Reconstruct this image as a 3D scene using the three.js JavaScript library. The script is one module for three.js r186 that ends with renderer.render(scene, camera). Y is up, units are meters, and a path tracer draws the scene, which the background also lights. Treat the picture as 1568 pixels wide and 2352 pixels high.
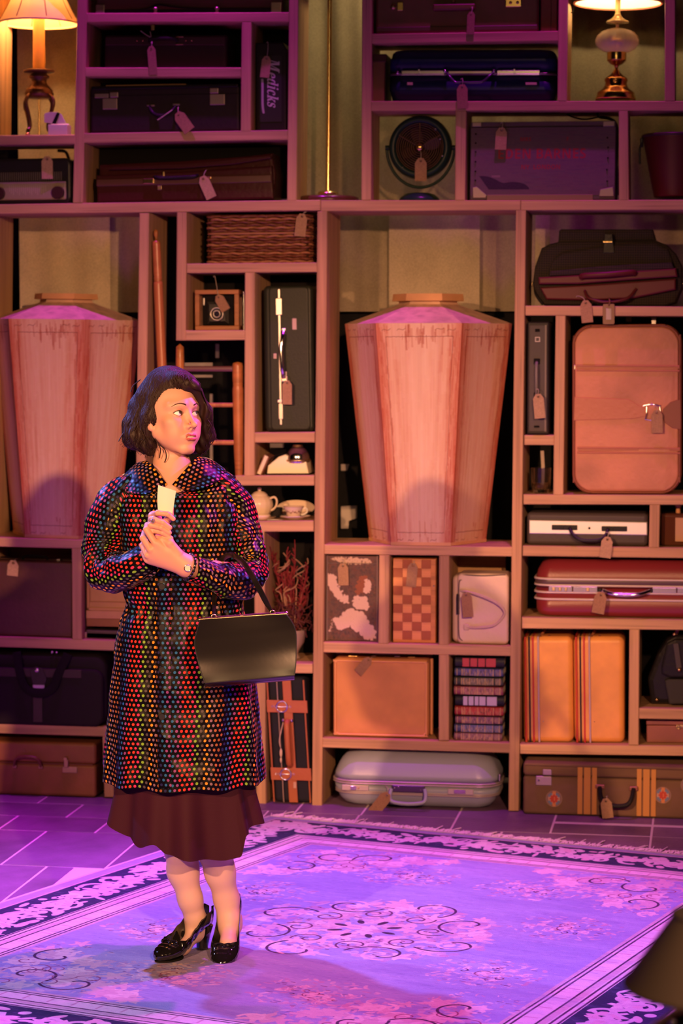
import * as THREE from 'three';
import { RoundedBoxGeometry } from 'three/addons/geometries/RoundedBoxGeometry.js';
import { mergeGeometries, mergeVertices, toCreasedNormals } from 'three/addons/utils/BufferGeometryUtils.js';
import { RectAreaLightUniformsLib } from 'three/addons/lights/RectAreaLightUniformsLib.js';

// ---------------------------------------------------------------- camera, lights, exposure
const V = (x, y, z) => new THREE.Vector3(x, y, z);
const scene = new THREE.Scene();
scene.background = new THREE.Color(0x000000);
RectAreaLightUniformsLib.init();
const FPX = 5200, YAW = THREE.MathUtils.degToRad(9.3), PITCH = Math.atan(376 / FPX);
const camera = new THREE.PerspectiveCamera(2 * Math.atan(1176 / FPX) * 180 / Math.PI, 1568 / 2352, 0.1, 60);
camera.position.set(1.502, 1.762, 8.52);
camera.rotation.set(-PITCH, YAW, 0, 'YXZ');
camera.focus = 6.42;
camera.userData.fStop = 4;
camera.updateMatrixWorld(true);
const renderer = new THREE.WebGLRenderer({ antialias: true });
renderer.toneMapping = THREE.LinearToneMapping;
renderer.toneMappingExposure = 1;
renderer.shadowMap.enabled = true;

function spot(name, color, power, from, to, angle, penumbra, soft) {
  const l = new THREE.SpotLight(new THREE.Color().setRGB(...color), power);
  l.name = name; l.position.set(...from); l.target.position.set(...to);
  l.angle = THREE.MathUtils.degToRad(angle); l.penumbra = penumbra; l.decay = 2;
  l.castShadow = true; l.shadow.radius = soft; l.shadow.mapSize.set(2048, 2048);
  scene.add(l); scene.add(l.target);
  return l;
}
const WARM = [1, 0.47, 0.225];
spot('key_light_right', WARM, 150, [2.36, 2.80, 7.6], [-0.42, 0.74, 0.3], 16.5, 0.75, 3);
spot('key_light_left', WARM, 128, [-1.25, 2.82, 7.6], [0.85, 0.52, 0.3], 17, 0.8, 3);
spot('magenta_top_light', [1, 0.045, 0.85], 92, [1.9, 5.6, 0.75], [0.55, 0, 2.35], 20.5, 0.35, 4);
spot('violet_top_light', [0.7, 0.04, 1], 36, [0.3, 5.6, 0.8], [0.1, 0, 2.2], 20, 0.4, 4);
spot('blue_top_light', [0.2, 0.26, 1], 125, [-1.9, 5.4, 0.7], [0.05, 0, 2.5], 22, 0.5, 4);
spot('magenta_side_light', [0.9, 0.02, 1], 140, [-0.9, 5.6, 1.1], [-1.25, 0, 1.25], 13.5, 0.6, 4);
spot('violet_shelf_light', [0.8, 0.03, 1], 34, [-0.55, 5.5, 0.62], [-0.55, 1.0, 0.0], 17, 0.7, 2);
spot('magenta_shelf_light', [0.9, 0.03, 0.9], 24, [0.9, 5.5, 0.62], [0.8, 1.0, 0.0], 17, 0.7, 2);
spot('blue_side_light', [0.27, 0.30, 1], 46, [-3.0, 3.0, 1.0], [0.05, 0.95, 2.3], 11, 0.4, 4);
spot('magenta_rim_light', [1, 0.1, 1], 60, [2.7, 3.5, 0.8], [0.08, 1.25, 2.3], 11, 0.4, 4);
spot('drape_wash_light', [1, 0.72, 0.34], 2.6, [0.25, 3.7, -0.34], [0.15, 2.2, -0.62], 48, 0.8, 6);
spot('front_corner_light', [1, 0.55, 0.33], 9, [2.6, 2.3, 8.3], [1.95, 0.95, 5.35], 12, 0.5, 4);
spot('house_fill_light', [1, 0.6, 0.27], 6, [0.8, 3.6, 8.2], [0.2, 1.6, 0], 30, 0.9, 12);

// ---------------------------------------------------------------- helpers
const fwd = camera.getWorldDirection(V(0, 0, 0)), rgt = V(1, 0, 0).applyQuaternion(camera.quaternion), upv = V(0, 1, 0).applyQuaternion(camera.quaternion);
const ray = (x, y) => fwd.clone().addScaledVector(rgt, (x - 784) / FPX).addScaledVector(upv, -(y - 1176) / FPX);
const P = (x, y, z = 0) => { const d = ray(x, y); return camera.position.clone().addScaledVector(d, (z - camera.position.z) / d.z); };
const F = (x, y, h = 0) => { const d = ray(x, y); return camera.position.clone().addScaledVector(d, (h - camera.position.y) / d.y); };
let seedv = 7;
function rnd() { seedv = (seedv + 0x6D2B79F5) | 0; let t = Math.imul(seedv ^ (seedv >>> 15), 1 | seedv); t = (t + Math.imul(t ^ (t >>> 7), 61 | t)) ^ t; return ((t ^ (t >>> 14)) >>> 0) / 4294967296; }
const rr = (a, b) => a + (b - a) * rnd();
const lerp = (a, b, t) => a + (b - a) * t, clamp = (x, a = 0, b = 1) => Math.min(b, Math.max(a, x));
const sstep = (a, b, x) => { const t = clamp((x - a) / (b - a)); return t * t * (3 - 2 * t); };
// value noise
const hash3 = (x, y, z) => { let h = Math.imul(x | 0, 374761393) ^ Math.imul(y | 0, 668265263) ^ Math.imul(z | 0, 2147483647 - 1274126177); h = Math.imul(h ^ (h >>> 13), 1274126177); return ((h ^ (h >>> 16)) >>> 0) / 4294967296; };
function noise3(x, y, z) {
  const ix = Math.floor(x), iy = Math.floor(y), iz = Math.floor(z), s = (t) => t * t * (3 - 2 * t), u = s(x - ix), v = s(y - iy), w = s(z - iz);
  const g = (a, b, c) => hash3(ix + a, iy + b, iz + c);
  return lerp(lerp(lerp(g(0, 0, 0), g(1, 0, 0), u), lerp(g(0, 1, 0), g(1, 1, 0), u), v), lerp(lerp(g(0, 0, 1), g(1, 0, 1), u), lerp(g(0, 1, 1), g(1, 1, 1), u), v), w);
}
const fbm = (x, y, z = 0, o = 4) => { let s = 0, a = 0.5; for (let i = 0; i < o; i++) { s += a * noise3(x, y, z); x *= 2.03; y *= 2.03; z *= 2.03; a *= 0.5; } return s; };

const names = new Map();
function numbered(n) { const k = names.get(n) ?? 0; names.set(n, k + 1); return k ? n + '_' + String(k).padStart(3, '0') : n; }
function tagInfo(o, label, category, group, kind) { if (label) o.userData.label = label; if (category) o.userData.category = category; if (group) o.userData.group = group; if (kind) o.userData.kind = kind; return o; }
function thing(name, label, category, pos = [0, 0, 0], turn = 0, group) {
  const o = new THREE.Group(); o.name = numbered(name); scene.add(o);
  if (pos.isVector3) o.position.copy(pos); else o.position.set(...pos);
  o.rotation.y = turn; return tagInfo(o, label, category, group);
}
const SPLIT = /^(corner|stud|foot_stud|lock|latch|handle_mount|rivet|bolt|hasp|leather_band|piping|ring|edge_trim|raised_band|spine_panel|eyelet|pivot|handle_ring|clasp_bar|plate|lock_plate|foot|grille_ring|grille_spoke|latch_button|raised_frame|latch_stud|shade_trim|belt|badge|latch_knob|strap|feet|clasp|clasp_knob|inner_line|frame_bar|top_tab)$/;
function part(name, geo, material, parent, label) {
  if (Array.isArray(geo) && geo.length > 1 && SPLIT.test(name)) return geo.map((g) => part(name === 'feet' ? 'foot' : name, g, material, parent, label))[0];
  const m = new THREE.Mesh(Array.isArray(geo) ? mg(geo) : geo, material);
  m.name = parent === scene ? numbered(name) : name; m.castShadow = m.receiveShadow = true;
  if (parent !== scene) { let n = name, k = 0; while (parent.children.some((c) => c.name === n)) { k++; n = name + '_' + String(k).padStart(3, '0'); } m.name = n; }
  if (label) m.userData.label = label;
  parent.add(m); return m;
}
function mg(list) {
  const l = list.map((g) => { const q = g.index ? g.toNonIndexed() : g.clone(); for (const k of Object.keys(q.attributes)) if (!['position', 'normal', 'uv'].includes(k)) q.deleteAttribute(k); if (!q.attributes.uv) q.setAttribute('uv', new THREE.BufferAttribute(new Float32Array(q.attributes.position.count * 2), 2)); return q; });
  return mergeGeometries(l);
}
// box-projected uv in metres; long = true turns the grain along the longest axis
function boxUV(g0, axis) {
  const g = g0.index ? g0.toNonIndexed() : g0; if (!g.attributes.normal) g.computeVertexNormals();
  const p = g.attributes.position, uv = new Float32Array(p.count * 2), a = V(0, 0, 0), b = V(0, 0, 0), c = V(0, 0, 0), n = V(0, 0, 0);
  const ou = rnd() * 3, ov = rnd() * 3;
  for (let i = 0; i < p.count; i += 3) {
    a.fromBufferAttribute(p, i); b.fromBufferAttribute(p, i + 1); c.fromBufferAttribute(p, i + 2);
    n.copy(b).sub(a).cross(c.clone().sub(a)); const x = Math.abs(n.x), y = Math.abs(n.y), z = Math.abs(n.z);
    [a, b, c].forEach((q, k) => {
      let u, v; if (z >= x && z >= y) { u = q.x; v = q.y; } else if (x >= y) { u = q.z; v = q.y; } else { u = q.x; v = q.z; }
      if (axis === 'x') { if (x > y && x > z) { u = q.z; v = q.y; } } // grain already along u
      if (axis === 'y') { if (z >= x && z >= y) { u = q.y; v = q.x; } else if (x >= y) { u = q.y; v = q.z; } }
      uv[(i + k) * 2] = u + ou; uv[(i + k) * 2 + 1] = v + ov;
    });
  }
  g.setAttribute('uv', new THREE.BufferAttribute(uv, 2)); return g;
}
const at = (g, x = 0, y = 0, z = 0, rx = 0, ry = 0, rz = 0) => { const m = new THREE.Matrix4().makeRotationFromEuler(new THREE.Euler(rx, ry, rz)); m.setPosition(x, y, z); return g.applyMatrix4(m); };
const rbox = (w, h, d, r = 0.004, s = 2) => boxUV(new RoundedBoxGeometry(w, h, d, s, Math.min(r, w / 2.01, h / 2.01, d / 2.01)));
const rbx = (x0, y0, z0, x1, y1, z1, r = 0.004, s = 2) => at(rbox(Math.abs(x1 - x0), Math.abs(y1 - y0), Math.abs(z1 - z0), r, s), (x0 + x1) / 2, (y0 + y1) / 2, (z0 + z1) / 2);
const cyl = (r0, r1, h, s = 20) => new THREE.CylinderGeometry(r0, r1, h, s);
const sph = (r, a = 16, b = 12) => new THREE.SphereGeometry(r, a, b);
const curve = (pts, closed = false, tension = 0.5) => new THREE.CatmullRomCurve3(pts.map((p) => (p.isVector3 ? p : V(...p))), closed, 'catmullrom', tension);
const tube = (pts, r, seg = 24, rad = 8, closed = false) => new THREE.TubeGeometry(curve(pts, closed), seg, r, rad, closed);
const lathe = (prof, seg = 32) => new THREE.LatheGeometry(prof.map(([r, y]) => new THREE.Vector2(r, y)), seg);
function shape(pts) { const s = new THREE.Shape(); pts.forEach(([x, y], i) => (i ? s.lineTo(x, y) : s.moveTo(x, y))); s.closePath(); return s; }
function rshape(w, h, r, cx = 0, cy = 0) { const s = new THREE.Shape(), x = cx - w / 2, y = cy - h / 2; r = Math.min(r, w / 2.01, h / 2.01); s.moveTo(x + r, y); s.lineTo(x + w - r, y); s.absarc(x + w - r, y + r, r, -Math.PI / 2, 0); s.lineTo(x + w, y + h - r); s.absarc(x + w - r, y + h - r, r, 0, Math.PI / 2); s.lineTo(x + r, y + h); s.absarc(x + r, y + h - r, r, Math.PI / 2, Math.PI); s.lineTo(x, y + r); s.absarc(x + r, y + r, r, Math.PI, 1.5 * Math.PI); return s; }
function ext(s, depth, bevel = 0, seg = 2, cs = 8) {
  const g = new THREE.ExtrudeGeometry(s, { depth: Math.max(0.0004, depth - 2 * bevel), bevelEnabled: bevel > 0, bevelSize: bevel, bevelThickness: bevel, bevelOffset: -bevel, bevelSegments: seg, curveSegments: cs });
  return boxUV(at(g, 0, 0, bevel));
}
// loft: rings is an array of arrays of Vector3 (same count); closed rings
function loft(rings, { closed = true, caps = [false, false], uvs } = {}) {
  const n = rings[0].length, m = closed ? n + 1 : n, pos = [], uv = [], idx = [];
  let vlen = 0; const cen = (r) => r.reduce((s, p) => s.add(p), V(0, 0, 0)).multiplyScalar(1 / r.length);
  rings.forEach((r, i) => {
    if (i) vlen += cen(r).distanceTo(cen(rings[i - 1]));
    let ul = 0;
    for (let j = 0; j < m; j++) { const p = r[j % n]; if (j) ul += p.distanceTo(r[(j - 1) % n]); pos.push(p.x, p.y, p.z); if (uvs) { const q = uvs(i, j, ul, vlen); uv.push(q[0], q[1]); } else uv.push(ul, vlen); }
  });
  for (let i = 0; i < rings.length - 1; i++) for (let j = 0; j < m - 1; j++) { const a = i * m + j, b = a + 1, c = a + m, d = c + 1; idx.push(a, b, d, a, d, c); }
  [0, 1].forEach((e) => { if (!caps[e]) return; const r = e ? rings.length - 1 : 0, c0 = pos.length / 3, c = cen(rings[r]); pos.push(c.x, c.y, c.z); uv.push(0, 0); for (let j = 0; j < m - 1; j++) { const a = r * m + j; if (e) idx.push(a, a + 1, c0); else idx.push(a + 1, a, c0); } });
  const g = new THREE.BufferGeometry(); g.setAttribute('position', new THREE.BufferAttribute(new Float32Array(pos), 3)); g.setAttribute('uv', new THREE.BufferAttribute(new Float32Array(uv), 2)); g.setIndex(idx);
  g.computeVertexNormals();
  if (closed) { const N = g.attributes.normal; for (let i = 0; i < rings.length; i++) { const a = i * m, b = a + m - 1, v = V(N.getX(a) + N.getX(b), N.getY(a) + N.getY(b), N.getZ(a) + N.getZ(b)).normalize(); N.setXYZ(a, v.x, v.y, v.z); N.setXYZ(b, v.x, v.y, v.z); } }
  return g;
}

// ---------------------------------------------------------------- textures and materials
function canvasTex(w, h, draw, srgb = true, rep) {
  const c = document.createElement('canvas'); c.width = w; c.height = h; draw(c.getContext('2d'), w, h);
  const t = new THREE.CanvasTexture(c); t.wrapS = t.wrapT = THREE.RepeatWrapping; if (srgb) t.colorSpace = THREE.SRGBColorSpace; if (rep) t.repeat.set(...rep); return t;
}
function dataTex(n, m, fn, srgb = true, rep) {
  const d = new Uint8Array(n * m * 4);
  for (let y = 0; y < m; y++) for (let x = 0; x < n; x++) { const c = fn(x / n, y / m, x, y), i = (y * n + x) * 4; d[i] = clamp(c[0]) * 255; d[i + 1] = clamp(c[1]) * 255; d[i + 2] = clamp(c[2]) * 255; d[i + 3] = 255; }
  const t = new THREE.DataTexture(d, n, m); t.wrapS = t.wrapT = THREE.RepeatWrapping; t.magFilter = t.minFilter = THREE.LinearFilter; if (srgb) t.colorSpace = THREE.SRGBColorSpace; if (rep) t.repeat.set(...rep); t.needsUpdate = true; return t;
}
// periodic noise on unit square
const pn = (u, v, fx, fy, s) => { const ix = Math.floor(u * fx), iy = Math.floor(v * fy), q = (t) => t * t * (3 - 2 * t), a = q(u * fx - ix), b = q(v * fy - iy), g = (i, j) => hash3((ix + i) % fx, (iy + j) % fy, s); return lerp(lerp(g(0, 0), g(1, 0), a), lerp(g(0, 1), g(1, 1), a), b); };
const pf = (u, v, fx, fy, s, o = 4) => { let r = 0, a = 0.5; for (let i = 0; i < o; i++) { r += a * pn(u, v, fx, fy, s + i); fx *= 2; fy *= 2; a *= 0.5; } return r; };
const T = {
  wood: dataTex(512, 512, (u, v) => { const g = pf(u, v, 2, 24, 1, 5), w = pf(u, v, 2, 3, 9, 3), f = 0.8 + 0.3 * g + 0.25 * (w - 0.45) - 0.2 * Math.pow(pn(u, v, 4, 96, 40), 6); return [0.92 * f, 0.9 * f - 0.01, 0.86 * f - 0.02]; }, true, [1.1, 2.2]),
  grain: dataTex(256, 256, (u, v) => { const f = 0.3 + 0.7 * pf(u, v, 40, 40, 5, 3); return [f, f, f]; }, false, [6, 6]),
  leather: dataTex(256, 256, (u, v) => { const f = pf(u, v, 18, 18, 77, 4); return [f, f, f]; }, false, [5, 5]),
  weave: dataTex(128, 128, (u, v) => { const a = Math.sin(u * Math.PI * 64), b = Math.sin(v * Math.PI * 64), f = 0.5 + 0.25 * a * (((u * 32) | 0) % 2 ? 1 : -1) + 0.25 * b; return [f, f, f]; }, false, [12, 12]),
  worn: dataTex(256, 256, (u, v) => { const f = 0.78 + 0.32 * pf(u, v, 5, 5, 31, 5), s = 0; return [f - s, f - s, f - s]; }, true, [1.6, 1.6]),
  cloth: dataTex(256, 256, (u, v) => { const f = 0.86 + 0.14 * pn(u, v, 128, 128, 3) + 0.1 * (pf(u, v, 4, 4, 12, 3) - 0.45); return [f, f, f]; }, true, [3, 3]),
};
function mat(rgb, rough = 0.7, o = {}) {
  if (Math.max(...rgb) < 0.09 && !o.metalness && !o.phys) o = { phys: 1, specularIntensity: rough > 0.6 ? 0.12 : 0.4, ...o };
  const { bump, bumpScale = 0.001, map, phys, ...rest } = o, pr = { color: new THREE.Color().setRGB(...rgb), roughness: rough, ...rest };
  if (map) pr.map = map; if (bump) { pr.bumpMap = bump; pr.bumpScale = bumpScale; }
  return new (phys ? THREE.MeshPhysicalMaterial : THREE.MeshStandardMaterial)(pr);
}
const M = {
  wood: mat([0.60, 0.385, 0.24], 0.75, { map: T.wood }), wood2: mat([0.56, 0.355, 0.22], 0.75, { map: T.wood }), wood3: mat([0.64, 0.415, 0.26], 0.72, { map: T.wood }),
  ply: mat([0.55, 0.33, 0.15], 0.6, { map: T.wood }),
  black: mat([0.012, 0.011, 0.011], 0.9), blackcloth: mat([0.02, 0.02, 0.02], 0.95, { map: T.cloth }),
  brass: mat([0.85, 0.62, 0.26], 0.22, { metalness: 1 }), chrome: mat([0.75, 0.75, 0.77], 0.14, { metalness: 1 }), steel: mat([0.5, 0.49, 0.47], 0.35, { metalness: 1 }), dullbrass: mat([0.5, 0.38, 0.2], 0.4, { metalness: 1 }),
  manila: mat([0.62, 0.42, 0.24], 0.85, { map: T.cloth }), string: mat([0.5, 0.42, 0.33], 0.9),
  blackleather: mat([0.012, 0.011, 0.012], 0.32, { bump: T.leather, bumpScale: 0.0008 }), blackplastic: mat([0.02, 0.02, 0.022], 0.35),
  cream: mat([0.72, 0.66, 0.56], 0.25), white: mat([0.8, 0.78, 0.74], 0.3), paper: mat([0.75, 0.68, 0.55], 0.85),
};
// ---------------------------------------------------------------- the setting
const struct = (name, geo, m) => { const o = part(name, geo, m, scene); o.userData.kind = 'structure'; return o; };
const mFloorSlab = mat([0.10, 0.095, 0.10], 0.9);
const floor = struct('floor', at(new THREE.BoxGeometry(14, 0.2, 14), 0, -0.1022, 4), mat([0.62, 0.52, 0.56], 0.8, { bump: T.grain, bumpScale: 0.001 }));
struct('ceiling', at(new THREE.BoxGeometry(14, 0.2, 14), 0, 6.6, 4), M.black);
struct('wall_back', at(new THREE.BoxGeometry(14, 6.8, 0.2), 0, 3.2, -1.0), M.blackcloth);
struct('wall_left', at(new THREE.BoxGeometry(0.2, 6.8, 14), -6.9, 3.2, 4), M.black);
struct('wall_right', at(new THREE.BoxGeometry(0.2, 6.8, 14), 6.9, 3.2, 4), M.black);
struct('wall_front', at(new THREE.BoxGeometry(14, 6.8, 0.2), 0, 3.2, 11), M.black);
// slate tiles, each with its own edges, joints recessed (pale grout below)
{
  const tiles = [];
  const row = (z0, z1, x0, x1, w, off) => { for (let x = off - Math.ceil((off - x0) / w) * w; x < x1; x += w) { const a = Math.max(x, x0), b = Math.min(x + w, x1); if (b - a > 0.03) tiles.push([a, z0, b, z1]); } };
  // left side
  row(-0.03, 0.13, -1.45, -0.05, 0.365, -0.705); row(0.13, 0.37, -1.45, -0.05, 0.365, -0.885); row(0.37, 0.62, -1.45, -0.05, 0.365, -0.705);
  row(0.62, 1.165, -1.45, -0.3, 0.367, -0.885); row(1.165, 1.71, -1.45, -0.62, 0.55, -0.72); row(1.04, 1.165, -2, -1.45, 0.365, -0.885); row(1.71, 2.26, -1.45, -0.86, 0.365, -0.885);
  // along the shelf
  row(-0.03, 0.15, -0.05, 2.2, 0.365, 0.57); row(0.15, 0.36, -0.05, 0.2, 0.365, 0.2);
  for (const [a, b, c, d] of [[0.2, 0.15, 0.57, 0.36], [0.57, 0.12, 0.935, 0.36], [0.935, 0.18, 1.30, 0.35], [1.30, 0.18, 1.665, 0.36], [1.665, 0.18, 2.05, 0.36], [0.76, 0.36, 1.30, 0.62], [0.40, 0.36, 0.76, 0.62], [1.30, 0.36, 1.85, 0.78], [1.85, 0.36, 2.4, 0.78]]) tiles.push([a, b, c, d]);
  const slate = [0, 1, 2, 3, 4].map((k) => mat([0.14 + 0.018 * k, 0.08 + 0.01 * k, 0.16 + 0.02 * k], 0.5, { bump: T.leather, bumpScale: 0.002, map: T.worn }));
  tiles.forEach(([a, b, c, d], i) => {
    if (d - b < 0.2 && b < 0) { b -= 0.55; }
    const g = 0.0038, o = part('tile', rbx(a + g, -0.012, b + g, c - g, 0, d - g, 0.002, 1), slate[Math.floor(rnd() * 5)], floor);
    o.position.y = rr(-0.0008, 0.0);
  });
}
// shelf boards: quads traced on the front plane, given their real depth
function board(q, D, kind, parent, zf = 0) {
  const p = q.map(([x, y]) => P(x, y, zf)), g = ext(shape(p.map((v) => [v.x, v.y])), D, 0.0025, 1);
  g.translate(0, 0, zf - D); boxUV(g, kind === 'post' ? 'y' : 'x');
  return part(kind, g, [M.wood, M.wood2, M.wood3][Math.floor(rnd() * 3)], parent);
}
const shelfTops = [];
const Hb = (u, x0, t0, b0, x1, t1, b1, D, zf = 0) => (shelfTops.push([P(x0, t0, zf), P(x1, t1, zf)]), 0) || board([[x0, b0], [x1, b1], [x1, t1], [x0, t0]], D, 'shelf_board', u, zf);
const Vb = (u, t, xl0, xr0, b, xl1, xr1, D, zf = 0) => board([[xl1, b], [xr1, b], [xr0, t], [xl0, t]], D, 'post', u, zf);
const unit = (label) => thing('shelf_unit', label, 'shelf unit');
const DL = 0.31, DU = 0.22;
const uLL = unit('lower left timber shelf unit holding ladder-back chair, wicker basket and teapot');
Hb(uLL, -60, 469.8, 491.7, 735.5, 459, 483, DL); Vb(uLL, 491, -48, -25, 1865, -60, -37, DL);
Vb(uLL, 489, 320, 342, 1838, 302, 324.5, DL); Vb(uLL, 487, 406, 428.5, 782, 404, 426, DL);
Hb(uLL, 428.3, 605.5, 627, 727.5, 602.8, 624.6, DL); Hb(uLL, 426, 759, 782, 562.3, 758.5, 780.5, DL); Vb(uLL, 626, 562.3, 585, 1093, 560.5, 584, DL);
Hb(uLL, 584.3, 993.7, 1016.4, 722.6, 992.6, 1016, DL); Hb(uLL, 540, 1092.5, 1115, 721.2, 1092, 1115, DL); Hb(uLL, 540, 1198, 1221.5, 719.8, 1196, 1220.6, DL);
Vb(uLL, 1221.2, 582.5, 606.5, 1848, 588.5, 610.5, DL); Hb(uLL, 608, 1523, 1545.5, 717.5, 1524.7, 1546.6, DL);
Hb(uLL, -60, 1233, 1254, 308.5, 1243, 1263, DL); Vb(uLL, 1259, 164.6, 186.8, 1469, 166, 188, DL); Hb(uLL, -60, 1461, 1484, 304.5, 1473, 1496, DL); Hb(uLL, 326.5, 1474, 1497, 586, 1481, 1504, DL);
Hb(uLL, -60, 1660, 1682.5, 303, 1671, 1693.5, DL); Vb(uLL, 1692, 235, 258, 1831, 239.3, 261.5, DL);
const uLM = unit('lower middle timber shelf unit holding tall vase, checkerboard box and stacked books');
Hb(uLM, 736.2, 459.5, 485, 1195, 460, 483, DL); Vb(uLM, 484.8, 728.5, 751.4, 1851, 716, 739, DL); Vb(uLM, 483, 1184.4, 1207.4, 1863, 1167, 1190.4, DL);
Hb(uLM, 744.5, 1250.5, 1272.5, 1176.2, 1256.6, 1278, DL); Vb(uLM, 1275, 870.5, 894, 1478.5, 868, 892, DL); Vb(uLM, 1276.5, 1008, 1031, 1481, 1007, 1030, DL);
Hb(uLM, 742.6, 1475, 1498.5, 1173.6, 1484, 1507, DL); Vb(uLM, 1504, 1007.6, 1030.6, 1701, 1007, 1030, DL); Hb(uLM, 740, 1694.7, 1717, 1171, 1707, 1729.6, DL);
const uLR = unit('lower right timber shelf unit holding tan upright suitcase and two yellow cases');
Hb(uLR, 1195.7, 460, 483, 1640, 458.5, 481.7, DL); Vb(uLR, 481.7, 1622, 1645, 1872, 1600, 1623, DL);
Hb(uLR, 1206, 702.2, 724.5, 1619, 704.3, 726.7, DL); Vb(uLR, 725, 1275.6, 1298.5, 1137, 1270, 1293, DL); Hb(uLR, 1203.5, 999.7, 1022, 1272, 1000, 1022.3, DL);
Hb(uLR, 1201.5, 1136, 1158.4, 1613, 1137.2, 1159.8, DL); Vb(uLR, 1159.3, 1491.8, 1515, 1258, 1489.5, 1513, DL); Hb(uLR, 1200, 1253.6, 1277, 1611, 1259.2, 1282.6, DL);
Hb(uLR, 1198, 1418, 1443.6, 1609, 1424.5, 1447.5, DL); Vb(uLR, 1445.5, 1445, 1468, 1711.5, 1443, 1466, DL); Hb(uLR, 1467.2, 1626.7, 1650.7, 1607, 1629.3, 1653.3, DL); Hb(uLR, 1193.5, 1709.6, 1731.5, 1605, 1713.6, 1737, DL);
const uUL = unit('upper left timber shelf unit with dark leather cases and candlestick lamp');
Vb(uUL, -30, 178, 200.5, 466, 167, 190, DU); Vb(uUL, -30, 664, 686, 461, 659, 681, DU); Vb(uUL, -30, -34, -11, 311, -37, -14, DU);
Hb(uUL, 198.8, 30, 51, 664, 28, 50.4, DU); Hb(uUL, 195.5, 155, 175.8, 553.5, 155, 177, DU); Vb(uUL, 50.6, 555, 578, 301.8, 552.4, 576, DU); Hb(uUL, 191.8, 306, 328, 661, 298.5, 321, DU); Hb(uUL, -60, 311, 333, 171.4, 309, 330.5, DU); Hb(uUL, -60, -52, -30, 700, -54, -31, DU);
const uUR = unit('upper right timber shelf unit with blue hard suitcase, desk fan and glass lamp');
Vb(uUR, -30, 831, 854, 459.6, 829.5, 851.6, DU); Hb(uUR, 853, 77.8, 99.5, 1282, 71, 94, DU); Vb(uUR, -30, 1283, 1305.5, 232, 1280, 1301.5, DU);
Hb(uUR, 851.6, 232, 254.8, 1640, 232, 253.8, DU); Vb(uUR, 254.3, 1046, 1070, 460, 1044, 1067.6, DU); Vb(uUR, 253.9, 1420.7, 1442, 460, 1421, 1443.6, DU); Vb(uUR, -30, 1526, 1550, 232, 1526, 1550, DU); Hb(uUR, 820, -56, -31, 1640, -56, -31, DU);
// backs of the bays
const backp = (u, x0, y0, x1, y1, z, m, label) => { const a = P(x0, y1, z), b = P(x1, y0, z); return part('back_panel', rbx(a.x, a.y, z - 0.006, b.x, b.y, z, 0.001, 1), m, u, label); };
backp(uUL, 183, -20, 668, 462, -DU - 0.004, M.black, 'black backing board');
backp(uLL, 330, 478, 732, 782, -DL - 0.004, M.black, 'black backing board');
backp(uLL, -48, 1250, 175, 1478, -DL - 0.004, M.ply, 'plywood backing board'); backp(uLL, 176, 1250, 585, 1480, -DL - 0.004, M.black); backp(uLL, 592, 1200, 726, 1536, -DL - 0.004, M.black);
backp(uLM, 752, 1262, 1161, 1490, -DL - 0.004, M.ply, 'plywood backing board'); backp(uLM, 772, 1488, 992, 1709, -DL - 0.004, M.ply, 'plywood backing board');
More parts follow.
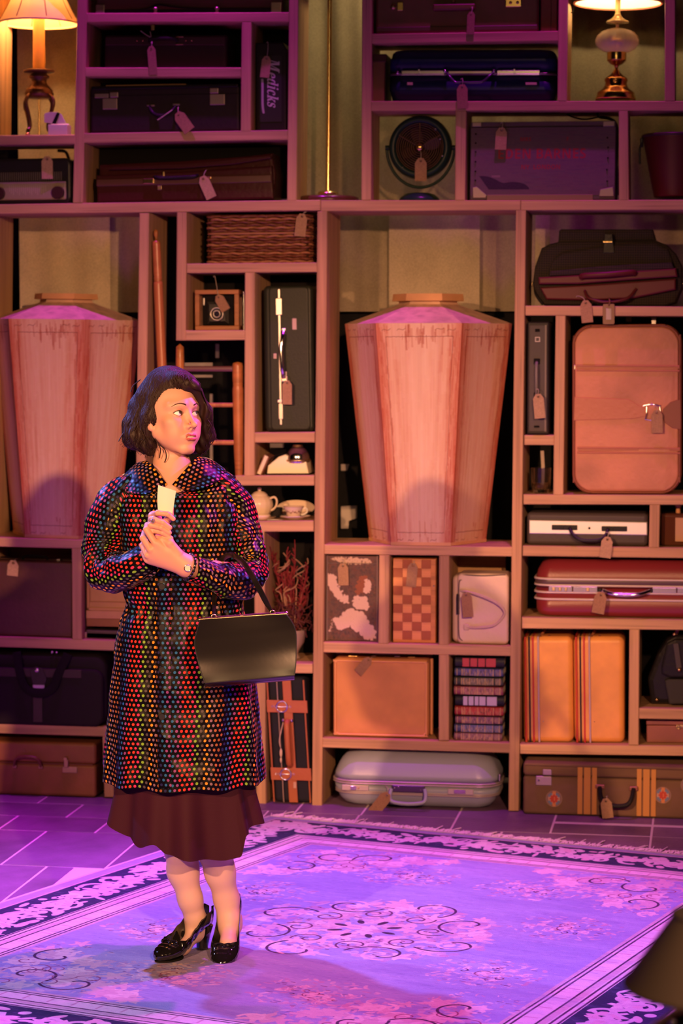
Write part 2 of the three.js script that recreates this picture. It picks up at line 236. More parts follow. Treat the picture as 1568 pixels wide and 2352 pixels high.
// pale stage drape behind the shelves, lit by the lamps
{
  const zc = -0.62, top = P(700, -160, zc).y, bot = P(700, 716, zc).y, x0 = P(45, 300, zc).x, x1 = P(1720, 300, zc).x, nx = 420, ny = 8, pos = [], uv = [], idx = [];
  for (let j = 0; j <= ny; j++) for (let i = 0; i <= nx; i++) {
    const x = lerp(x0, x1, i / nx), y = lerp(bot, top, j / ny), z = zc + 0.016 * Math.sin(x * 17 + 1.5 * Math.sin(x * 5.3)) + 0.008 * Math.sin(x * 53 + y * 0.8) + 0.012 * (noise3(x * 6, y * 0.6, 3) - 0.5);
    pos.push(x, y, z); uv.push(x, y);
    if (i < nx && j < ny) { const a = j * (nx + 1) + i; idx.push(a, a + 1, a + nx + 2, a, a + nx + 2, a + nx + 1); }
  }
  const g = new THREE.BufferGeometry(); g.setAttribute('position', new THREE.Float32BufferAttribute(pos, 3)); g.setAttribute('uv', new THREE.Float32BufferAttribute(uv, 2)); g.setIndex(idx); g.computeVertexNormals();
  const back = g.clone(); back.translate(0, 0, -0.004); back.setIndex(idx.slice().reverse()); back.computeVertexNormals();
  const drape = thing('stage_drape', 'pale olive cloth drape hanging behind the shelving', 'drape');
  part('cloth', [g, back], mat([0.40, 0.33, 0.22], 0.9, { map: T.cloth }), drape);
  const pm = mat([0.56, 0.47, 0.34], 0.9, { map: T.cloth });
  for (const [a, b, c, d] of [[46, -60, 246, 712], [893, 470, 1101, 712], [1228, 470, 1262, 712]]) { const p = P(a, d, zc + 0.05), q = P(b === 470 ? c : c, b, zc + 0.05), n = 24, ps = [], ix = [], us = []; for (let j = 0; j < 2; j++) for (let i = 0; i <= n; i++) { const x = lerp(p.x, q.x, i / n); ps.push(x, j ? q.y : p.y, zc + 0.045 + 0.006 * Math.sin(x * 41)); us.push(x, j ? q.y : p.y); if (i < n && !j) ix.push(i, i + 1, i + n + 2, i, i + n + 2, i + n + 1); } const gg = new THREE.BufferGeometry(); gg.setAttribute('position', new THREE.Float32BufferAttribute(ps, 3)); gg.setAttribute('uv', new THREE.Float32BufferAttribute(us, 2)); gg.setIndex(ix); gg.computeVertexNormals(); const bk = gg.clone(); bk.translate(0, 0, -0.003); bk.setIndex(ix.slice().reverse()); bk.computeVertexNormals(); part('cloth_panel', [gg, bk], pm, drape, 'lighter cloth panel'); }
  // black masking cloth below the drape
  const k = thing('masking_cloth', 'black masking cloth below the pale drape behind lower shelves', 'cloth'), a = P(-140, 1900, -0.7), b = P(1740, 714, -0.7), pts = [];
  for (let i = 0; i <= 120; i++) { const x = lerp(a.x, b.x, i / 120); pts.push([x, -0.7 + 0.014 * Math.sin(x * 23) + 0.01 * Math.sin(x * 9 + 1)]); }
  const sh = shape([...pts, ...pts.slice().reverse().map(([x, z]) => [x, z - 0.008])]), gk = ext(sh, b.y - 0.01, 0); gk.rotateX(Math.PI / 2); gk.scale(1, -1, 1); gk.translate(0, 0.005, 0);
  const ix = gk.index; const pa = gk.attributes.position.array, na = gk.attributes.normal; gk.computeVertexNormals(); part('cloth', gk, M.blackcloth, k);
  // scraps of white tape and paper stuck on the masking
  const scrap = (pts, z = -0.655) => { const s = ext(shape(pts.map(([x, y]) => { const v = P(x, y, z); return [v.x, v.y]; }).reverse()), 0.002); s.translate(0, 0, z); return s; };
  const paper = mat([0.42, 0.38, 0.33], 0.9);
  part('paper_scrap', scrap([[783, 1066], [802, 1066], [797, 1081], [783, 1081]]), paper, k); part('paper_scrap', scrap([[783, 1163], [820, 1161], [820, 1190], [801, 1196], [800, 1214], [783, 1214]]), paper, k);
  for (const q of [[424, 833, 488, 842], [424, 861, 488, 867], [495, 790, 503, 822], [482, 905, 489, 1060], [1437, 727, 1450, 739], [1320, 778, 1326, 786], [620, 1018, 652, 1028]]) part('tape_strip', scrap([[q[0], q[1]], [q[2], q[1]], [q[2], q[3]], [q[0], q[3]]]), paper, k);
}
// ---------------------------------------------------------------- builders shared by the things on the shelves
function slot(x0, y0, x1, y1, zf = -0.03) {
  const a = P(x0, (y0 + y1) / 2, zf), b = P(x1, (y0 + y1) / 2, zf), xm = (x0 + x1) / 2, bot = P(xm, y1, zf).y, top = P(xm, y0, zf).y;
  const pos = V((a.x + b.x) / 2, bot, zf);
  return { pos, w: b.x - a.x, h: top - bot, zf, L: (x, y) => { const p = P(x, y, zf); return [p.x - pos.x, p.y - pos.y]; }, X: (x) => P(x, (y0 + y1) / 2, zf).x - pos.x, Y: (y) => P(xm, y, zf).y - pos.y, s: (b.x - a.x) / (x1 - x0) };
}
const pbox = (it, x0, y0, x1, y1, z0, z1, r = 0.002, s = 2) => { const a = it.L(x0, y1), b = it.L(x1, y0); return rbx(a[0], a[1], z0, b[0], b[1], z1, r, s); };
const pext = (it, pts, z0, z1, bev = 0.0015) => { const g = ext(shape(pts.map(([x, y]) => it.L(x, y)).reverse()), z1 - z0, bev); g.translate(0, 0, z0); return g; };
const ptube = (it, pts, r, seg = 24, rad = 8) => tube(pts.map(([x, y, z]) => [...it.L(x, y), z]), r, seg, rad);
function ringPts(w, d, r, n = 10) { const s = rshape(w, d, r), p = s.getPoints(n); const q = p.map((v) => [v.x, v.y]); const o = []; for (const v of q) if (!o.length || Math.hypot(v[0] - o[o.length - 1][0], v[1] - o[o.length - 1][1]) > 1e-6) o.push(v); if (Math.hypot(o[0][0] - o[o.length - 1][0], o[0][1] - o[o.length - 1][1]) < 1e-6) o.pop(); return o; }
// hard shell lying flat: outline stacked over height, front face at z = 0
function shell(w, d, prof, rc) { return loft(prof.map(([y, i, r]) => ringPts(w - 2 * i, d - 2 * i, Math.max(0.006, r ?? rc - i * 0.4), 8).map(([x, z]) => V(x, y, -z - d / 2)).reverse()).map((r) => r.reverse()), { caps: [true, true] }); }
function fixOut(g) { // make normals point out of the shape's middle
  g.computeBoundingBox(); const c = g.boundingBox.getCenter(V(0, 0, 0)), p = g.attributes.position, n = g.attributes.normal; let s = 0; for (let i = 0; i < p.count; i += 7) s += (p.getX(i) - c.x) * n.getX(i) + (p.getY(i) - c.y) * n.getY(i) + (p.getZ(i) - c.z) * n.getZ(i);
  if (s < 0) { const ix = g.index; if (ix) { const a = ix.array; for (let i = 0; i < a.length; i += 3) { const t = a[i]; a[i] = a[i + 1]; a[i + 1] = t; } } g.computeVertexNormals(); } return g;
}
const shellOut = (...a) => fixOut(shell(...a));
function bands(it, t, xs, y, h, m, z = 0.003) { for (const [a, b] of xs) part('band', pbox(it, a, y, b, y + h, -0.004, z, 0.0015), m, t); }
// manila luggage tags on strings
const tagMats = [mat([0.44, 0.26, 0.145], 0.85, { map: T.cloth }), mat([0.50, 0.32, 0.20], 0.85, { map: T.cloth }), mat([0.36, 0.20, 0.11], 0.85, { map: T.cloth })];
function tag(label, top, bottom, wpx, z, anchor, az, k = 0) {
  const a = P(top[0], top[1], z), b = P(bottom[0], bottom[1], z), len = a.distanceTo(b), w = wpx * Math.abs(P(top[0] + 10, top[1], z).x - a.x) / 10, ang = Math.atan2(b.x - a.x, a.y - b.y);
  const t = thing('luggage_tag', label, 'tag', [a.x, a.y, z], 0, 'manila tags tied to the luggage');
  const s = shape([[-w / 2, -len], [w / 2, -len], [w / 2, -w * 0.42], [w * 0.22, 0], [-w * 0.22, 0], [-w / 2, -w * 0.42]]), h = new THREE.Path(); h.absarc(0, -w * 0.24, w * 0.075, 0, Math.PI * 2, true); s.holes.push(h);
  const c = ext(s, 0.0012, 0.0003, 1, 6); at(c, 0, 0, 0, rr(-0.04, 0.05), rr(-0.15, 0.15), ang); part('card', c, tagMats[(k + numTag++) % 3], t);
  const rg = at(new THREE.TorusGeometry(w * 0.11, w * 0.035, 6, 14), Math.sin(ang) * w * 0.24, -Math.cos(ang) * w * 0.24, 0.0012); part('eyelet', rg, tagMats[2], t);
  const e = anchor ? P(anchor[0], anchor[1], az ?? z) : V(a.x, a.y + 0.02, z), q = [e.x - a.x, e.y - a.y, (az ?? z) - z];
  part('string', tube([[Math.sin(ang) * w * 0.24, -Math.cos(ang) * w * 0.24, 0.001], [q[0] * 0.4 + 0.004, q[1] * 0.4 + 0.003, q[2] * 0.4 + 0.006], [q[0] + 0.002, q[1], q[2] + 0.002], [q[0] - 0.004, q[1] - 0.004, q[2] - 0.002]], 0.0011, 14, 5), M.string, t);
  return t;
}
let numTag = 0;
const screws = (it, pts, z, r, m, t) => pts.forEach(([x, y]) => { const [u, v] = it.L(x, y); part('rivet', at(sph(r, 8, 6), u, v, z), m, t); });
// ---------------------------------------------------------------- lower right unit
{ // soft carpet bag
  const it = slot(1222, 527, 1570, 703, -0.045), t = thing('carpet_bag', 'dark tweed travel bag with burgundy leather band on the top right shelf', 'travel bag', it.pos);
  const O = ([x, y]) => [1180 + x / 4.041, 480 + y / 4.041];
  const tweed = mat([0.17, 0.14, 0.115], 0.95, { map: canvasTex(128, 128, (c) => { c.fillStyle = '#777'; c.fillRect(0, 0, 128, 128); for (let i = 0; i < 32; i++) { c.fillStyle = i % 4 ? 'rgba(40,30,28,.5)' : 'rgba(200,160,120,.5)'; c.fillRect(i * 4, 0, 2, 128); c.fillRect(0, i * 4, 128, 2); } }, true, [14, 14]) });
  const burg = mat([0.10, 0.014, 0.018], 0.42, { phys: 1, specularIntensity: 0.5 });
  part('body', [pext(it, [[165, 700], [185, 540], [245, 365], [330, 325], [420, 300], [1310, 285], [1420, 330], [1500, 410], [1558, 520], [1562, 720], [1500, 860], [1400, 897], [270, 897], [195, 790]].map(O), -0.24, -0.02, 0.018)], tweed, t);
  part('top_flap', pext(it, [[392, 395], [405, 200], [425, 186], [1280, 180], [1312, 290], [900, 300]].map(O), -0.19, -0.035, 0.012), tweed, t);
  part('front_pocket', pext(it, [[310, 640], [320, 560], [360, 470], [440, 405], [900, 330], [1300, 305], [1420, 360], [1470, 470], [1480, 560], [900, 600]].map(O), -0.05, -0.008, 0.01), tweed, t);
  part('ledge', pext(it, [[330, 625], [335, 585], [700, 545], [1000, 520], [1460, 490], [1480, 545], [1000, 590]].map(O), -0.03, 0.008, 0.004), tweed, t);
  part('leather_band', [pext(it, [[230, 705], [225, 640], [600, 615], [1000, 580], [1500, 545], [1515, 625], [1000, 665], [600, 700]].map(O), -0.03, 0.01, 0.006), pext(it, [[300, 845], [240, 735], [700, 705], [1500, 640], [1500, 745], [1100, 830], [700, 850]].map(O), -0.03, 0.006, 0.006)], burg, t, 'burgundy leather band');
  part('handle', ptube(it, [[...O([630, 640]), 0.01], [...O([650, 625]), 0.035], [...O([880, 610]), 0.05], [...O([1090, 590]), 0.035], [...O([1120, 600]), 0.01]], 0.011), burg, t);
  part('handle', ptube(it, [[...O([655, 760]), 0.008], [...O([700, 830]), 0.03], [...O([870, 868]), 0.04], [...O([1050, 830]), 0.03], [...O([1135, 740]), 0.008]], 0.0055), burg, t);
  part('buckle_strap', pext(it, [[835, 230], [905, 230], [930, 410], [820, 410]].map(O), -0.04, -0.002, 0.002), M.blackleather, t); part('buckle', pbox(it, ...O([822, 298]), ...O([908, 314]), -0.003, 0.004, 0.001), M.brass, t);
  part('ring', [at(new THREE.TorusGeometry(0.009, 0.0018, 6, 16), ...it.L(...O([173, 700])), -0.06), at(new THREE.TorusGeometry(0.009, 0.0018, 6, 16), ...it.L(...O([1558, 665])), -0.04)], M.brass, t);
  part('side_strap', ptube(it, [[...O([180, 710]), -0.06], [...O([200, 800]), -0.03], [...O([265, 890]), -0.02]], 0.006), M.blackleather, t);
  tag('manila tag hanging below the tweed bag onto the shelf edge', [1344, 690], [1349, 741], 26, 0.008, [1325, 680], -0.03);
  // brown leather name tag on a loop
  const q = slot(1384, 698, 1411, 745, 0.006), g = thing('leather_name_tag', 'brown leather name tag with clear window hanging over the tan suitcase', 'tag', V(q.pos.x, q.pos.y, 0.006));
  const lm = mat([0.2, 0.085, 0.04], 0.4); part('tag_body', ext(rshape(q.w, q.h, 0.006, 0, q.h / 2), 0.005, 0.001), lm, g); part('window', at(rbox(q.w * 0.45, q.h * 0.55, 0.002, 0.001), 0, q.h * 0.5, 0.0055), mat([0.5, 0.42, 0.34], 0.2), g); part('loop', tube([[0, q.h * 0.9, 0.005], [0.004, q.h * 1.12, 0.012], [0, q.h * 1.25, -0.012], [-0.003, q.h * 1.3, -0.03]], 0.003, 12, 6), lm, g);
}
{ // slim dark briefcase on end
  const it = slot(1209, 733, 1262, 993, -0.035), t = thing('briefcase', 'slim dark grey briefcase standing on end beside the tan suitcase', 'briefcase', it.pos);
  const g = mat([0.075, 0.062, 0.066], 0.5, { bump: T.leather, bumpScale: 0.0006 }), dk = mat([0.02, 0.016, 0.022], 0.45);
  part('body', pbox(it, 1209, 733, 1262, 993, -0.26, 0, 0.008), dk, t); part('front_panel', pbox(it, 1214, 741, 1257, 986, -0.01, 0.004, 0.003), g, t);
  part('edge_strip', pbox(it, 1250, 741, 1256, 986, 0.002, 0.0065, 0.001), mat([0.13, 0.10, 0.10], 0.45), t); part('edge_strip', pbox(it, 1214, 741, 1217, 986, 0.002, 0.0065, 0.001), g, t);
  part('latch', pbox(it, 1229, 750, 1240, 757, 0, 0.006), M.black, t); part('latch', pbox(it, 1226, 972, 1239, 977, 0, 0.006), M.black, t);
  const e = mat([0.55, 0.48, 0.5], 0.4); part('emblem', [pbox(it, 1229, 768.5, 1240.5, 770.5, 0.003, 0.006, 0.0005), pbox(it, 1229, 778, 1240.5, 780, 0.003, 0.006, 0.0005), pbox(it, 1229, 768.5, 1231, 780, 0.003, 0.006, 0.0005), pbox(it, 1238.5, 768.5, 1240.5, 780, 0.003, 0.006, 0.0005)], e, t, 'small pale square emblem');
  part('handle', ptube(it, [[1233, 826, 0.004], [1233, 834, 0.022], [1233, 865, 0.028], [1233, 893, 0.022], [1233, 903, 0.004]], 0.0065), mat([0.16, 0.14, 0.14], 0.45), t); part('handle_mount', [pbox(it, 1226, 818, 1240, 832, 0, 0.012, 0.003), pbox(it, 1226, 896, 1240, 906, 0, 0.012, 0.003)], M.black, t);
  tag('manila tag hanging from the handle of the slim upright briefcase', [1235, 905], [1240, 961], 25, 0.012, [1233, 893], 0.0);
}
{ // glass tumbler
  const it = slot(1219, 1076, 1266, 1133, -0.1), t = thing('glass_tumbler', 'cut glass tumbler standing in the small bay under the briefcase', 'glass', V(it.pos.x, P(1242, 1131, -0.02).y + 0.001, -0.1)), R = it.w / 2, H = it.h;
  const pr = [[0.001, 0], [R * 0.72, 0], [R * 0.86, H * 0.06], [R * 0.98, H * 0.4], [R, H], [R * 0.93, H], [R * 0.88, H * 0.45], [R * 0.72, H * 0.16], [0.001, H * 0.14]], g = lathe(pr, 48), p = g.attributes.position;
  for (let i = 0; i < p.count; i++) { const a = Math.atan2(p.getZ(i), p.getX(i)), y = p.getY(i), r = Math.hypot(p.getX(i), p.getZ(i)); if (r > R * 0.7 && y < H * 0.7 && y > 0.001) { const k = 1 - 0.05 * Math.abs(Math.sin(a * 9 + y * 120)); p.setX(i, p.getX(i) * k); p.setZ(i, p.getZ(i) * k); } } g.computeVertexNormals();
  part('bowl', g, mat([1, 1, 1], 0.02, { phys: 1, transmission: 1, thickness: 0.01, ior: 1.5 }), t);
  const c = thing('paper_slip', 'narrow paper slip propped behind the glass tumbler', 'paper', V(P(1247, 1090, -0.16).x, t.position.y, -0.16)); part('slip', at(rbox(0.013, P(0, 1026, -0.16).y - t.position.y, 0.0015, 0.0005), 0, (P(0, 1026, -0.16).y - t.position.y) / 2, 0, 0, 0, 0.06), mat([0.4, 0.33, 0.27], 0.9), c);
}
{ // tan soft-sided suitcase
  const it = slot(1315, 745, 1566, 1135, -0.03), t = thing('soft_suitcase', 'large tan soft-sided suitcase standing upright with buckled strap and two zips', 'suitcase', it.pos);
  const tan = mat([0.58, 0.235, 0.135], 0.55, { bump: T.leather, bumpScale: 0.0012, map: T.worn }), tan2 = mat([0.40, 0.13, 0.075], 0.5, { bump: T.leather, bumpScale: 0.001 }), dk = mat([0.22, 0.06, 0.035], 0.5);
  const c = it.h / 2, body = ext(rshape(it.w, it.h, 0.075, 0, c), 0.2, 0.012, 3, 14); body.translate(0, 0, -0.2); part('body', body, tan2, t);
  const f = ext(rshape(it.w - 0.022, it.h - 0.022, 0.066, 0, c), 0.012, 0.006, 3, 14); f.translate(0, 0, -0.004); { const p = f.attributes.position; for (let i = 0; i < p.count; i++) if (p.getZ(i) > 0.004) p.setZ(i, p.getZ(i) + 0.006 * (noise3(p.getX(i) * 20, p.getY(i) * 16, 1) - 0.5)); f.computeVertexNormals(); } part('front_panel', f, tan, t);
  const pi = curve(rshape(it.w - 0.012, it.h - 0.012, 0.07, 0, c).getPoints(12).map((p) => V(p.x, p.y, 0.001)), true); part('piping', new THREE.TubeGeometry(pi, 120, 0.004, 6, true), dk, t);
  for (const [ya, yb] of [[841, 847], [1030, 1035]]) part('zip', [pext(it, [[1326, ya - 5], [1563, ya - 1], [1563, ya + 3], [1326, ya]], 0.0, 0.012, 0.002), pext(it, [[1326, ya + 6], [1563, ya + 10], [1563, ya + 14], [1326, ya + 11]], 0.0, 0.012, 0.002), pext(it, [[1325, ya - 1], [1563, ya + 2], [1563, ya + 7], [1325, ya + 6]], 0.0, 0.009, 0.002)], tan2, t);
  part('strap', pext(it, [[1321, 911], [1445, 917], [1470, 932], [1488, 937], [1488, 956], [1455, 962], [1319, 965]], 0.004, 0.012, 0.002), mat([0.46, 0.165, 0.09], 0.5, { bump: T.leather, bumpScale: 0.001 }), t); part('strap_end', pext(it, [[1524, 940], [1540, 925], [1556, 919], [1565, 919], [1565, 988], [1545, 984], [1528, 972], [1520, 955]], 0.004, 0.013, 0.002), dk, t);
  part('buckle', [ptube(it, [[1478, 932, 0.014], [1500, 929, 0.018], [1518, 933, 0.014]], 0.003), ptube(it, [[1486, 934, 0.014], [1486, 950, 0.016], [1484, 962, 0.014]], 0.0025), ptube(it, [[1482, 963, 0.013], [1500, 966, 0.015], [1516, 962, 0.013]], 0.0025), ptube(it, [[1516, 934, 0.014], [1518, 948, 0.016], [1516, 962, 0.014]], 0.0025)], M.chrome, t);
  part('foot', [pbox(it, 1320, 838, 1325, 848, -0.01, 0.004), pbox(it, 1497, 728, 1508, 745, -0.1, -0.09)], M.steel, t);
  tag('manila tag hanging from the strap buckle of the tan suitcase', [1508, 942], [1509, 995], 26, 0.0, [1504, 933], -0.008, 1);
}
{ // attaché case with silver band
  const it = slot(1209, 1178, 1487, 1253, -0.03), t = thing('attache_case', 'flat grey attaché case with a wide silver band and black handle', 'briefcase', it.pos);
  const g = mat([0.07, 0.055, 0.055], 0.45, { bump: T.leather, bumpScale: 0.0006 });
  part('body', at(rbox(it.w, it.h, 0.26, 0.016, 4), 0, it.h / 2, -0.135), g, t);
  part('silver_band', pext(it, [[1215, 1194], [1486, 1199], [1486, 1229], [1215, 1225]], -0.2, 0.004, 0.003), mat([0.72, 0.70, 0.70], 0.38, { metalness: 0.6 }), t);
  for (const [a, b, y] of [[1267, 1326, 1211], [1381, 1440, 1214]]) part('latch', [pbox(it, a, y - 5.5, b, y + 5.5, 0.002, 0.009, 0.003), pbox(it, a + 20, y - 4, a + 27, y + 4, 0.008, 0.012, 0.001)], M.blackplastic, t);
  part('lock', at(cyl(0.0045, 0.0045, 0.006, 14), ...it.L(1353, 1212.5), 0.004, Math.PI / 2), M.black, t);
  part('handle', ptube(it, [[1308, 1212, 0.008], [1316, 1226, 0.03], [1330, 1236, 0.045], [1355, 1239, 0.05], [1378, 1237, 0.045], [1391, 1228, 0.03], [1396, 1214, 0.008]], 0.0065, 30), M.blackplastic, t);
  tag('manila tag hanging from the handle of the silver banded attaché', [1395, 1233], [1389, 1281], 26, 0.016, [1393, 1222], 0.0, 1);
}
{ // square jar
  const it = slot(1517, 1182, 1600, 1257, -0.06), t = thing('jar', 'brown square glass jar with cork stopper and blank tan label', 'jar', V(it.pos.x, P(1540, 1257.5, 0).y + 0.001, -0.06));
  part('body', at(rbox(it.w, it.h, 0.12, 0.012, 4), 0, it.h / 2, -0.06), mat([0.09, 0.03, 0.015], 0.12), t); part('label', pbox(it, 1550, 1192, 1590, 1246, -0.001, 0.002, 0.0008), mat([0.5, 0.3, 0.18], 0.85), t);
  part('stopper', [at(cyl(0.013, 0.009, 0.012, 14), it.X(1556), it.h + 0.022, -0.05), at(cyl(0.008, 0.009, 0.02, 14), it.X(1556), it.h + 0.008, -0.05)], mat([0.6, 0.3, 0.14], 0.7), t);
}
{ // burgundy hard suitcase with white piping
  const it = slot(1226, 1287, 1646, 1419, -0.02), t = thing('hard_suitcase', 'burgundy hard-shell suitcase with four white trim lines and chrome latches', 'suitcase', V(it.pos.x, P(1400, 1420.5, 0).y + 0.001, -0.02)), w = it.w, h = it.h, d = 0.27, m = mat([0.20, 0.022, 0.028], 0.32, { bump: T.grain, bumpScale: 0.0004 });
  const Y = (f) => h * f; part('lid', shellOut(w, d, [[Y(0.5), 0.004], [Y(0.7), 0.005], [Y(0.82), 0.012], [Y(0.93), 0.026], [Y(0.985), 0.05], [Y(1.0), 0.075]], 0.06), m, t); part('base', shellOut(w, d, [[0, 0.03], [Y(0.03), 0.014], [Y(0.12), 0.006], [Y(0.5), 0.004]], 0.06), m, t);
  const trim = mat([0.62, 0.5, 0.5], 0.4), band = mat([0.09, 0.05, 0.05], 0.4);
  for (const f of [0.665, 0.555, 0.43, 0.31]) part('trim_line', shellOut(w, d, [[Y(f) - 0.004, 0.003], [Y(f) - 0.003, -0.003], [Y(f) + 0.003, -0.003], [Y(f) + 0.004, 0.003]], 0.063), trim, t); part('dark_band', shellOut(w, d, [[Y(0.57), 0.004], [Y(0.572), 0], [Y(0.655), 0], [Y(0.66), 0.004]], 0.062), band, t);
  const ym = Y(0.49), x = (p) => it.X(p), lm = mat([0.62, 0.58, 0.62], 0.25, { metalness: 0.8 });
  for (const [a, b] of [[1260, 1314], [1316, 1372], [1498, 1553], [1555, 1580]]) part('latch', rbx(x(a), ym - 0.011, -0.004, x(b), ym + 0.011, 0.005, 0.002), lm, t);
  part('latch_button', [[1268, 1275], [1283, 1289], [1297, 1302], [1346, 1353]].map(([a, b]) => rbx(x(a), ym - 0.007, 0.003, x(b), ym + 0.007, 0.009, 0.002)), M.dullbrass, t);
  part('handle_mount', [rbx(x(1373), ym - 0.008, 0, x(1382), ym + 0.006, 0.012), rbx(x(1490), ym - 0.008, 0, x(1499), ym + 0.006, 0.012)], M.blackplastic, t);
  part('handle', tube([[x(1384), ym - 0.002, 0.008], [x(1405), ym - 0.012, 0.03], [x(1437), ym - 0.016, 0.036], [x(1470), ym - 0.012, 0.03], [x(1492), ym - 0.002, 0.008]], 0.008, 24, 8), M.chrome, t);
  tag('manila tag hanging in front of the burgundy suitcase handle', [1381, 1360], [1372, 1409], 29, 0.012, [1384, 1352], -0.01, 1);
}
for (const [i, [x0, x1, y0, y1]] of [[1203, 1318, 1459, 1702], [1320, 1436, 1460, 1704]].entries()) { // two yellow striped cases
  const it = slot(x0, y0, x1, y1, -0.04), t = thing('striped_case', i ? 'right-hand yellow suitcase with red and black stripes, beside the wooden divider' : 'left-hand yellow suitcase with red and black stripes, against the tall post', 'suitcase', V(it.pos.x, P((x0 + x1) / 2, 1712 - (1 - i) * 1, 0).y + 0.001, -0.04), i ? 0.02 : 0.0, 'matching yellow striped suitcases');
  const w = it.w, h = it.h, ye = mat([0.78, 0.36, 0.09], 0.33, { bump: T.leather, bumpScale: 0.0005, map: T.worn }), g = new RoundedBoxGeometry(w, h, 0.24, 5, 0.024); { const p = g.attributes.position; if (i) for (let k = 0; k < p.count; k++) if (p.getX(k) > w * 0.3) p.setX(k, p.getX(k) + 0.006 * Math.sin(p.getY(k) * 16)); g.computeVertexNormals(); }
  part('body', at(boxUV(g), 0, h / 2, -0.12), ye, t);
  const X = (f) => -w / 2 + w * f, st = [[0.035, 0.075, [0.5, 0.05, 0.02], 'red'], [0.115, 0.15, [0.02, 0.02, 0.03], 'black'], [0.19, 0.225, [0.5, 0.03, 0.04], 'red']];
  for (const [a, b, c, nm] of st) { const cv = [X((a + b) / 2)], q = curve(rshape(0.238, h - 0.002, 0.026, -0.12, h / 2).getPoints(10).map((v) => V(0, v.y, v.x)), true); const tg = new THREE.TubeGeometry(q, 90, w * (b - a) * 0.62, 6, true); tg.scale(1, 1, 1); tg.translate(cv[0], 0, 0); part('stripe', tg, mat(c, 0.4), t, nm + ' stripe'); }
  { const q = curve(rshape(0.241, h, 0.026, -0.12, h / 2).getPoints(10).map((v) => V(0, v.y, v.x)), true), tg = new THREE.TubeGeometry(q, 90, w * 0.022, 6, true); tg.translate(X(0.315), 0, 0); part('metal_rim', tg, mat([0.62, 0.5, 0.5], 0.3, { metalness: 0.5 }), t); }
  part('handle', tube([[X(0.36), h, -0.05], [X(0.4), h + 0.01, -0.07], [X(0.4), h + 0.012, -0.15], [X(0.36), h, -0.18]], 0.006, 16, 6), mat([0.25, 0.09, 0.04], 0.4), t); part('latch', [at(sph(0.006, 8, 6), X(0.36), h - 0.004, -0.02), at(sph(0.006, 8, 6), X(0.52), h - 0.002, -0.03)], M.chrome, t); part('stud', at(sph(0.0025, 8, 6), X(0.4), h * 0.2, 0), M.chrome, t);
}
{ // black handbag in the right-hand bay
  const it = slot(1487, 1452, 1640, 1628, -0.05), t = thing('handbag', 'black leather handbag with brass studded handle beside the yellow cases', 'handbag', V(it.pos.x, P(1520, 1629, 0).y + 0.001, -0.05)), O = ([x, y]) => [1180 + x / 4.041, 1430 + y / 4.041];
  part('body', pext(it, [[1240, 560], [1330, 330], [1420, 190], [1500, 150], [1680, 150], [1760, 200], [1840, 330], [1900, 560], [1880, 790], [1270, 790]].map(O), -0.2, -0.03, 0.02), M.blackleather, t);
  part('flap', pext(it, [[1375, 500], [1370, 440], [1420, 220], [1500, 180], [1680, 180], [1760, 220], [1810, 440], [1800, 500], [1720, 535], [1450, 535]].map(O), -0.04, -0.004, 0.008), M.blackleather, t);
  part('front_panel', pext(it, [[1400, 560], [1430, 545], [1760, 545], [1790, 560], [1820, 780], [1440, 780]].map(O), -0.04, 0, 0.006), mat([0.03, 0.028, 0.03], 0.4, { bump: T.weave, bumpScale: 0.001 }), t);
  part('strap', pext(it, [[1480, 215], [1530, 210], [1560, 440], [1510, 450]].map(O), -0.01, 0.006, 0.002), mat([0.06, 0.05, 0.05], 0.35), t); part('stud', [at(sph(0.008, 12, 8), ...it.L(...O([1535, 455])), 0.006), at(sph(0.007, 12, 8), ...it.L(...O([1490, 138])), -0.03), at(sph(0.006, 12, 8), ...it.L(...O([1325, 740])), -0.02)], M.brass, t);
  part('handle', ptube(it, [[...O([1500, 150]), -0.06], [...O([1540, 80]), -0.05], [...O([1600, 60]), -0.05], [...O([1660, 90]), -0.05], [...O([1690, 160]), -0.06]], 0.008), mat([0.25, 0.1, 0.05], 0.4), t);
}
{ // small reddish box
  const it = slot(1485, 1653, 1660, 1705, -0.06), t = thing('wooden_box', 'small reddish wooden box with clasp under the black handbag', 'box', V(it.pos.x, P(1540, 1712.5, 0).y + 0.001, -0.06)), m = mat([0.28, 0.09, 0.07], 0.5, { map: T.worn });
  part('base', rbx(-it.w / 2, 0, -0.2, it.w / 2, it.h * 0.76, 0, 0.004), m, t); part('lid', rbx(-it.w / 2 - 0.001, it.h * 0.78, -0.2, it.w / 2, it.h, 0.002, 0.004), m, t); part('clasp', [rbx(it.X(1553), it.h * 0.68, 0, it.X(1575), it.h * 0.8, 0.004), at(new THREE.TorusGeometry(0.007, 0.002, 6, 14), it.X(1558), it.h * 0.7, 0.006)], M.dullbrass, t);
}
